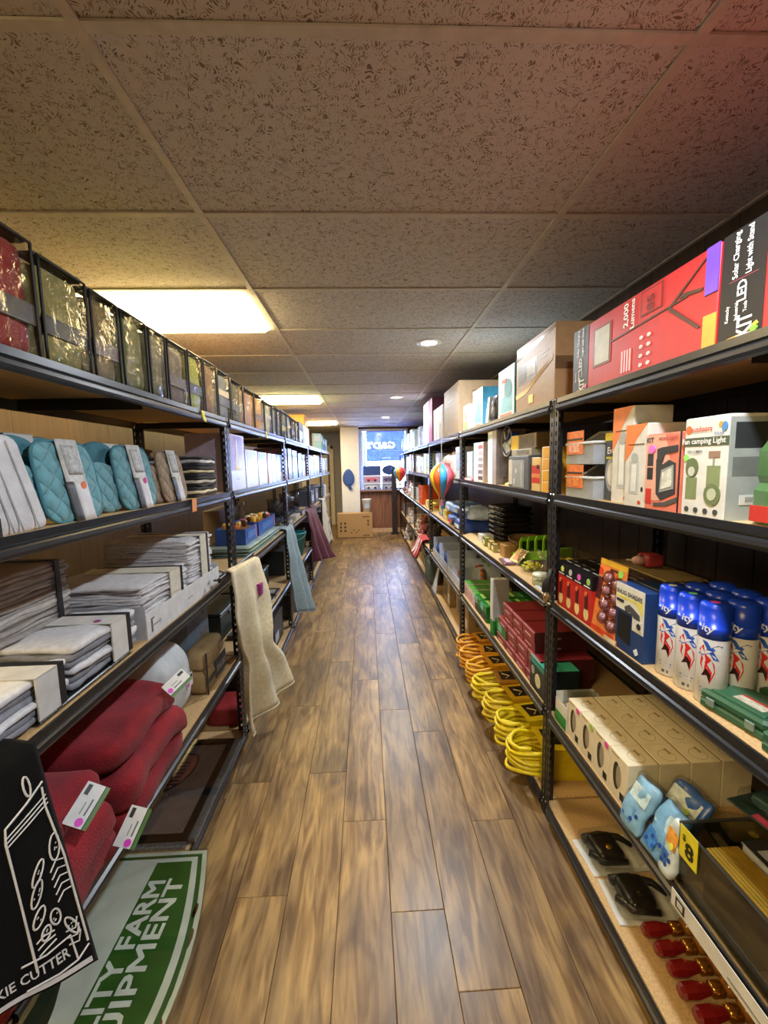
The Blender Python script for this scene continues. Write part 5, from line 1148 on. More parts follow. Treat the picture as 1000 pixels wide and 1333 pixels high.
carton('carton', 'pale grey carton with bottles printed on it beyond the tall brown one', 'box', 'R', 4.60, .58, .32, .35, TR[0], .02, 0, 'b9b2ae', .45, [('p', 'bottle_print', 'F', rect(.1, .3, .0, .6), M('cfe6ea', .4)), ('p', 'bottle_print', 'F', rect(.42, .6, .0, .5), M('dff0f2', .4)), ('p', 'grey_print', 'F', rect(.66, .9, .4, .8), M('8f8a88', .4))])
carton('carton', 'tall plum and white carton on the top right shelf', 'box', 'R', 5.36, .72, .36, .52, TR[0], .02, 0, '7a3a5c', .45, [('p', 'white_panel', 'F', rect(0, .60, 0, 1), M('d9d6e0', .4)), ('p', 'photo', 'F', rect(.08, .5, .45, .85), M('8f8aa8', .4, var=.4, scale=20.)), ('p', 'white_stripe', 'R', rect(.1, .25, .1, .6), M('b890a8', .4))])

# second tier of the second unit
for k in range(4): carton('drill_bit_box', ['bottom', 'second', 'third', 'top'][k] + ' small yellow box in the yellow stack by the first right post', 'box', 'R', 1.812, .075, .12, .0495, TR[1] + .0500 * k, .012, 0, 'e2a81c', .4, [('p', 'pale_side', 'F', rect(0, .12, .02, .98), M('eddfae', .5))], 'yellow box stack', flap=False)
carton('tea_box', 'cream box with red bands beside the yellow stack', 'box', 'R', 1.918, .095, .09, .155, TR[1], .012, 0, 'd6b878', .5, [('p', 'red_band', 'F', rect(0, 1, .52, .76), M('cc2f22', .4)), ('p', 'red_band', 'F', rect(0, 1, .24, .40), M('cc2f22', .4)), ('p', 'black_tag', 'F', rect(.62, .92, .66, .78), M('2a2420', .4), 2), ('p', 'orange_band', 'F', rect(0, 1, .40, .52), M('dd8a4a', .4))])
carton('kettle_box', 'grey boxed appliance with a silver front next to the cream tea box', 'box', 'R', 2.155, .28, .20, .165, TR[1], .015, 0, '596068', .4, [('p', 'silver_panel', 'F', rect(.22, .80, .04, .88), M('a9aeb2', .3, .3)), ('p', 'photo', 'F', rect(.0, .20, .1, .9), M('c9c6b8', .4)), ('p', 'white_mark', 'F', disc(.40, .55, .03, .08), M('e0e2e4', .4), 2), ('p', 'white_mark', 'F', rect(.28, .34, .12, .3), M('d8dadc', .4), 2), ('p', 'white_line', 'F', rect(.66, .69, .1, .8), M('d0d4d6', .4), 2)])
carton('carton', 'tan box top lying on the grey appliance box', 'box', 'R', 2.17, .28, .16, .035, TR[1] + .166, .035, 0, '9a9484', .5, [('p', 'print', 'F', rect(.3, .9, .2, .8), M('6f6a60', .5, var=.3, scale=60.))])
carton('battery_box', 'yellow fronted dark box on top behind the grey appliance', 'box', 'R', 2.19, .36, .13, .075, TR[1] + .2022, .05, 0, '6a5a40', .4, [('p', 'yellow_end', 'F', rect(0, .34, 0, 1), M('e2c02a', .4)), ('p', 'dark_print', 'F', rect(.4, .9, .1, .9), M('54483a', .5, var=.4, scale=40.))])
t = thing('desk_fan', 'small blue and grey desk fan standing on the second right shelf', 'fan')
MB().lathe([(0, 0), (.045, 0), (.045, .01), (.02, .02)], 20, (0, .06, 0)).build('base', M('e3d18a', .4), t, True); MB().tube([(0, .06, .018), (0, .06, .20)], .012, 10).build('stem', M('8f949a', .4), t, True)
MB().lathe([(0, -.03), (.03, -.028), (.055, -.01), (.055, .02), (.03, .035), (0, .04)], 20, (0, .06, .255), 'y').build('motor', M('2f62c0', .35), t, True)
for k in range(5): MB().grid(lambda u, v: (math.cos(k * 1.257 + (u - .5) * .8) * (.014 + .060 * v), .018 + .012 * u, .255 + math.sin(k * 1.257 + (u - .5) * .8) * (.014 + .060 * v)), 4, 4).build('blade', M('aab2ba', .4), t, True, .0015)
MB().tube([(.085 * math.cos(i * .2618), .02, .255 + .085 * math.sin(i * .2618)) for i in range(24)], .003, 6, True).build('guard_ring', M('9aa0a8', .4), t, True)
place(t, 'R', 2.44, .03, TR[1])
carton('carton', 'slim tall white and silver carton beside the desk fan', 'box', 'R', 2.625, .17, .18, .335, TR[1], .02, 0, '9d9496', .4, [('p', 'white_photo', 'F', rect(.0, .55, .0, .98), M('e6ecee', .3)), ('p', 'teal_print', 'F', rect(.05, .5, .6, .92), M('a9d0cc', .4)), ('p', 'grey_print', 'R', rect(.1, .9, .1, .5), M('857c80', .5))])
carton('carton', 'white carton with a column of car pictures by the second right post', 'box', 'R', 2.945, .24, .20, .275, TR[1], .02, 0, 'cfc4c4', .4, [('p', 'picture', 'F', rect(.50, .95, .06 + .155 * k, .15 + .155 * k), M(['4a4448', '6a6068', '8a7f80', '8f8890', 'a89aa0', '9a4a48'][k], .4, var=.3, scale=60.)) for k in range(6)] + [('p', 'pale_edge', 'F', rect(0, .42, 0, 1), M('dfe0e6', .4))])
t = thing('flat_pack', 'red flat card pack lying in front of the white picture carton', 'package'); MB().chbox(-.14, .14, 0, .10, 0, .018, .003).build('pack', M('b8484c', .4, var=.3, scale=30.), t); MB().box(-.1, .1, -.001, 0, .004, .014).build('label', M('e6dcd8', .5), t); place(t, 'R', 3.21, .012, TR[1])
carton('carton', 'pale blue glossy carton right at the second right post', 'box', 'R', 3.20, .16, .16, .20, TR[1] + .0185, .02, 0, 'b5cfd8', .25, [('p', 'white_panel', 'F', rect(.1, .9, .1, .6), M('e4eef2', .3))])

# third tier of the second unit: garden bits, jars, flowers
tz3 = TR[2]
t = thing('planter_tray', 'lime green folding planter tray behind the glass bowl', 'planter'); LG = M('7fbf2a', .4)
MB().box(-.16, .16, 0, .11, 0, .004).box(-.16, .16, 0, .003, .004, .05).box(-.16, .16, .107, .11, .004, .05).box(-.16, -.157, .003, .107, .004, .05).box(.157, .16, .003, .107, .004, .05).map(lambda q: (q[0], q[1], q[2] + max(0, q[0] + .16) * .22)).build('tray', LG, t)
for k in range(4): MB().prism([(-.045, 0), (.045, 0), (.045, .09), (.03, .115), (-.03, .115), (-.045, .09)], -.12 + .055 * k, -.115 + .055 * k, 'x').map(lambda q: (q[0], q[1] + .055, q[2] + .02 + max(0, q[0] + .16) * .22)).build('leaf_divider', M('8fcf2c', .4), t)
for k in range(4): MB().prism([(-.028, .02), (.028, .02), (.028, .09), (-.028, .09)], -.1148 + .055 * k, -.1135 + .055 * k, 'x').map(lambda q: (q[0], q[1] + .055, q[2] + .02 + max(0, q[0] + .16) * .22)).build('dark_insert', M('1c2c14', .5), t)
place(t, 'R', 2.30, .17, tz3, 28)
def bowl(label, y, sb, r, fill):
    t = thing('glass_bowl', label, 'glass bowl'); MB().lathe([(0, .002), (r * .5, 0), (r * .95, r * .45), (r, r * .8), (r * .85, r * 1.25), (r * .6, r * 1.4), (r * .68, r * 1.5)], 24, (0, r, 0)).build('bowl', GLASS, t, True)
    g = random.Random(3)
    fl = MB()
    for k in range(36):
        a, q, zz = g.uniform(0, 6.28), g.uniform(0, r * .62), g.uniform(.012, r * .55); fl.rbox(q * math.cos(a) - .010, q * math.cos(a) + .010, r + q * math.sin(a) - .006, r + q * math.sin(a) + .010, zz, zz + .012, .005, 3)
    fl.build('yellow_chips', M(fill, .5, var=.3, scale=50.), t)['kind'] = 'stuff'
    return place(t, 'R', y, sb, tz3)
bowl('round glass bowl filled with yellow chips on the third right shelf', 2.19, .035, .075, 'd8cf3a')
t = thing('flower_bag', 'clear bag of yellow artificial flowers beside the first right post', 'artificial flowers')
g = random.Random(9)
for k in range(9):
    x, y_, zz = -.10 + .025 * k, g.uniform(.05, .16), g.uniform(.05, .13); MB().lathe([(0, .004), (.012, 0), (.022, .008), (.020, .014)], 8, (x, y_, zz)).build('flower_head', M(['d8b43a', 'cfc04a', 'b89a2c'][k % 3], .6), t, True)
    MB().tube([(x, y_, zz), (x + .01, y_ + .02, .01)], .002, 5).build('flower_stem', M('5a7a2a', .6), t)
MB().rbox(-.13, .13, .0, .20, 0, .15, .05, 8, .0, .02, 5, 9.).build('clear_bag', FILM, t, True)
place(t, 'R', 1.985, .11, tz3)
t = thing('glass_jar', 'small white lidded glass jar at the first right post', 'jar'); MB().lathe([(0, .001), (.038, 0), (.04, .006), (.04, .036), (.036, .04)], 20, (0, .04, 0)).build('jar', GLASS, t, True); MB().lathe([(.0, .040), (.041, .040), (.041, .054), (0, .055)], 20, (0, .04, 0)).build('lid', M('c9cfb8', .4), t, True); MB().lathe([(0, .003), (.036, .003), (.036, .02), (0, .02)], 16, (0, .04, 0)).build('cream_inside', M('d0cfa8', .5), t); place(t, 'R', 1.94, .018, tz3)
t = thing('label_card', 'tilted yellow paper label card on the third right shelf', 'card'); MB().box(-.05, .05, 0, .0015, 0, .10).map(lambda q: (q[0], q[1] + q[2] * .8, q[2] * .8)).build('card', M('dbc07a', .5), t); MB().box(-.03, .03, -.001, 0, .03, .07).map(lambda q: (q[0], q[1] + q[2] * .8, q[2] * .8)).build('print', M('d88a5a', .5, var=.4, scale=60.), t); place(t, 'R', 2.36, .06, tz3, 12)
t = thing('seed_packet', 'purple printed packet lying at the front of the third right shelf', 'packet'); MB().rbox(-.075, .075, 0, .10, 0, .014, .006, 6, 0, .003, 2).build('packet', M('6d4a58', .4, var=.35, scale=30.), t, True); MB().box(-.05, .05, .02, .05, .0135, .0152).build('label', M('c9b3bd', .5), t); place(t, 'R', 2.40, .012, tz3, -6)
t = thing('flat_booklet', 'thin blue white booklet lying by the hanging bulb', 'booklet'); MB().chbox(-.085, .085, 0, .09, 0, .005, .001).build('cover', M('b9bfc4', .5), t); MB().box(-.07, .03, .02, .06, .0048, .0058).build('print', M('5a6a8a', .5, var=.4, scale=50.), t); place(t, 'R', 1.83, .014, tz3)
DEC = [('c9ccc8', 3.08, .10, .09, .055, 'white rounded card box at the front of the third right shelf'), ('bca24e', 2.78, .05, .035, .06, 'small black and gold jar box, left one of the pair'), ('a8a05a', 2.70, .05, .03, .055, 'small olive jar box, right one of the pair'), ('8f9a4a', 2.90, .045, .035, .062, 'small black and yellow jar box near the white card box'), ('a07a44', 2.56, .09, .07, .075, 'kraft paper cube in front of the planter tray')]
for c, y, w, d, h, lab in DEC: carton('small_box', lab, 'box', 'R', y, w, d, h, tz3, .05 if w < .06 else .07, 0, c, .5, [('p', 'label', 'F', rect(.15, .85, .35, .8), M('e0d8b8' if w < .06 else c, .5)), ('p', 'dark_lid', 'F', rect(0, 1, .84, 1), M('2c2a24' if w < .06 else c, .5))])
t = thing('round_basket', 'wide brown basket tray at the back of the third right shelf', 'basket'); MB().lathe([(0, .002), (.15, 0), (.19, .06), (.20, .075), (.185, .075), (.145, .01), (0, .01)], 28).map(lambda q: (q[0] * 1.15, q[1] * .72 + .15, q[2])).build('basket_body', M('6a5230', .8, var=.3, scale=70., bump=.8, bscale=120.), t, True); MB().tube([(.225 * math.cos(i * .224), .15 + .142 * math.sin(i * .224), .075) for i in range(28)], .007, 6, True).build('rim', M('59431f', .8), t, True); place(t, 'R', 2.68, .165, tz3)
t = thing('grey_scoop', 'grey metal scoop lying by the basket', 'scoop'); MB().grid(lambda u, v: ((u - .5) * .07, v * .12, .004 + .03 * abs(u - .5) * 2 * v), 6, 6).build('scoop_blade', M('8a8c92', .3, .6), t, True, .002); MB().tube([(0, 0, .008), (0, -.05, .014)], .006, 6).build('scoop_handle', M('6a6c72', .4), t); place(t, 'R', 3.16, .17, tz3, 20)
for k in range(7): 
    t = thing('black_packet', ['lowest', 'second', 'third', 'fourth', 'fifth', 'sixth', 'top'][k] + ' black packet in the dark stack by the second right post', 'packet', group='black packet stack')
    MB().rbox(-.17, .17, 0, .24, 0, .036, .014, 6, 0, .004, k, 12.).build('packet', M('16171c', .25, var=.3), t, True); MB().box(-.12, .0, -.003, -.0005, .012, .024).build('white_label', M('9aa0b0', .4), t)
    place(t, 'R', 3.20, .21 + .004 * (k % 2), tz3 + .037 * k)

# fourth tier of the second unit: green cartons, white tall box, red boxes
for k in range(3):
    carton('carton', ['pink edged white carton at the second right post', 'white carton with a pink print, second from the second right post', 'white carton with a pale pink photo, third from the second right post'][k], 'box', 'R', 3.30 - .125 * k, .115, .26, .125 - .006 * k, TR[3], .02, 0, 'd8cfc4', .4, [('p', 'pink_print', 'F', rect(.1, .9, .1, .7), M(['c9a0a0', 'd8a0b4', 'e0b0c0'][k], .4, var=.3, scale=40.)), ('p', 'green_top', 'T', rect(0, 1, 0, 1), M('4f9a3a', .3, var=.3, scale=30.))])
for r in range(2):
    for k in range(4):
        carton('green_carton', 'green %s carton, %s from the white cartons' % (['front', 'back'][r], ['first', 'second', 'third', 'fourth'][k]), 'box', 'R', 2.955 - .155 * k - (.09 if k > 1 else 0) if r == 0 else 2.93 - .16 * k, .145, .17, .115 if r == 0 else .13, TR[3], .02 + .185 * r if r == 0 else .215, 0, '24702c', .3, [('p', 'teal_print', 'F', rect(.0, .5, .55, .95), M('5fc0a0', .3)), ('p', 'dark_panel', 'F', rect(.05, .95, .05, .5), M('1c2420', .3)), ('p', 'top_print', 'T', rect(.1, .8, .2, .35), M('b8d86a', .4)), ('p', 'top_print', 'T', rect(.2, .9, .6, .7), M('7ac060', .4))], 'green cartons on the fourth right shelf')
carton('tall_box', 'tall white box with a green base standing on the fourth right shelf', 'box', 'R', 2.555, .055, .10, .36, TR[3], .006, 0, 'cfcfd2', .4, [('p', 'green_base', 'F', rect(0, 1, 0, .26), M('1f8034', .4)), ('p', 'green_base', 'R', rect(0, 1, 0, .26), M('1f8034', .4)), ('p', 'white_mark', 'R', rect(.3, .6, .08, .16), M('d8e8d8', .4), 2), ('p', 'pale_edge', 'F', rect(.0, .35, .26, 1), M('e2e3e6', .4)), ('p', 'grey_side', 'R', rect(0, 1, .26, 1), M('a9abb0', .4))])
pr = None
RR = [(0, 5), (1, 4), (2, 4), (3, 3)]
for lay in range(5):
    for k in range(4 if lay < 3 else 3):
        y = 2.40 - .155 * k - .012 * lay
        if lay >= 3: y -= .06
        lab = 'dark red tea carton, %s along the %s layer of the red stack' % (['first', 'second', 'third', 'fourth'][k], ['bottom', 'second', 'third', 'fourth', 'top'][lay])
        if y < 1.80: continue
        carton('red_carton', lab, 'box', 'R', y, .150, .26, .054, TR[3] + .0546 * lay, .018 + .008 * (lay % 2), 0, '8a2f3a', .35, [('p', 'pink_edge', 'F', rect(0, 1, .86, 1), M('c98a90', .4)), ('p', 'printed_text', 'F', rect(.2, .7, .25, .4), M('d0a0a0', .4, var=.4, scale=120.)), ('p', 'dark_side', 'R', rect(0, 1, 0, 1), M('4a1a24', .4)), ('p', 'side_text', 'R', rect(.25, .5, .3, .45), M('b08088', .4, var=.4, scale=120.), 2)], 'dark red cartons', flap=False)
carton('bulb_carton', 'teal topped dark box with a bulb picture and a coral tag', 'box', 'R', 1.845, .19, .15, .155, TR[3], .012, 0, '1d2a2c', .35, [('p', 'teal_top', 'T', rect(0, 1, 0, 1), M('3fae98', .35)), ('p', 'bulb_picture', 'F', disc(.5, .40, .16, .22), M('d8d0a0', .4)), ('p', 'bulb_picture', 'F', disc(.2, .60, .10, .14), M('9aa090', .4)), ('p', 'teal_title', 'F', rect(.05, .95, .82, .95), M('2f8f80', .4)), ('p', 'coral_tag', 'R', [(.0, .60), (.22, .70), (.22, 1.02), (0, 1.02)], M('f0826a', .5), 4)])

# bottom tier of the second unit: yellow extension cords
def cord(label, y, sb, col, sleeve, z, loops, seed, yaw, lie=True, w=.15):
    t = thing('extension_cord', label, 'extension cord', group='coiled yellow extension cords'); g = random.Random(seed)
    pts = []; n = 26
    for k in range(loops * n):
        a = 2 * math.pi * k / n; lp = k / n; rr = 1 + .10 * math.sin(lp * 2.3 + seed) 
        pts.append((w * .50 * rr * math.cos(a), -.02 + .115 * rr * math.sin(a) + .004 * math.sin(lp * 5), .012 + .135 * (lp / loops) + .010 * math.sin(a * 2 + lp * 3 + seed) + .006 * g.uniform(-1, 1) * 0))
    MB().tube(pts, .0092, 7).build('cable', M(col, .4), t, True)
    hb = .155
    MB().box(-w * .56, w * .56, .0, .30, .0, .002).box(-w * .56, w * .56, .0, .30, hb - .002, hb).box(-w * .56, -w * .56 + .002, .0, .30, .002, hb - .002).box(w * .56 - .002, w * .56, .0, .30, .002, hb - .002).build('card_sleeve', M(sleeve, .45), t)
    q = MB().box(-w * .42, w * .30, .03, .14, hb, hb + .0008).build('photo_print', M('2a2320', .4, var=.5, scale=30.), t); MB().tube([(-w * .2, .05, hb + .001), (0, .09, hb + .001), (w * .2, .06, hb + .001)], .004, 5).build('plug_picture', M('c9b48a', .4), q)
    MB().box(-w * .5, w * .5, .16, .19, hb, hb + .0008).build('orange_print', M('b8641c', .45), t); MB().box(-w * .3, w * .4, .21, .25, hb, hb + .0008).build('black_print', M('201c14', .45), t); MB().box(-w * .56, w * .56, -.0008, .0, .02, .05).build('title_print', M('3a3018', .45), t)
    return place(t, 'R', y, sb, z, yaw)
CD = [('orange yellow extension cord coil farthest along, by the second right post', 3.14, .055, 'd8952a', 'd8982c'), ('orange yellow extension cord with a tilted card sleeve, second farthest', 2.93, .035, 'dd9a28', 'e0a026'), ('orange yellow extension cord in the middle with a photo sleeve', 2.74, .030, 'dfa424', 'e2a422'), ('yellow extension cord with thick loops and a brown sleeve print', 2.53, .025, 'd9c01e', 'b07a24'), ('yellow extension cord third from the first right post', 2.33, .035, 'd6ba22', 'd0a41e'), ('yellow extension cord with a bright yellow sleeve, second from the first right post', 2.13, .045, 'dcc61a', 'e0cc1c'), ('yellow extension cord nearest the first right post, biggest coil', 1.915, .045, 'e0c818', 'dcc41c')]
for k, (lab, y, sb, c, s_) in enumerate(CD): cord(lab, y, sb, c, s_, z5 + .001, 9 + (k == 6) * 2, k, [6, -10, 4, -3, 5, 8, -4][k], True, .165 if k == 6 else .15)
# ================================================================== left shelves, second unit onwards
PB = [(2.555, .31, .325, 'c9bcd0', 'tallest pale lilac picture carton beside the first left post'), (2.875, .30, .245, 'd6cfe6', 'glossy lilac carton, second in the pale row'), (3.17, .26, .240, 'cbc6d4', 'grey lilac carton, third in the pale row'), (3.39, .15, .238, 'd8d3d8', 'pale carton with a red orange edge'), (3.555, .16, .236, 'd5e4ec', 'glossy white blue carton beyond the red-edged one'), (3.775, .25, .235, 'aebfd6', 'pale blue carton, last of the pale row')]
for i, (y, w, h, c, lab) in enumerate(PB):
    D = [('p', 'photo_panel', 'F', rect(.12, .86, .36, .97), M(['9a7f9c', 'a99fcc', '8f92ac', 'b8929a', 'a4bccc', '7f97b8'][i], .25, var=.3, scale=14.)), ('p', 'white_base', 'F', rect(0, 1, 0, .34), M('c4c0cc', .3))]
    if i == 0: D += [('p', 'gold_tree', 'F', [(.35, .36), (.6, .36), (.5, .9), (.42, .88)], M('c9b48a', .4, var=.3, scale=60.), 2), ('p', 'gold_star', 'F', disc(.47, .40, .12, .05), M('d8c070', .4), 3), ('t', 'F', 'holiday', .45, .20, .014, M('6a6470', .5))]
    if i == 3: D += [('p', 'red_edge', 'F', rect(.0, .3, 0, 1), M('c8684a', .4), 2)]
    carton('picture_carton', lab, 'box', 'L', y, w - .006, .24, h, TLft[1], .02, 0, c, .22, D)
zt = TLft[2]
for k in range(5):
    t = thing('flat_packet', ['lowest', 'second', 'third', 'fourth', 'top'][k] + ' flat teal plastic packet under the blue snack trays', 'packet', group='flat teal packets')
    MB().rbox(-.52, .46, 0, .30, 0, .011, .005, 7, 0, .004, k, 6.).build('sheets', M(['6f8f8c', '86a09a', '9aa88c', '7d9a9c', 'a3b3a8'][k], .35, var=.3, scale=8.), t, True); MB().rbox(-.53, .47, -.006, .304, 0, .0118, .005, 7, 0, .004, k, 6.).build('sleeve', FILM, t, True)
    place(t, 'L', 3.20 + .015 * (k % 3), .02 + .01 * (k % 2), zt + .0122 * k)
for k, (y, w, lab) in enumerate([(2.95, .30, 'blue snack tray with gold wrapped sweets, nearer one'), (3.43, .56, 'longer blue snack tray heaped with orange sweets')]):
    t = thing('snack_tray', lab, 'tray'); d, h = .20, .105
    MB().box(-w / 2, w / 2, 0, .003, 0, h).box(-w / 2, w / 2, d - .003, d, 0, h).box(-w / 2, -w / 2 + .003, .003, d - .003, 0, h).box(w / 2 - .003, w / 2, .003, d - .003, 0, h).box(-w / 2 + .003, w / 2 - .003, .003, d - .003, 0, .003).build('tray_box', M('28529a', .4, var=.2, scale=20.), t)
    MB().box(-w * .3, w * .35, -.0012, -.0002, h * .3, h * .75).build('tray_print', M('4a78b8', .4, var=.4, scale=60.), t); MB().box(w / 2 - .05, w / 2 - .012, -.0012, -.0002, .01, h - .01).build('tray_print', M('b56a8a', .4), t)
    g = random.Random(k)
    for q in range(8 + 8 * k):
        x, y_ = -w / 2 + .03 + (w - .06) * (q + .5) / (8 + 8 * k), g.uniform(.03, d - .04); MB().rbox(x - .018, x + .018, y_ - .014, y_ + .02, h - .012, h + g.uniform(.012, .04), .008, 4, 0, .006, q, 30.).build('wrapped_sweet', M(['d8a23a', 'd8643a', '5a3a26', 'e0c890'][q % 4], .3), t, True)
    MB().box(-w / 2 + .004, w / 2 - .004, .004, d - .004, h * .6, h * .88).build('sweet_layer', M('8a5a30', .5, var=.5, scale=40.), t)
    place(t, 'L', y, .07, zt + .0625)
t = thing('glass_carafe', 'clear glass carafe standing at the back behind the snack trays', 'carafe'); MB().lathe([(0, .002), (.06, 0), (.075, .05), (.07, .12), (.03, .19), (.028, .24), (.04, .27)], 20).build('carafe', GLASS, t, True); MB().lathe([(0, .24), (.026, .24), (.03, .275), (0, .28)], 14).build('stopper', M('c9ccd0', .2), t, True); place(t, 'L', 3.73, .36, zt)
carton('carton', 'brown grey carton at the back of the snack shelf', 'box', 'L', 3.34, .44, .12, .26, zt, .345, 0, '6a5c50', .5, [('p', 'label', 'F', rect(.3, .7, .5, .8), M('8a7f72', .5))])
# fourth and bottom tiers of the second left unit
for k, (y, w, lab) in enumerate([(2.72, .40, 'black lidded storage box on the fourth left shelf, nearest of three'), (3.16, .40, 'black lidded storage box on the fourth left shelf, middle of three'), (3.60, .40, 'black lidded storage box on the fourth left shelf, behind the grey towel')]):
    t = thing('storage_box', lab, 'storage box', group='black storage boxes'); MB().chbox(-w / 2, w / 2, 0, .22, 0, .16, .006).build('box_body', M('182420', .4), t); MB().chbox(-w / 2 - .006, w / 2 + .006, -.006, .226, .161, .178, .005).build('lid', M('22302c', .35), t); MB().chbox(-.05, .05, -.009, .001, .13, .15, .002).build('label_holder', M('55605c', .4), t); place(t, 'L', y, .17, TLft[3])
LP = [(2.62, 'a33a3a', 'flat pack with a red label on the fourth left shelf, nearest'), (2.83, 'c9c2a8', 'flat pack with a cream label on the fourth left shelf'), (3.04, 'b0423c', 'flat pack with a red and white label, third along'), (3.25, 'd0ccc0', 'flat pack with a white label, fourth along'), (3.46, '8f8a80', 'flat pack with a grey label before the grey towel')]
for k, (y, c, lab) in enumerate(LP):
    t = thing('flat_pack', lab, 'package', group='flat packs on the fourth left shelf'); MB().chbox(-.09, .09, 0, .12, 0, .03, .003).build('pack', M('2a2626', .35), t); MB().box(-.06, .05, .02, .09, .0298, .031).build('top_label', M(c, .5, var=.3, scale=50.), t); MB().box(-.07, .06, -.001, 0, .006, .024).build('front_label', M(c, .5, var=.3, scale=50.), t); place(t, 'L', y, .02, TLft[3], (k % 3) * 4 - 4)
for k, (y, c, lab) in enumerate([(2.78, '22242a', 'dark appliance box on the bottom left shelf behind the cream towel'), (3.16, '1a1c1e', 'black appliance box on the bottom left shelf, second along'), (3.56, '2a2c30', 'dark grey appliance box on the bottom left shelf by the grey towel')]): carton('carton', lab, 'box', 'L', y, .36, .32, .26, TLft[4], .05, 0, c, .4, [('p', 'white_label', 'F', rect(.12, .5, .15, .45), M('b8bcc0', .4)), ('p', 'photo', 'F', rect(.58, .92, .2, .8), M('44484e', .4, var=.4, scale=30.))])
drape('hanging_towel', 'grey blue towel hanging at the second left post', 'towel', (-.722, 3.74, 1.032), (-.715, 4.06, 1.030), (-.655, 3.74, .27), (-.52, 4.06, .17), '8498a2', 2.3, .034, .10, -1., 12, hem='9db0b8')
# third unit
G3 = [(4.08, .22, .30, '7a4a44', 'gift box with a silver bottle and pink band on the second left shelf'), (4.36, .20, .31, '5a5048', 'dark brown gift set box beyond the silver bottle one'), (4.66, .30, .30, '8a8468', 'olive gift set box with a blue panel'), (5.02, .26, .28, '3f5a78', 'deep blue gift box before the third left post'), (5.33, .26, .27, 'a08a8c', 'rosy grey gift box at the third left post')]
for i, (y, w, h, c, lab) in enumerate(G3): carton('gift_box', lab, 'box', 'L', y, w, .26, h, TLft[1], .03, 0, c, .3, [('p', 'silver_panel', 'F', rect(.2, .5, .1, .7), M('c9d0d8', .2, .4)), ('p', 'band', 'F', rect(0, 1, .0, .22), M(['a86a74', '6a5a58', '9ab0c0', '6a88b0', 'c0a0a8'][i], .4)), ('p', 'lid_band', 'F', rect(0, 1, .75, .82), M('2a2624', .4))])
for k, (y, r, h, lab) in enumerate([(4.12, .07, .26, 'tall clear glass vase on the third left shelf, nearest'), (4.38, .08, .20, 'round clear glass vase, second on the third left shelf'), (4.66, .065, .28, 'slim clear glass vase in the middle of the glassware'), (4.95, .085, .22, 'wide clear glass vase, fourth of the glassware'), (5.28, .07, .25, 'clear glass vase at the third left post')]):
    t = thing('glass_vase', lab, 'vase', group='glassware on the third left shelf'); MB().lathe([(0, .004), (r * .8, 0), (r, h * .3), (r * .75, h * .7), (r * .9, h), (r * .86, h), (r * .7, h * .7), (r * .95, h * .3), (0, .012)], 20, (0, r, 0)).build('vase', clear('grey_glass', 'c4ccd6', .10, .03), t, True); MB().lathe([(0, h * .1), (r * .8, h * .12), (r * .85, h * .3), (0, h * .3)], 14, (0, r, 0)).build('pebbles_inside', M('8f9aa8', .5, var=.5, scale=60.), t); place(t, 'L', y, .10, zt)
for k, (y, lab) in enumerate([(4.2, 'low dark dish box in front of the vases, nearer'), (4.62, 'low pale dish box in front of the vases, middle'), (5.05, 'low dark dish box in front of the vases, farther')]): carton('dish_box', lab, 'box', 'L', y, .30, .07, .05, zt, .015, 0, ['4a4a50', 'a9a49a', '55565c'][k], .4, [('p', 'label', 'F', rect(.2, .7, .2, .8), M('b9b5aa', .5))])
t = thing('bucket', 'teal plastic bucket with a wire handle on the fourth left shelf', 'bucket', (-.90, 5.02, TLft[3])); MB().lathe([(0, .0), (.12, .0), (.155, .26), (.165, .265), (.165, .28), (.15, .28), (.115, .01), (0, .01)], 28).build('bucket_body', M('1f8088', .35), t, True); MB().tube([(.0 + .163 * math.cos(math.pi * i / 12), -.165 * math.sin(math.pi * i / 12) * .9, .262 - .07 * math.sin(math.pi * i / 12)) for i in range(13)], .004, 6).build('handle', M('8fa8ac', .3, .5), t)
for k, (y, c, h, lab) in enumerate([(4.22, '26333a', .24, 'dark slate carton on the fourth left shelf behind the grey towel'), (4.60, '3a4248', .20, 'charcoal carton between the slate one and the teal bucket'), (5.38, '2c3036', .26, 'black carton beyond the teal bucket')]): carton('carton', lab, 'box', 'L', y, .30, .30, h, TLft[3], .08, 0, c, .4, [('p', 'label', 'F', rect(.2, .6, .3, .7), M('7f8a90', .4))])
for k, (y, c, lab) in enumerate([(4.3, '30343a', 'dark tub on the bottom left shelf behind the grey towel end'), (4.85, '22262a', 'black tub on the bottom left shelf below the teal bucket'), (5.35, '383c42', 'grey tub on the bottom left shelf at the third left post')]): carton('tub', lab, 'tub', 'L', y, .40, .34, .24, TLft[4], .04, 0, c, .4, [('p', 'rim_band', 'F', rect(0, 1, .86, 1), M('4a5056', .4)), ('p', 'label', 'F', rect(.3, .6, .3, .6), M('8a9096', .4))])
drape('hanging_towel', 'burgundy towel hanging at the third left post', 'towel', (-.722, 5.12, 1.034), (-.715, 5.62, 1.030), (-.66, 5.12, .42), (-.46, 5.56, .38), '4e1029', 2.2, .036, .10, -1., 15, hem='5a1434')
drape('hanging_towel', 'second burgundy towel layered behind the first at the third left post', 'towel', (-.7225, 5.66, 1.034), (-.7225, 5.95, 1.034), (-.69, 5.66, .50), (-.64, 5.95, .48), '431024', 2., .012, .10, -1., 17)
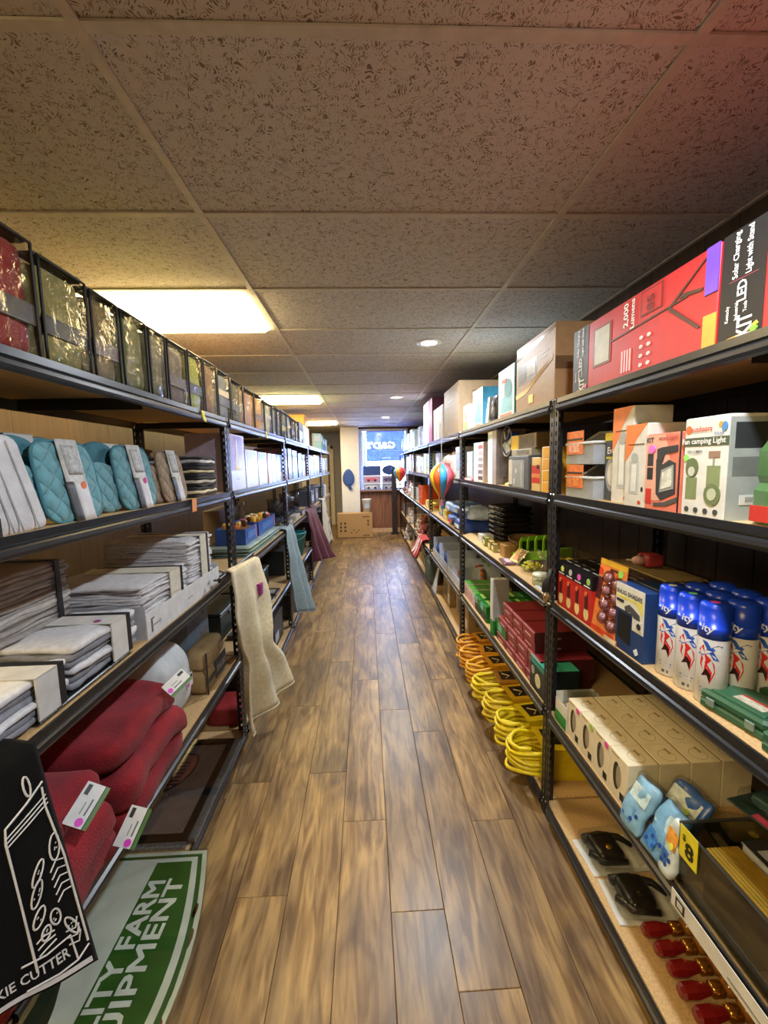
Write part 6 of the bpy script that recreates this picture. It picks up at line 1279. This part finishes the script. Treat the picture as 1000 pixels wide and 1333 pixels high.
# fourth and fifth units
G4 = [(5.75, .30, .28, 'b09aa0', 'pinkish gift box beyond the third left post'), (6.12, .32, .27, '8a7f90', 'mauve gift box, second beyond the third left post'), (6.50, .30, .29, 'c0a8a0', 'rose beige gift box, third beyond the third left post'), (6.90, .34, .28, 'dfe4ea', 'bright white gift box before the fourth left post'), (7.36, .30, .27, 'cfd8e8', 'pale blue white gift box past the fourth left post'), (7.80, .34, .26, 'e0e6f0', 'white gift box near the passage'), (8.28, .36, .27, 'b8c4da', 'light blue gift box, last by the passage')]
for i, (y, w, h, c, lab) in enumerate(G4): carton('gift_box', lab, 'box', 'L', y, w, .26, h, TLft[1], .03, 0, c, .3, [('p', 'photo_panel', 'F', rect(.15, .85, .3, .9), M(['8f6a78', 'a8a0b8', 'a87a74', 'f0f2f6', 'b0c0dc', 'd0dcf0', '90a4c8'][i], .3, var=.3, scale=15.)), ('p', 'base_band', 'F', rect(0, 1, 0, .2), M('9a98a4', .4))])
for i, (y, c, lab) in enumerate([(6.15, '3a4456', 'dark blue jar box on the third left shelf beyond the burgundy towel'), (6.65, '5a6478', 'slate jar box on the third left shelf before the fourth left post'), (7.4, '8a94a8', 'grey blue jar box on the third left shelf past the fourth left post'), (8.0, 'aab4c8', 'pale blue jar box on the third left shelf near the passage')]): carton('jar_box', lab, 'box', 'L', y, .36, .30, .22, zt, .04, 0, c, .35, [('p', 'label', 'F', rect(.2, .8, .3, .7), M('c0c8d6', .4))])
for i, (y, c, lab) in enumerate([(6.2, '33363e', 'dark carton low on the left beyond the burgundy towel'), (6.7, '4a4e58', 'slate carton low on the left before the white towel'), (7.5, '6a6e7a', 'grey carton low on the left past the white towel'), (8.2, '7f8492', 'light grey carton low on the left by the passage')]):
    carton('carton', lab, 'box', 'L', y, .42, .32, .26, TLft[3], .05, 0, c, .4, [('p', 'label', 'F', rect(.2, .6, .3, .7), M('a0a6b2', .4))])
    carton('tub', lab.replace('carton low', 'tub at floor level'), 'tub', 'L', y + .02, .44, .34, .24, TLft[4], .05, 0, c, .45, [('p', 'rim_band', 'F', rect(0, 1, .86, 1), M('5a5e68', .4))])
t, P, b = drape('hanging_towel', 'cream towel with black spots hanging at the fourth left post', 'towel', (-.722, 6.85, 1.034), (-.715, 7.25, 1.030), (-.69, 6.85, .30), (-.60, 7.25, .32), 'cfc6b4', 2., .024, .10, -1., 19)
for k in range(10):
    q = P(.70 + .1 * (k % 3), .95 - .085 * k) - b + Vector((.006, 0, 0)); MB().lathe([(0, .003), (.028, .002), (.028, 0)], 10, tuple(q), 'x').build('printed_spot', M('2a2a2c', .6), t)

# ================================================================== right shelves, third unit onwards
def gore_balloon(label, loc, R_, H_, cols):
    t = thing('balloon_spinner', label, 'wind spinner', loc, group='hot-air-balloon wind spinners'); n = len(cols)
    prof = lambda v: R_ * (math.sin(math.pi * min(1, (1 - v) * .62 + .0)) if v > .19 else 1.) 
    def rad(v):
        # v 0 bottom throat .. 1 crown
        return R_ * max(.02, math.sin(math.pi * (.12 + .88 * (1 - (1 - v) ** 1.0)) ** 1.55 * .999) ** .8) if v < 1 else R_ * .02
    for k in range(n):
        def fn(u, v): 
            a = 2 * math.pi * (k + u) / n; r = rad(v) * (1 + .06 * math.sin(math.pi * u)); return (r * math.cos(a), r * math.sin(a), H_ * (.18 + .82 * v))
        MB().grid(fn, 5, 14).build('gore', M(cols[k], .3), t, True, .002)
    MB().lathe([(0, 0), (R_ * .22, .0), (R_ * .24, H_ * .10), (R_ * .2, H_ * .10), (0, .01)], 12).build('basket', M('9a5a6a', .6), t)
    for k in range(4): MB().tube([(R_ * .2 * math.cos(k * 1.571), R_ * .2 * math.sin(k * 1.571), H_ * .10), (R_ * .24 * math.cos(k * 1.571), R_ * .24 * math.sin(k * 1.571), H_ * .2)], .002, 5).build('basket_cord', M('d0d0d0', .5), t)
    MB().tube([(0, 0, H_ * .99), (.0, 0, 1.80 - loc[2] - .004), (.09, 0, 1.80 - loc[2]), (XR - .002 - loc[0] - .012, 0, 1.80 - loc[2])], .0015, 5).build('string', M('d8d8d8', .5), t)
    return t
gore_balloon('large rainbow hot-air-balloon spinner hanging before the third right unit', (.640, 3.56, 1.235), .100, .37, ['d8902a', '1f80c8', 'd85a70', 'c8342c', '8a3aa0', 'e0c838', 'd8602a', '3a9ad0', 'e06a80', 'b83028'])
gore_balloon('small rainbow hot-air-balloon spinner farther along the right shelves', (.615, 7.7, 1.20), .11, .36, ['e0c838', 'd8602a', 'c83a90', '8a3aa0', '3a9ad0', 'd8902a', 'c8342c', 'e06a80'])
IT = [  # tier, y, w, d, h, sb, colour, print colour, name, category, label
 (1, 3.58, .24, .22, .27, .02, 'd5e0e6', '9fb4c4', 'carton', 'box', 'white carton with a grey leaf print right past the second right post'),
 (1, 4.62, .30, .24, .24, .02, '8a8c94', 'c0c4cc', 'carton', 'box', 'grey carton before the third right post'),
 (1, 5.30, .20, .22, .25, .02, 'c6d8cc', '8fb49c', 'carton', 'box', 'pale green carton just past the third right post'),
 (1, 5.62, .22, .22, .26, .02, 'b4c8b8', 'e0e8e0', 'carton', 'box', 'sage green carton, second past the third right post'),
 (1, 5.98, .26, .22, .22, .02, 'a9aeb8', '60646e', 'carton', 'box', 'grey carton with a dark print, third past the third right post'),
 (1, 6.42, .30, .22, .25, .02, 'cfd8e4', '8f9cb4', 'carton', 'box', 'white blue carton before the fourth right post'),
 (1, 7.06, .26, .22, .28, .02, 'e0e4ec', 'b4a4b8', 'carton', 'box', 'white carton behind the small balloon spinner'),
 (1, 7.50, .30, .22, .30, .02, 'a49ab4', 'e4e4ee', 'carton', 'box', 'mauve carton past the small balloon spinner'),
 (1, 8.05, .34, .22, .26, .02, 'd4dcea', 'a0b0d0', 'carton', 'box', 'pale blue carton before the fifth right post'),
 (1, 8.75, .34, .22, .28, .02, 'c4d0e6', 'e8ecf4', 'carton', 'box', 'light blue carton on the last right unit, second tier'),
 (1, 9.25, .34, .22, .26, .02, 'dce4f2', '8fa4cc', 'carton', 'box', 'white blue carton nearest the window, second tier'),
 (0, 5.98, .34, .30, .24, .04, '5a6070', '9aa4b8', 'carton', 'box', 'slate carton on top past the plum carton'),
 (0, 6.40, .30, .28, .30, .04, '8f98aa', 'c8d0dc', 'carton', 'box', 'grey blue carton on top before the fourth right post'),
 (0, 7.02, .28, .26, .28, .03, 'bcd6d8', 'e4f0f0', 'carton', 'box', 'pale aqua carton on top past the fourth right post'),
 (0, 7.42, .30, .26, .34, .03, 'd8e6e8', '90b0b8', 'carton', 'box', 'white aqua carton on top, second past the fourth right post'),
 (0, 7.88, .34, .26, .30, .03, '7f94a8', 'c0d0dc', 'carton', 'box', 'blue grey carton on top before the fifth right post'),
 (0, 8.75, .36, .26, .36, .03, 'cfe4ea', 'a0c4d0', 'carton', 'box', 'icy blue carton on top of the last right unit'),
 (0, 9.28, .36, .26, .30, .03, 'b4ccd8', 'e4f0f4', 'carton', 'box', 'light blue carton on top nearest the window'),
 (2, 4.35, .20, .20, .10, .04, 'd0b040', 'e8d890', 'carton', 'box', 'yellow packet box behind the blue packages'),
 (2, 4.70, .18, .16, .16, .06, '3a74a8', 'd8c04a', 'carton', 'box', 'blue and yellow toy box before the third right post'),
 (2, 5.30, .22, .18, .09, .03, 'd8bc4c', 'c85a40', 'carton', 'box', 'yellow toy packets box just past the third right post'),
 (2, 5.58, .20, .18, .10, .03, 'caa83c', 'e4e0d0', 'carton', 'box', 'mustard toy packets box beside the orange bin'),
 (2, 6.95, .26, .24, .20, .03, 'c4ccd4', '8a949e', 'carton', 'box', 'silver grey carton past the orange bin'),
 (2, 7.40, .28, .24, .18, .03, 'd2d8dc', 'a0a8b0', 'carton', 'box', 'white grey carton, second past the orange bin'),
 (2, 8.10, .34, .24, .22, .03, '6a6474', 'a49cb0', 'carton', 'box', 'dusky carton on the third tier before the fifth right post'),
 (2, 9.05, .40, .24, .22, .03, '585462', '8f8a9c', 'carton', 'box', 'dark dusky carton on the third tier of the last unit'),
 (3, 7.10, .30, .26, .22, .04, 'b8a89c', '7a6a60', 'carton', 'box', 'beige carton low on the right past the plush toys'),
 (3, 8.00, .40, .26, .24, .04, '8a8088', 'b0a8b4', 'carton', 'box', 'mauve grey carton low on the right before the last unit'),
 (3, 9.05, .40, .26, .24, .04, '6c6874', '9a96a4', 'carton', 'box', 'slate mauve carton low on the last right unit'),
 (4, 3.80, .50, .34, .24, .10, 'a58a62', '6a5a48', 'carton', 'box', 'brown carton with small pictures at the bottom of the third right unit'),
 (4, 4.45, .36, .32, .26, .08, '9a8260', '5c4e40', 'carton', 'box', 'brown carton with a dark print beside the white panel'),
 (4, 5.60, .40, .30, .26, .06, '3f4a44', '6a766c', 'carton', 'box', 'dark green tub low on the right past the third right post'),
 (4, 6.20, .40, .30, .24, .06, '55524e', '8a8680', 'carton', 'box', 'grey brown tub low on the right before the fourth right post'),
 (4, 7.40, .50, .30, .24, .06, '6a6260', '9a9290', 'carton', 'box', 'dusty brown tub low on the fifth right unit'),
 (4, 9.00, .50, .30, .24, .06, '5c5860', '8f8a94', 'carton', 'box', 'slate tub at the bottom of the last right unit')]
for ti, y, w, d, h, sb, c, c2, nm, ct, lab in IT: carton(nm, lab, ct, 'R', y, w, d, h, TR[ti], sb, 0, c, .4, [('p', 'front_print', 'F', rect(.12, .62, .25, .85), M(c2, .4, var=.3, scale=18.)), ('p', 'label', 'F', rect(.68, .92, .12, .5), M('e0dfe0', .4)), ('p', 'side_print', 'R', rect(.2, .8, .3, .7), M(c2, .4, var=.2))])
def soft_bag(label, y, tier, w, d, h, sb, c, c2, seed, name='gift_bag', z=None, group=None):
    t = thing(name, label, 'bag', group=group); m = M(c, .45, var=.35, scale=22.)
    MB().rbox(-w / 2, w / 2, 0, d, 0, h, min(w, d, h) * .3, 8, .006, .02, seed, 9.).build('bag_body', m, t, True)
    MB().box(-w * .25, w * .3, -.014, -.010, h * .3, h * .62).build('label', M(c2, .45, var=.3, scale=40.), t); MB().rbox(-w * .3, w * .3, d * .3, d * .7, h * .94, h * 1.12, .02, 5, 0, .012, seed, 20.).build('bag_top', m, t, True)
    return place(t, 'R', y, sb, TR[tier] if z is None else z)
soft_bag('pink and white floral gift bag on the second tier past the second right post', 4.08, 1, .50, .20, .22, .03, 'd8c0c8', 'b0606a', 3)
soft_bag('white gift bag with a sage print beside the floral bag', 4.40, 1, .14, .16, .20, .03, 'd8dedc', '6a8070', 4)
for k, (y, z, c, lab) in enumerate([(3.62, 0, '2f4fa8', 'deep blue printed pack at the bottom of the blue pile'), (3.95, 0, '3f62b8', 'blue pack with white print, second at the bottom of the pile'), (4.12, .105, '7fa0d0', 'pale blue pack on top of the blue pile, farther'), (3.80, .11, '5a7cc4', 'mid blue pack on top of the blue pile, middle'), (3.55, .11, 'a8bcdc', 'white blue pack on top of the blue pile, by the post')]): soft_bag(lab, y, 2, .30, .26, .095, .02 + .01 * k, c, ['e0e4f0', 'd8505a', 'f0f0f4', 'd8e0f0', '3a50a0'][k], 20 + k, 'snack_pack', TR[2] + z, 'blue snack packs')
# orange bin
t = thing('bin', 'orange plastic bin with a slot handle on the third tier', 'bin'); MB().prism([(-.17, 0), (.17, 0), (.21, .26), (-.21, .26)], 0, .004, 'y').prism([(-.17, 0), (.17, 0), (.21, .26), (-.21, .26)], .26, .264, 'y').add([(-.17, .004, 0), (-.17, .26, 0), (-.21, .26, .26), (-.21, .004, .26), (-.166, .004, 0), (-.166, .26, 0), (-.206, .26, .26), (-.206, .004, .26)], [(0, 1, 2, 3), (4, 7, 6, 5), (3, 2, 6, 7), (0, 3, 7, 4), (1, 5, 6, 2)]).add([(.17, .004, 0), (.17, .26, 0), (.21, .26, .26), (.21, .004, .26), (.166, .004, 0), (.166, .26, 0), (.206, .26, .26), (.206, .004, .26)], [(0, 3, 2, 1), (4, 5, 6, 7), (3, 7, 6, 2), (0, 4, 7, 3), (1, 2, 6, 5)]).box(-.166, .166, .004, .26, 0, .004).build('bin_body', M('c8481f', .35), t)
MB().tube([(-.21, 0, .262), (.21, 0, .262), (.21, .264, .262), (-.21, .264, .262)], .007, 6, True).build('rim', M('d0501f', .35), t); MB().chbox(-.055, .055, -.002, .001, .205, .225, .001).build('handle_slot', M('3a1a10', .6), t); MB().box(-.02, .03, -.0025, -.0005, .09, .12).build('label', M('e0c8b0', .5), t)
place(t, 'R', 6.10, .015, TR[2])
# open display tray with snacks at the second right post, white divider boxes
t = thing('display_box', 'white open display box with green lining and wrapped sweets on the fourth tier', 'display box'); w, d, h = .60, .34, .15
MB().box(-w / 2, w / 2, 0, .004, 0, h * .55).box(-w / 2, -w / 2 + .004, .004, d, 0, h).box(w / 2 - .004, w / 2, .004, d, 0, h + .06).box(-w / 2 + .004, w / 2 - .004, .004, d, 0, .004).box(-.1, -.096, .004, d, .004, h).build('tray_box', M('c4cde0', .45), t); MB().box(-w / 2, w / 2, d, d + .003, 0, .30).build('green_back', M('4f7a34', .45, var=.3, scale=12.), t)
g = random.Random(2)
for q in range(16): x, y_ = g.uniform(-.27, .27), g.uniform(.04, .28); MB().rbox(x - .025, x + .025, y_ - .02, y_ + .02, .004 + .01 * (q % 4), .045 + .012 * (q % 4), .012, 4, 0, .006, q, 20.).build('wrapped_sweet', M(['d89a6a', 'c84a3a', 'e0d0b0', 'a86a48'][q % 4], .4), t, True)
place(t, 'R', 3.74, .012, TR[3])
t = thing('red_wreath', 'red and orange berry wreath behind the display box', 'wreath'); MB().tube([(.09 * math.cos(i * .393), 0, .11 + .09 * math.sin(i * .393)) for i in range(16)], .016, 8, True).build('ring', M('5a4a26', .8), t, True)
for q in range(14): a = q * .449; MB().lathe([(0, -.018), (.014, -.010), (.018, 0), (.014, .010), (0, .018)], 8, (.09 * math.cos(a), -.012 - .008 * (q % 2), .11 + .09 * math.sin(a))).build('berry', M(['c03a2a', 'd8703a', 'a82a24'][q % 3], .4), t, True)
place(t, 'R', 3.50, .20, TR[3] + .152 - .15, 0)
for k, (y, lab) in enumerate([(4.28, 'white open divider box on the fourth tier, nearer'), (4.72, 'white open divider box on the fourth tier by the third right post')]):
    t = thing('divider_box', lab, 'box'); w, d, h = .40, .30, .22; MB().box(-w / 2, w / 2, 0, .004, 0, h * .4).box(-w / 2, -w / 2 + .004, .004, d, 0, h).box(w / 2 - .004, w / 2, .004, d, 0, h).box(-w / 2 + .004, w / 2 - .004, .004, d, 0, .004).build('carton_body', M('b4bfd6', .45), t); MB().rbox(-w / 2 + .03, w / 2 - .03, .03, d - .02, .005, h * .7, .04, 6, 0, .02, k, 8.).build('blue_packs_inside', M('24408a', .4, var=.4, scale=20.), t, True); place(t, 'R', y, .012, TR[3])
# plush toys and bags on the farther units
def plush(label, y, tier, c, c2, s, sb, yaw, z=None):
    t = thing('plush_toy', label, 'plush toy', group='plush toys on the right shelves'); m = M(c, .95, var=.25, scale=40., bump=.9, bscale=200.)
    mb = MB(); sp = lambda x, y_, z_, r, q=1.: mb.lathe([(r * math.sin(math.pi * i / 8), z_ - r * q * math.cos(math.pi * i / 8)) for i in range(9)], 12, (x, y_, 0))
    sp(0, .10, .09 * s, .085 * s, 1.1); sp(0, .08, .225 * s, .065 * s)
    for k in (-1, 1): sp(k * .05 * s, .085, .285 * s, .024 * s); sp(k * .085 * s, .07, .12 * s, .034 * s, 1.5); sp(k * .055 * s, .03, .03 * s, .036 * s)
    mb.build('plush_body', m, t, True); mb = MB(); sp(0, .08 - .055 * s, .21 * s, .028 * s); mb.build('muzzle', M(c2, .9), t, True)
    for k in (-1, 1): mb = MB(); sp(k * .024 * s, .08 - .060 * s, .24 * s, .008 * s); mb.build('eye', M('111112', .2), t, True)
    return place(t, 'R', y, sb, TR[tier] if z is None else z, yaw)
plush('dark grey plush toy on the fourth tier past the third right post', 5.30, 3, '3a3230', '8a7a70', .95, .05, 20); plush('brown plush toy beside the dark grey one', 5.62, 3, '5a4236', 'a08a78', .9, .06, 30); plush('charcoal plush toy before the striped bag', 5.95, 3, '2a2826', '6a625c', 1., .08, 15); plush('rosy plush toy on the fourth tier, fourth along', 6.45, 3, '9a5a5c', 'd0b0a8', .95, .04, 25); plush('cream plush toy on the fourth tier at the fourth right post', 6.72, 3, 'c8bca8', 'e4dcd0', .8, .02, 30)
plush('white plush toy on the third tier near the small balloon', 7.78, 2, 'd8ccd4', 'f0e6ea', .8, .02, 30); plush('pink plush toy on the third tier of the fifth right unit', 8.40, 2, 'c898a4', 'e8d4d8', .8, .02, 30); plush('grey plush toy on the lowest tier of the fifth right unit', 8.3, 4, 'b0aab0', 'dcd6da', 1., .0, 35); plush('small white plush toy on the fourth tier of the fifth right unit', 7.6, 3, 'd0c8ce', 'ece6ea', .8, .0, 35)
t, P, b = drape('striped_bag', 'red and white striped cloth bag hanging from the fourth tier', 'bag', (.750, 6.05, .55), (.750, 5.62, .55), (.66, 6.10, .30), (.66, 5.60, .30), 'b82a30', 2.4, .03, .10, 1., 23)
for k in range(7): MB().grid(lambda u, v: P(.06 + .13 * k + .05 * u, .05 + .93 * v) - b + Vector((-.007, 0, 0)), 1, 14).build('white_stripe', M('e0d8d8', .8), t, True, .002)
t = thing('tote_bag', 'dark grey green tote bag standing on the floor-level tier', 'bag'); MB().rbox(-.20, .20, 0, .16, 0, .32, .05, 8, .004, .02, 4, 7.).build('bag_body', M('4a544c', .8, bump=.4), t, True); MB().tube([(-.08, -.0, .30), (-.07, -.02, .36), (.07, -.02, .36), (.08, .0, .30)], .006, 6).build('strap', M('3a423c', .7), t); place(t, 'R', 5.28, -.02, TR[4])
t = thing('panel_board', 'white triangular board leaning at the third right post', 'board'); MB().prism([(-.12, 0), (.10, 0), (.10, .40)], 0, .01, 'y').map(lambda q: (q[0], q[1] + q[2] * .15, q[2])).build('board', M('c9ccd6', .5), t); MB().tube([(-.12, -.002, .004), (.10, .058, .40)], .004, 5).build('edge_trim', M('9aa0b0', .4), t); place(t, 'R', 4.85, .0, TR[4])

# ================================================================== far end
t = thing('cardboard_box', 'wide cardboard box with printed icons on the floor at the far end', 'box', (-.27, 9.10, 0)); dims = (.76, .26, .54)
MB().chbox(-.38, .38, 0, .26, 0, .54, .004).build('carton_body', M('b58e5c', .6), t); MB().box(-.385, .385, -.01, .27, .0, .02).build('base_strip', M('6a4a30', .6), t)
for a in range(2):
    for q in range(3): decal(t, 'printed_icon', 'F', dims, disc(.10 + .12 * a, .30 + .15 * q, .03, .05, 10), M('4a3422', .6))
for a in range(4): decal(t, 'printed_icon', 'F', dims, disc(.40 + .07 * a, .22 + .1 * (a % 2), .025, .035, 8), M('7a5a38', .6))
for a in range(2): decal(t, 'printed_icon', 'F', dims, rect(.86, .90, .5 + .14 * a, .60 + .14 * a), M('4a3422', .6)); decal(t, 'printed_line', 'F', dims, rect(.72, .92, .08 + .76 * a, .12 + .76 * a), M('5a4028', .6))
decal(t, 'packing_tape', 'T', dims, rect(0, 1, .42, .58), M('cbb084', .3))
t = thing('white_bucket', 'white tapered bucket standing on the cardboard box', 'bucket', (.0, 9.24, .5405)); MB().lathe([(0, 0), (.078, 0), (.10, .28), (.104, .285), (.104, .30), (.094, .30), (.072, .01), (0, .01)], 24).build('bucket_body', M('dfe2e8', .4), t, True); MB().box(-.05, .05, -.094, -.088, .10, .20).map(lambda q: (q[0], q[1] - .1 * (q[2] - .1) * .8, q[2])).build('label', M('b4c0d4', .5, var=.3, scale=40.), t)
# wind sock fish on the column
t = thing('fish_ornament', 'blue fish shaped ornament hanging on the white column', 'ornament', (-.40, 9.585, 1.05))
def fo(a): 
    c, s = math.cos(a), math.sin(a); return (.13 * c * (1 - .18 * s), .26 + .19 * s)
pad(fo, .022, 0, 36, 8).build('fish_body', M('2c4f9a', .6), t, True); MB().prism([(.02, .09), (.10, -.02), (.06, .0), (.03, -.04), (-.03, .07)], -.006, .006, 'y').build('fish_tail', M('244486', .6), t); MB().tube([(0, 0, .44), (0, .01, .60)], .002, 5).build('string', M('c8c8c8', .5), t); MB().tube([(0, .01, .60), (0, .034, .60)], .004, 6).build('hook', M('909090', .4), t)
# window film, lettering and what stands on the sill
t = thing('window_sign', 'blue tinted window film with white mirrored shop lettering', 'sign', (.48, Y1 + .030, 1.66)); MB().box(-.46, .44, 0, .003, 0, .70).build('tinted_film', clear('blue_window_film', '565d90', .02, .1, 0, 35., .12), t)
film = t.children[0]
vs, fs = text2d("G&D'S", .0); fc = [(-px * .175 - .13, py * .15 + .37) for px, py in vs]
bmx = bmesh.new(); vv = [bmx.verts.new((x, -.01, z)) for x, z in fc]
for f in fs: bmx.faces.new([vv[i] for i in f])
bmesh.ops.remove_doubles(bmx, verts=bmx.verts, dist=.0002)
ex = bmesh.ops.extrude_face_region(bmx, geom=list(bmx.faces)); bmesh.ops.translate(bmx, vec=(0, .02, 0), verts=[v for v in ex['geom'] if isinstance(v, bmesh.types.BMVert)]); bmesh.ops.recalc_face_normals(bmx, faces=bmx.faces)
cme = bpy.data.meshes.new('cutter'); bmx.to_mesh(cme); bmx.free(); cut = bpy.data.objects.new('cutter', cme); COL.objects.link(cut); cut.parent = t
md = film.modifiers.new('cut', 'BOOLEAN'); md.operation = 'DIFFERENCE'; md.object = cut; md.solver = 'EXACT'
bpy.context.view_layer.update(); dg = bpy.context.evaluated_depsgraph_get(); nm_ = bpy.data.meshes.new_from_object(film.evaluated_get(dg)); film.modifiers.clear()
if len(nm_.polygons) > 20: film.data = nm_
bpy.data.objects.remove(cut)
MB().add([(x, .0012, z) for x, z in fc], [tuple(reversed(f)) for f in fs]).build('lettering', clear('clear_letter', 'ffffff', .01, .1, 0, 35., .1), t)
for k in range(16): MB().box(-.30 + .04 * k, -.285 + .04 * k, -.0018, -.0004, .235, .25).build('small_mark', M('e8ecf4', .4), t)
MB().box(-.10, .10, -.002, -.0005, .07, .085).build('white_line', M('f0f2f8', .4), t)
MB().tube([(-.44, -.002, .30), (-.41, -.002, .42), (-.37, -.002, .33)], .006, 5).build('swoosh', M('f0f2f8', .4), t); MB().lathe([(0, -.002), (.025, -.002), (.025, 0), (0, 0)], 14, (-.16, 0, .58), 'y').build('white_dot', M('f4f6fa', .4), t)
for k, (x, z, w, h, c, lab) in enumerate([(.14, 1.0, .40, .17, '8f9cc8', 'toy box on the window sill, lower left'), (.14, 1.1705, .40, .17, 'a89ac4', 'toy box with a pink car print on the window sill, upper left'), (.53, 1.0, .34, .17, '7f8cbc', 'toy box on the window sill, lower right'), (.53, 1.1705, .34, .17, '9088b4', 'toy box with dark wheels print on the window sill, upper right')]):
    t = thing('toy_box', lab, 'box', (x, Y1 - .115, z), group='toy boxes on the sill'); dims = (w, .10, h); MB().chbox(-w / 2, w / 2, 0, .10, 0, h, .003).build('carton_body', M(c, .4), t); decal(t, 'car_print', 'F', dims, disc(.45, .45, .36, .22), M(['c8d0e8', 'd8607a', 'b0b8d8', '5a4a78'][k], .4)); decal(t, 'wheel_print', 'F', dims, disc(.28, .32, .08, .16), M('2a2c40', .4), 2); decal(t, 'wheel_print', 'F', dims, disc(.66, .32, .08, .16), M('2a2c40', .4), 2); decal(t, 'white_band', 'F', dims, rect(0, 1, .86, 1), M('dfe4f2', .4))
t = thing('blue_panel', 'dark blue rectangular board standing on the sill boxes', 'board', (.14, Y1 - .05, 1.341)); MB().chbox(-.20, .20, 0, .02, 0, .22, .003).build('board', M('26438a', .5), t); MB().box(-.19, .19, -.001, 0, .01, .03).build('edge_band', M('1f3872', .5), t)
t = thing('oval_board', 'dark blue oval board standing beside the rectangular one', 'board', (.54, Y1 - .05, 1.341)); MB().lathe([(0, -.01), (.11, -.01), (.115, 0), (.11, .01), (0, .01)], 24, (0, 0, .115), 'y').map(lambda q: (q[0] * 1.5, q[1], q[2])).build('board', M('223c80', .5), t); MB().box(-.17, -.14, -.008, .008, .09, .14).build('fin', M('1f3872', .5), t)
t = thing('display_stand', 'tall narrow dark stand at the end of the right shelves', 'stand', (.63, 9.52, 0)); MB().chbox(-.055, .055, -.05, .05, .03, 1.48, .004).build('column', M('241c22', .5), t); MB().chbox(-.09, .09, -.08, .08, 0, .03, .004).build('base', M('1c161a', .5), t); MB().box(-.06, .06, -.055, .055, 1.48, 1.50).build('cap', M('2c242a', .5), t)
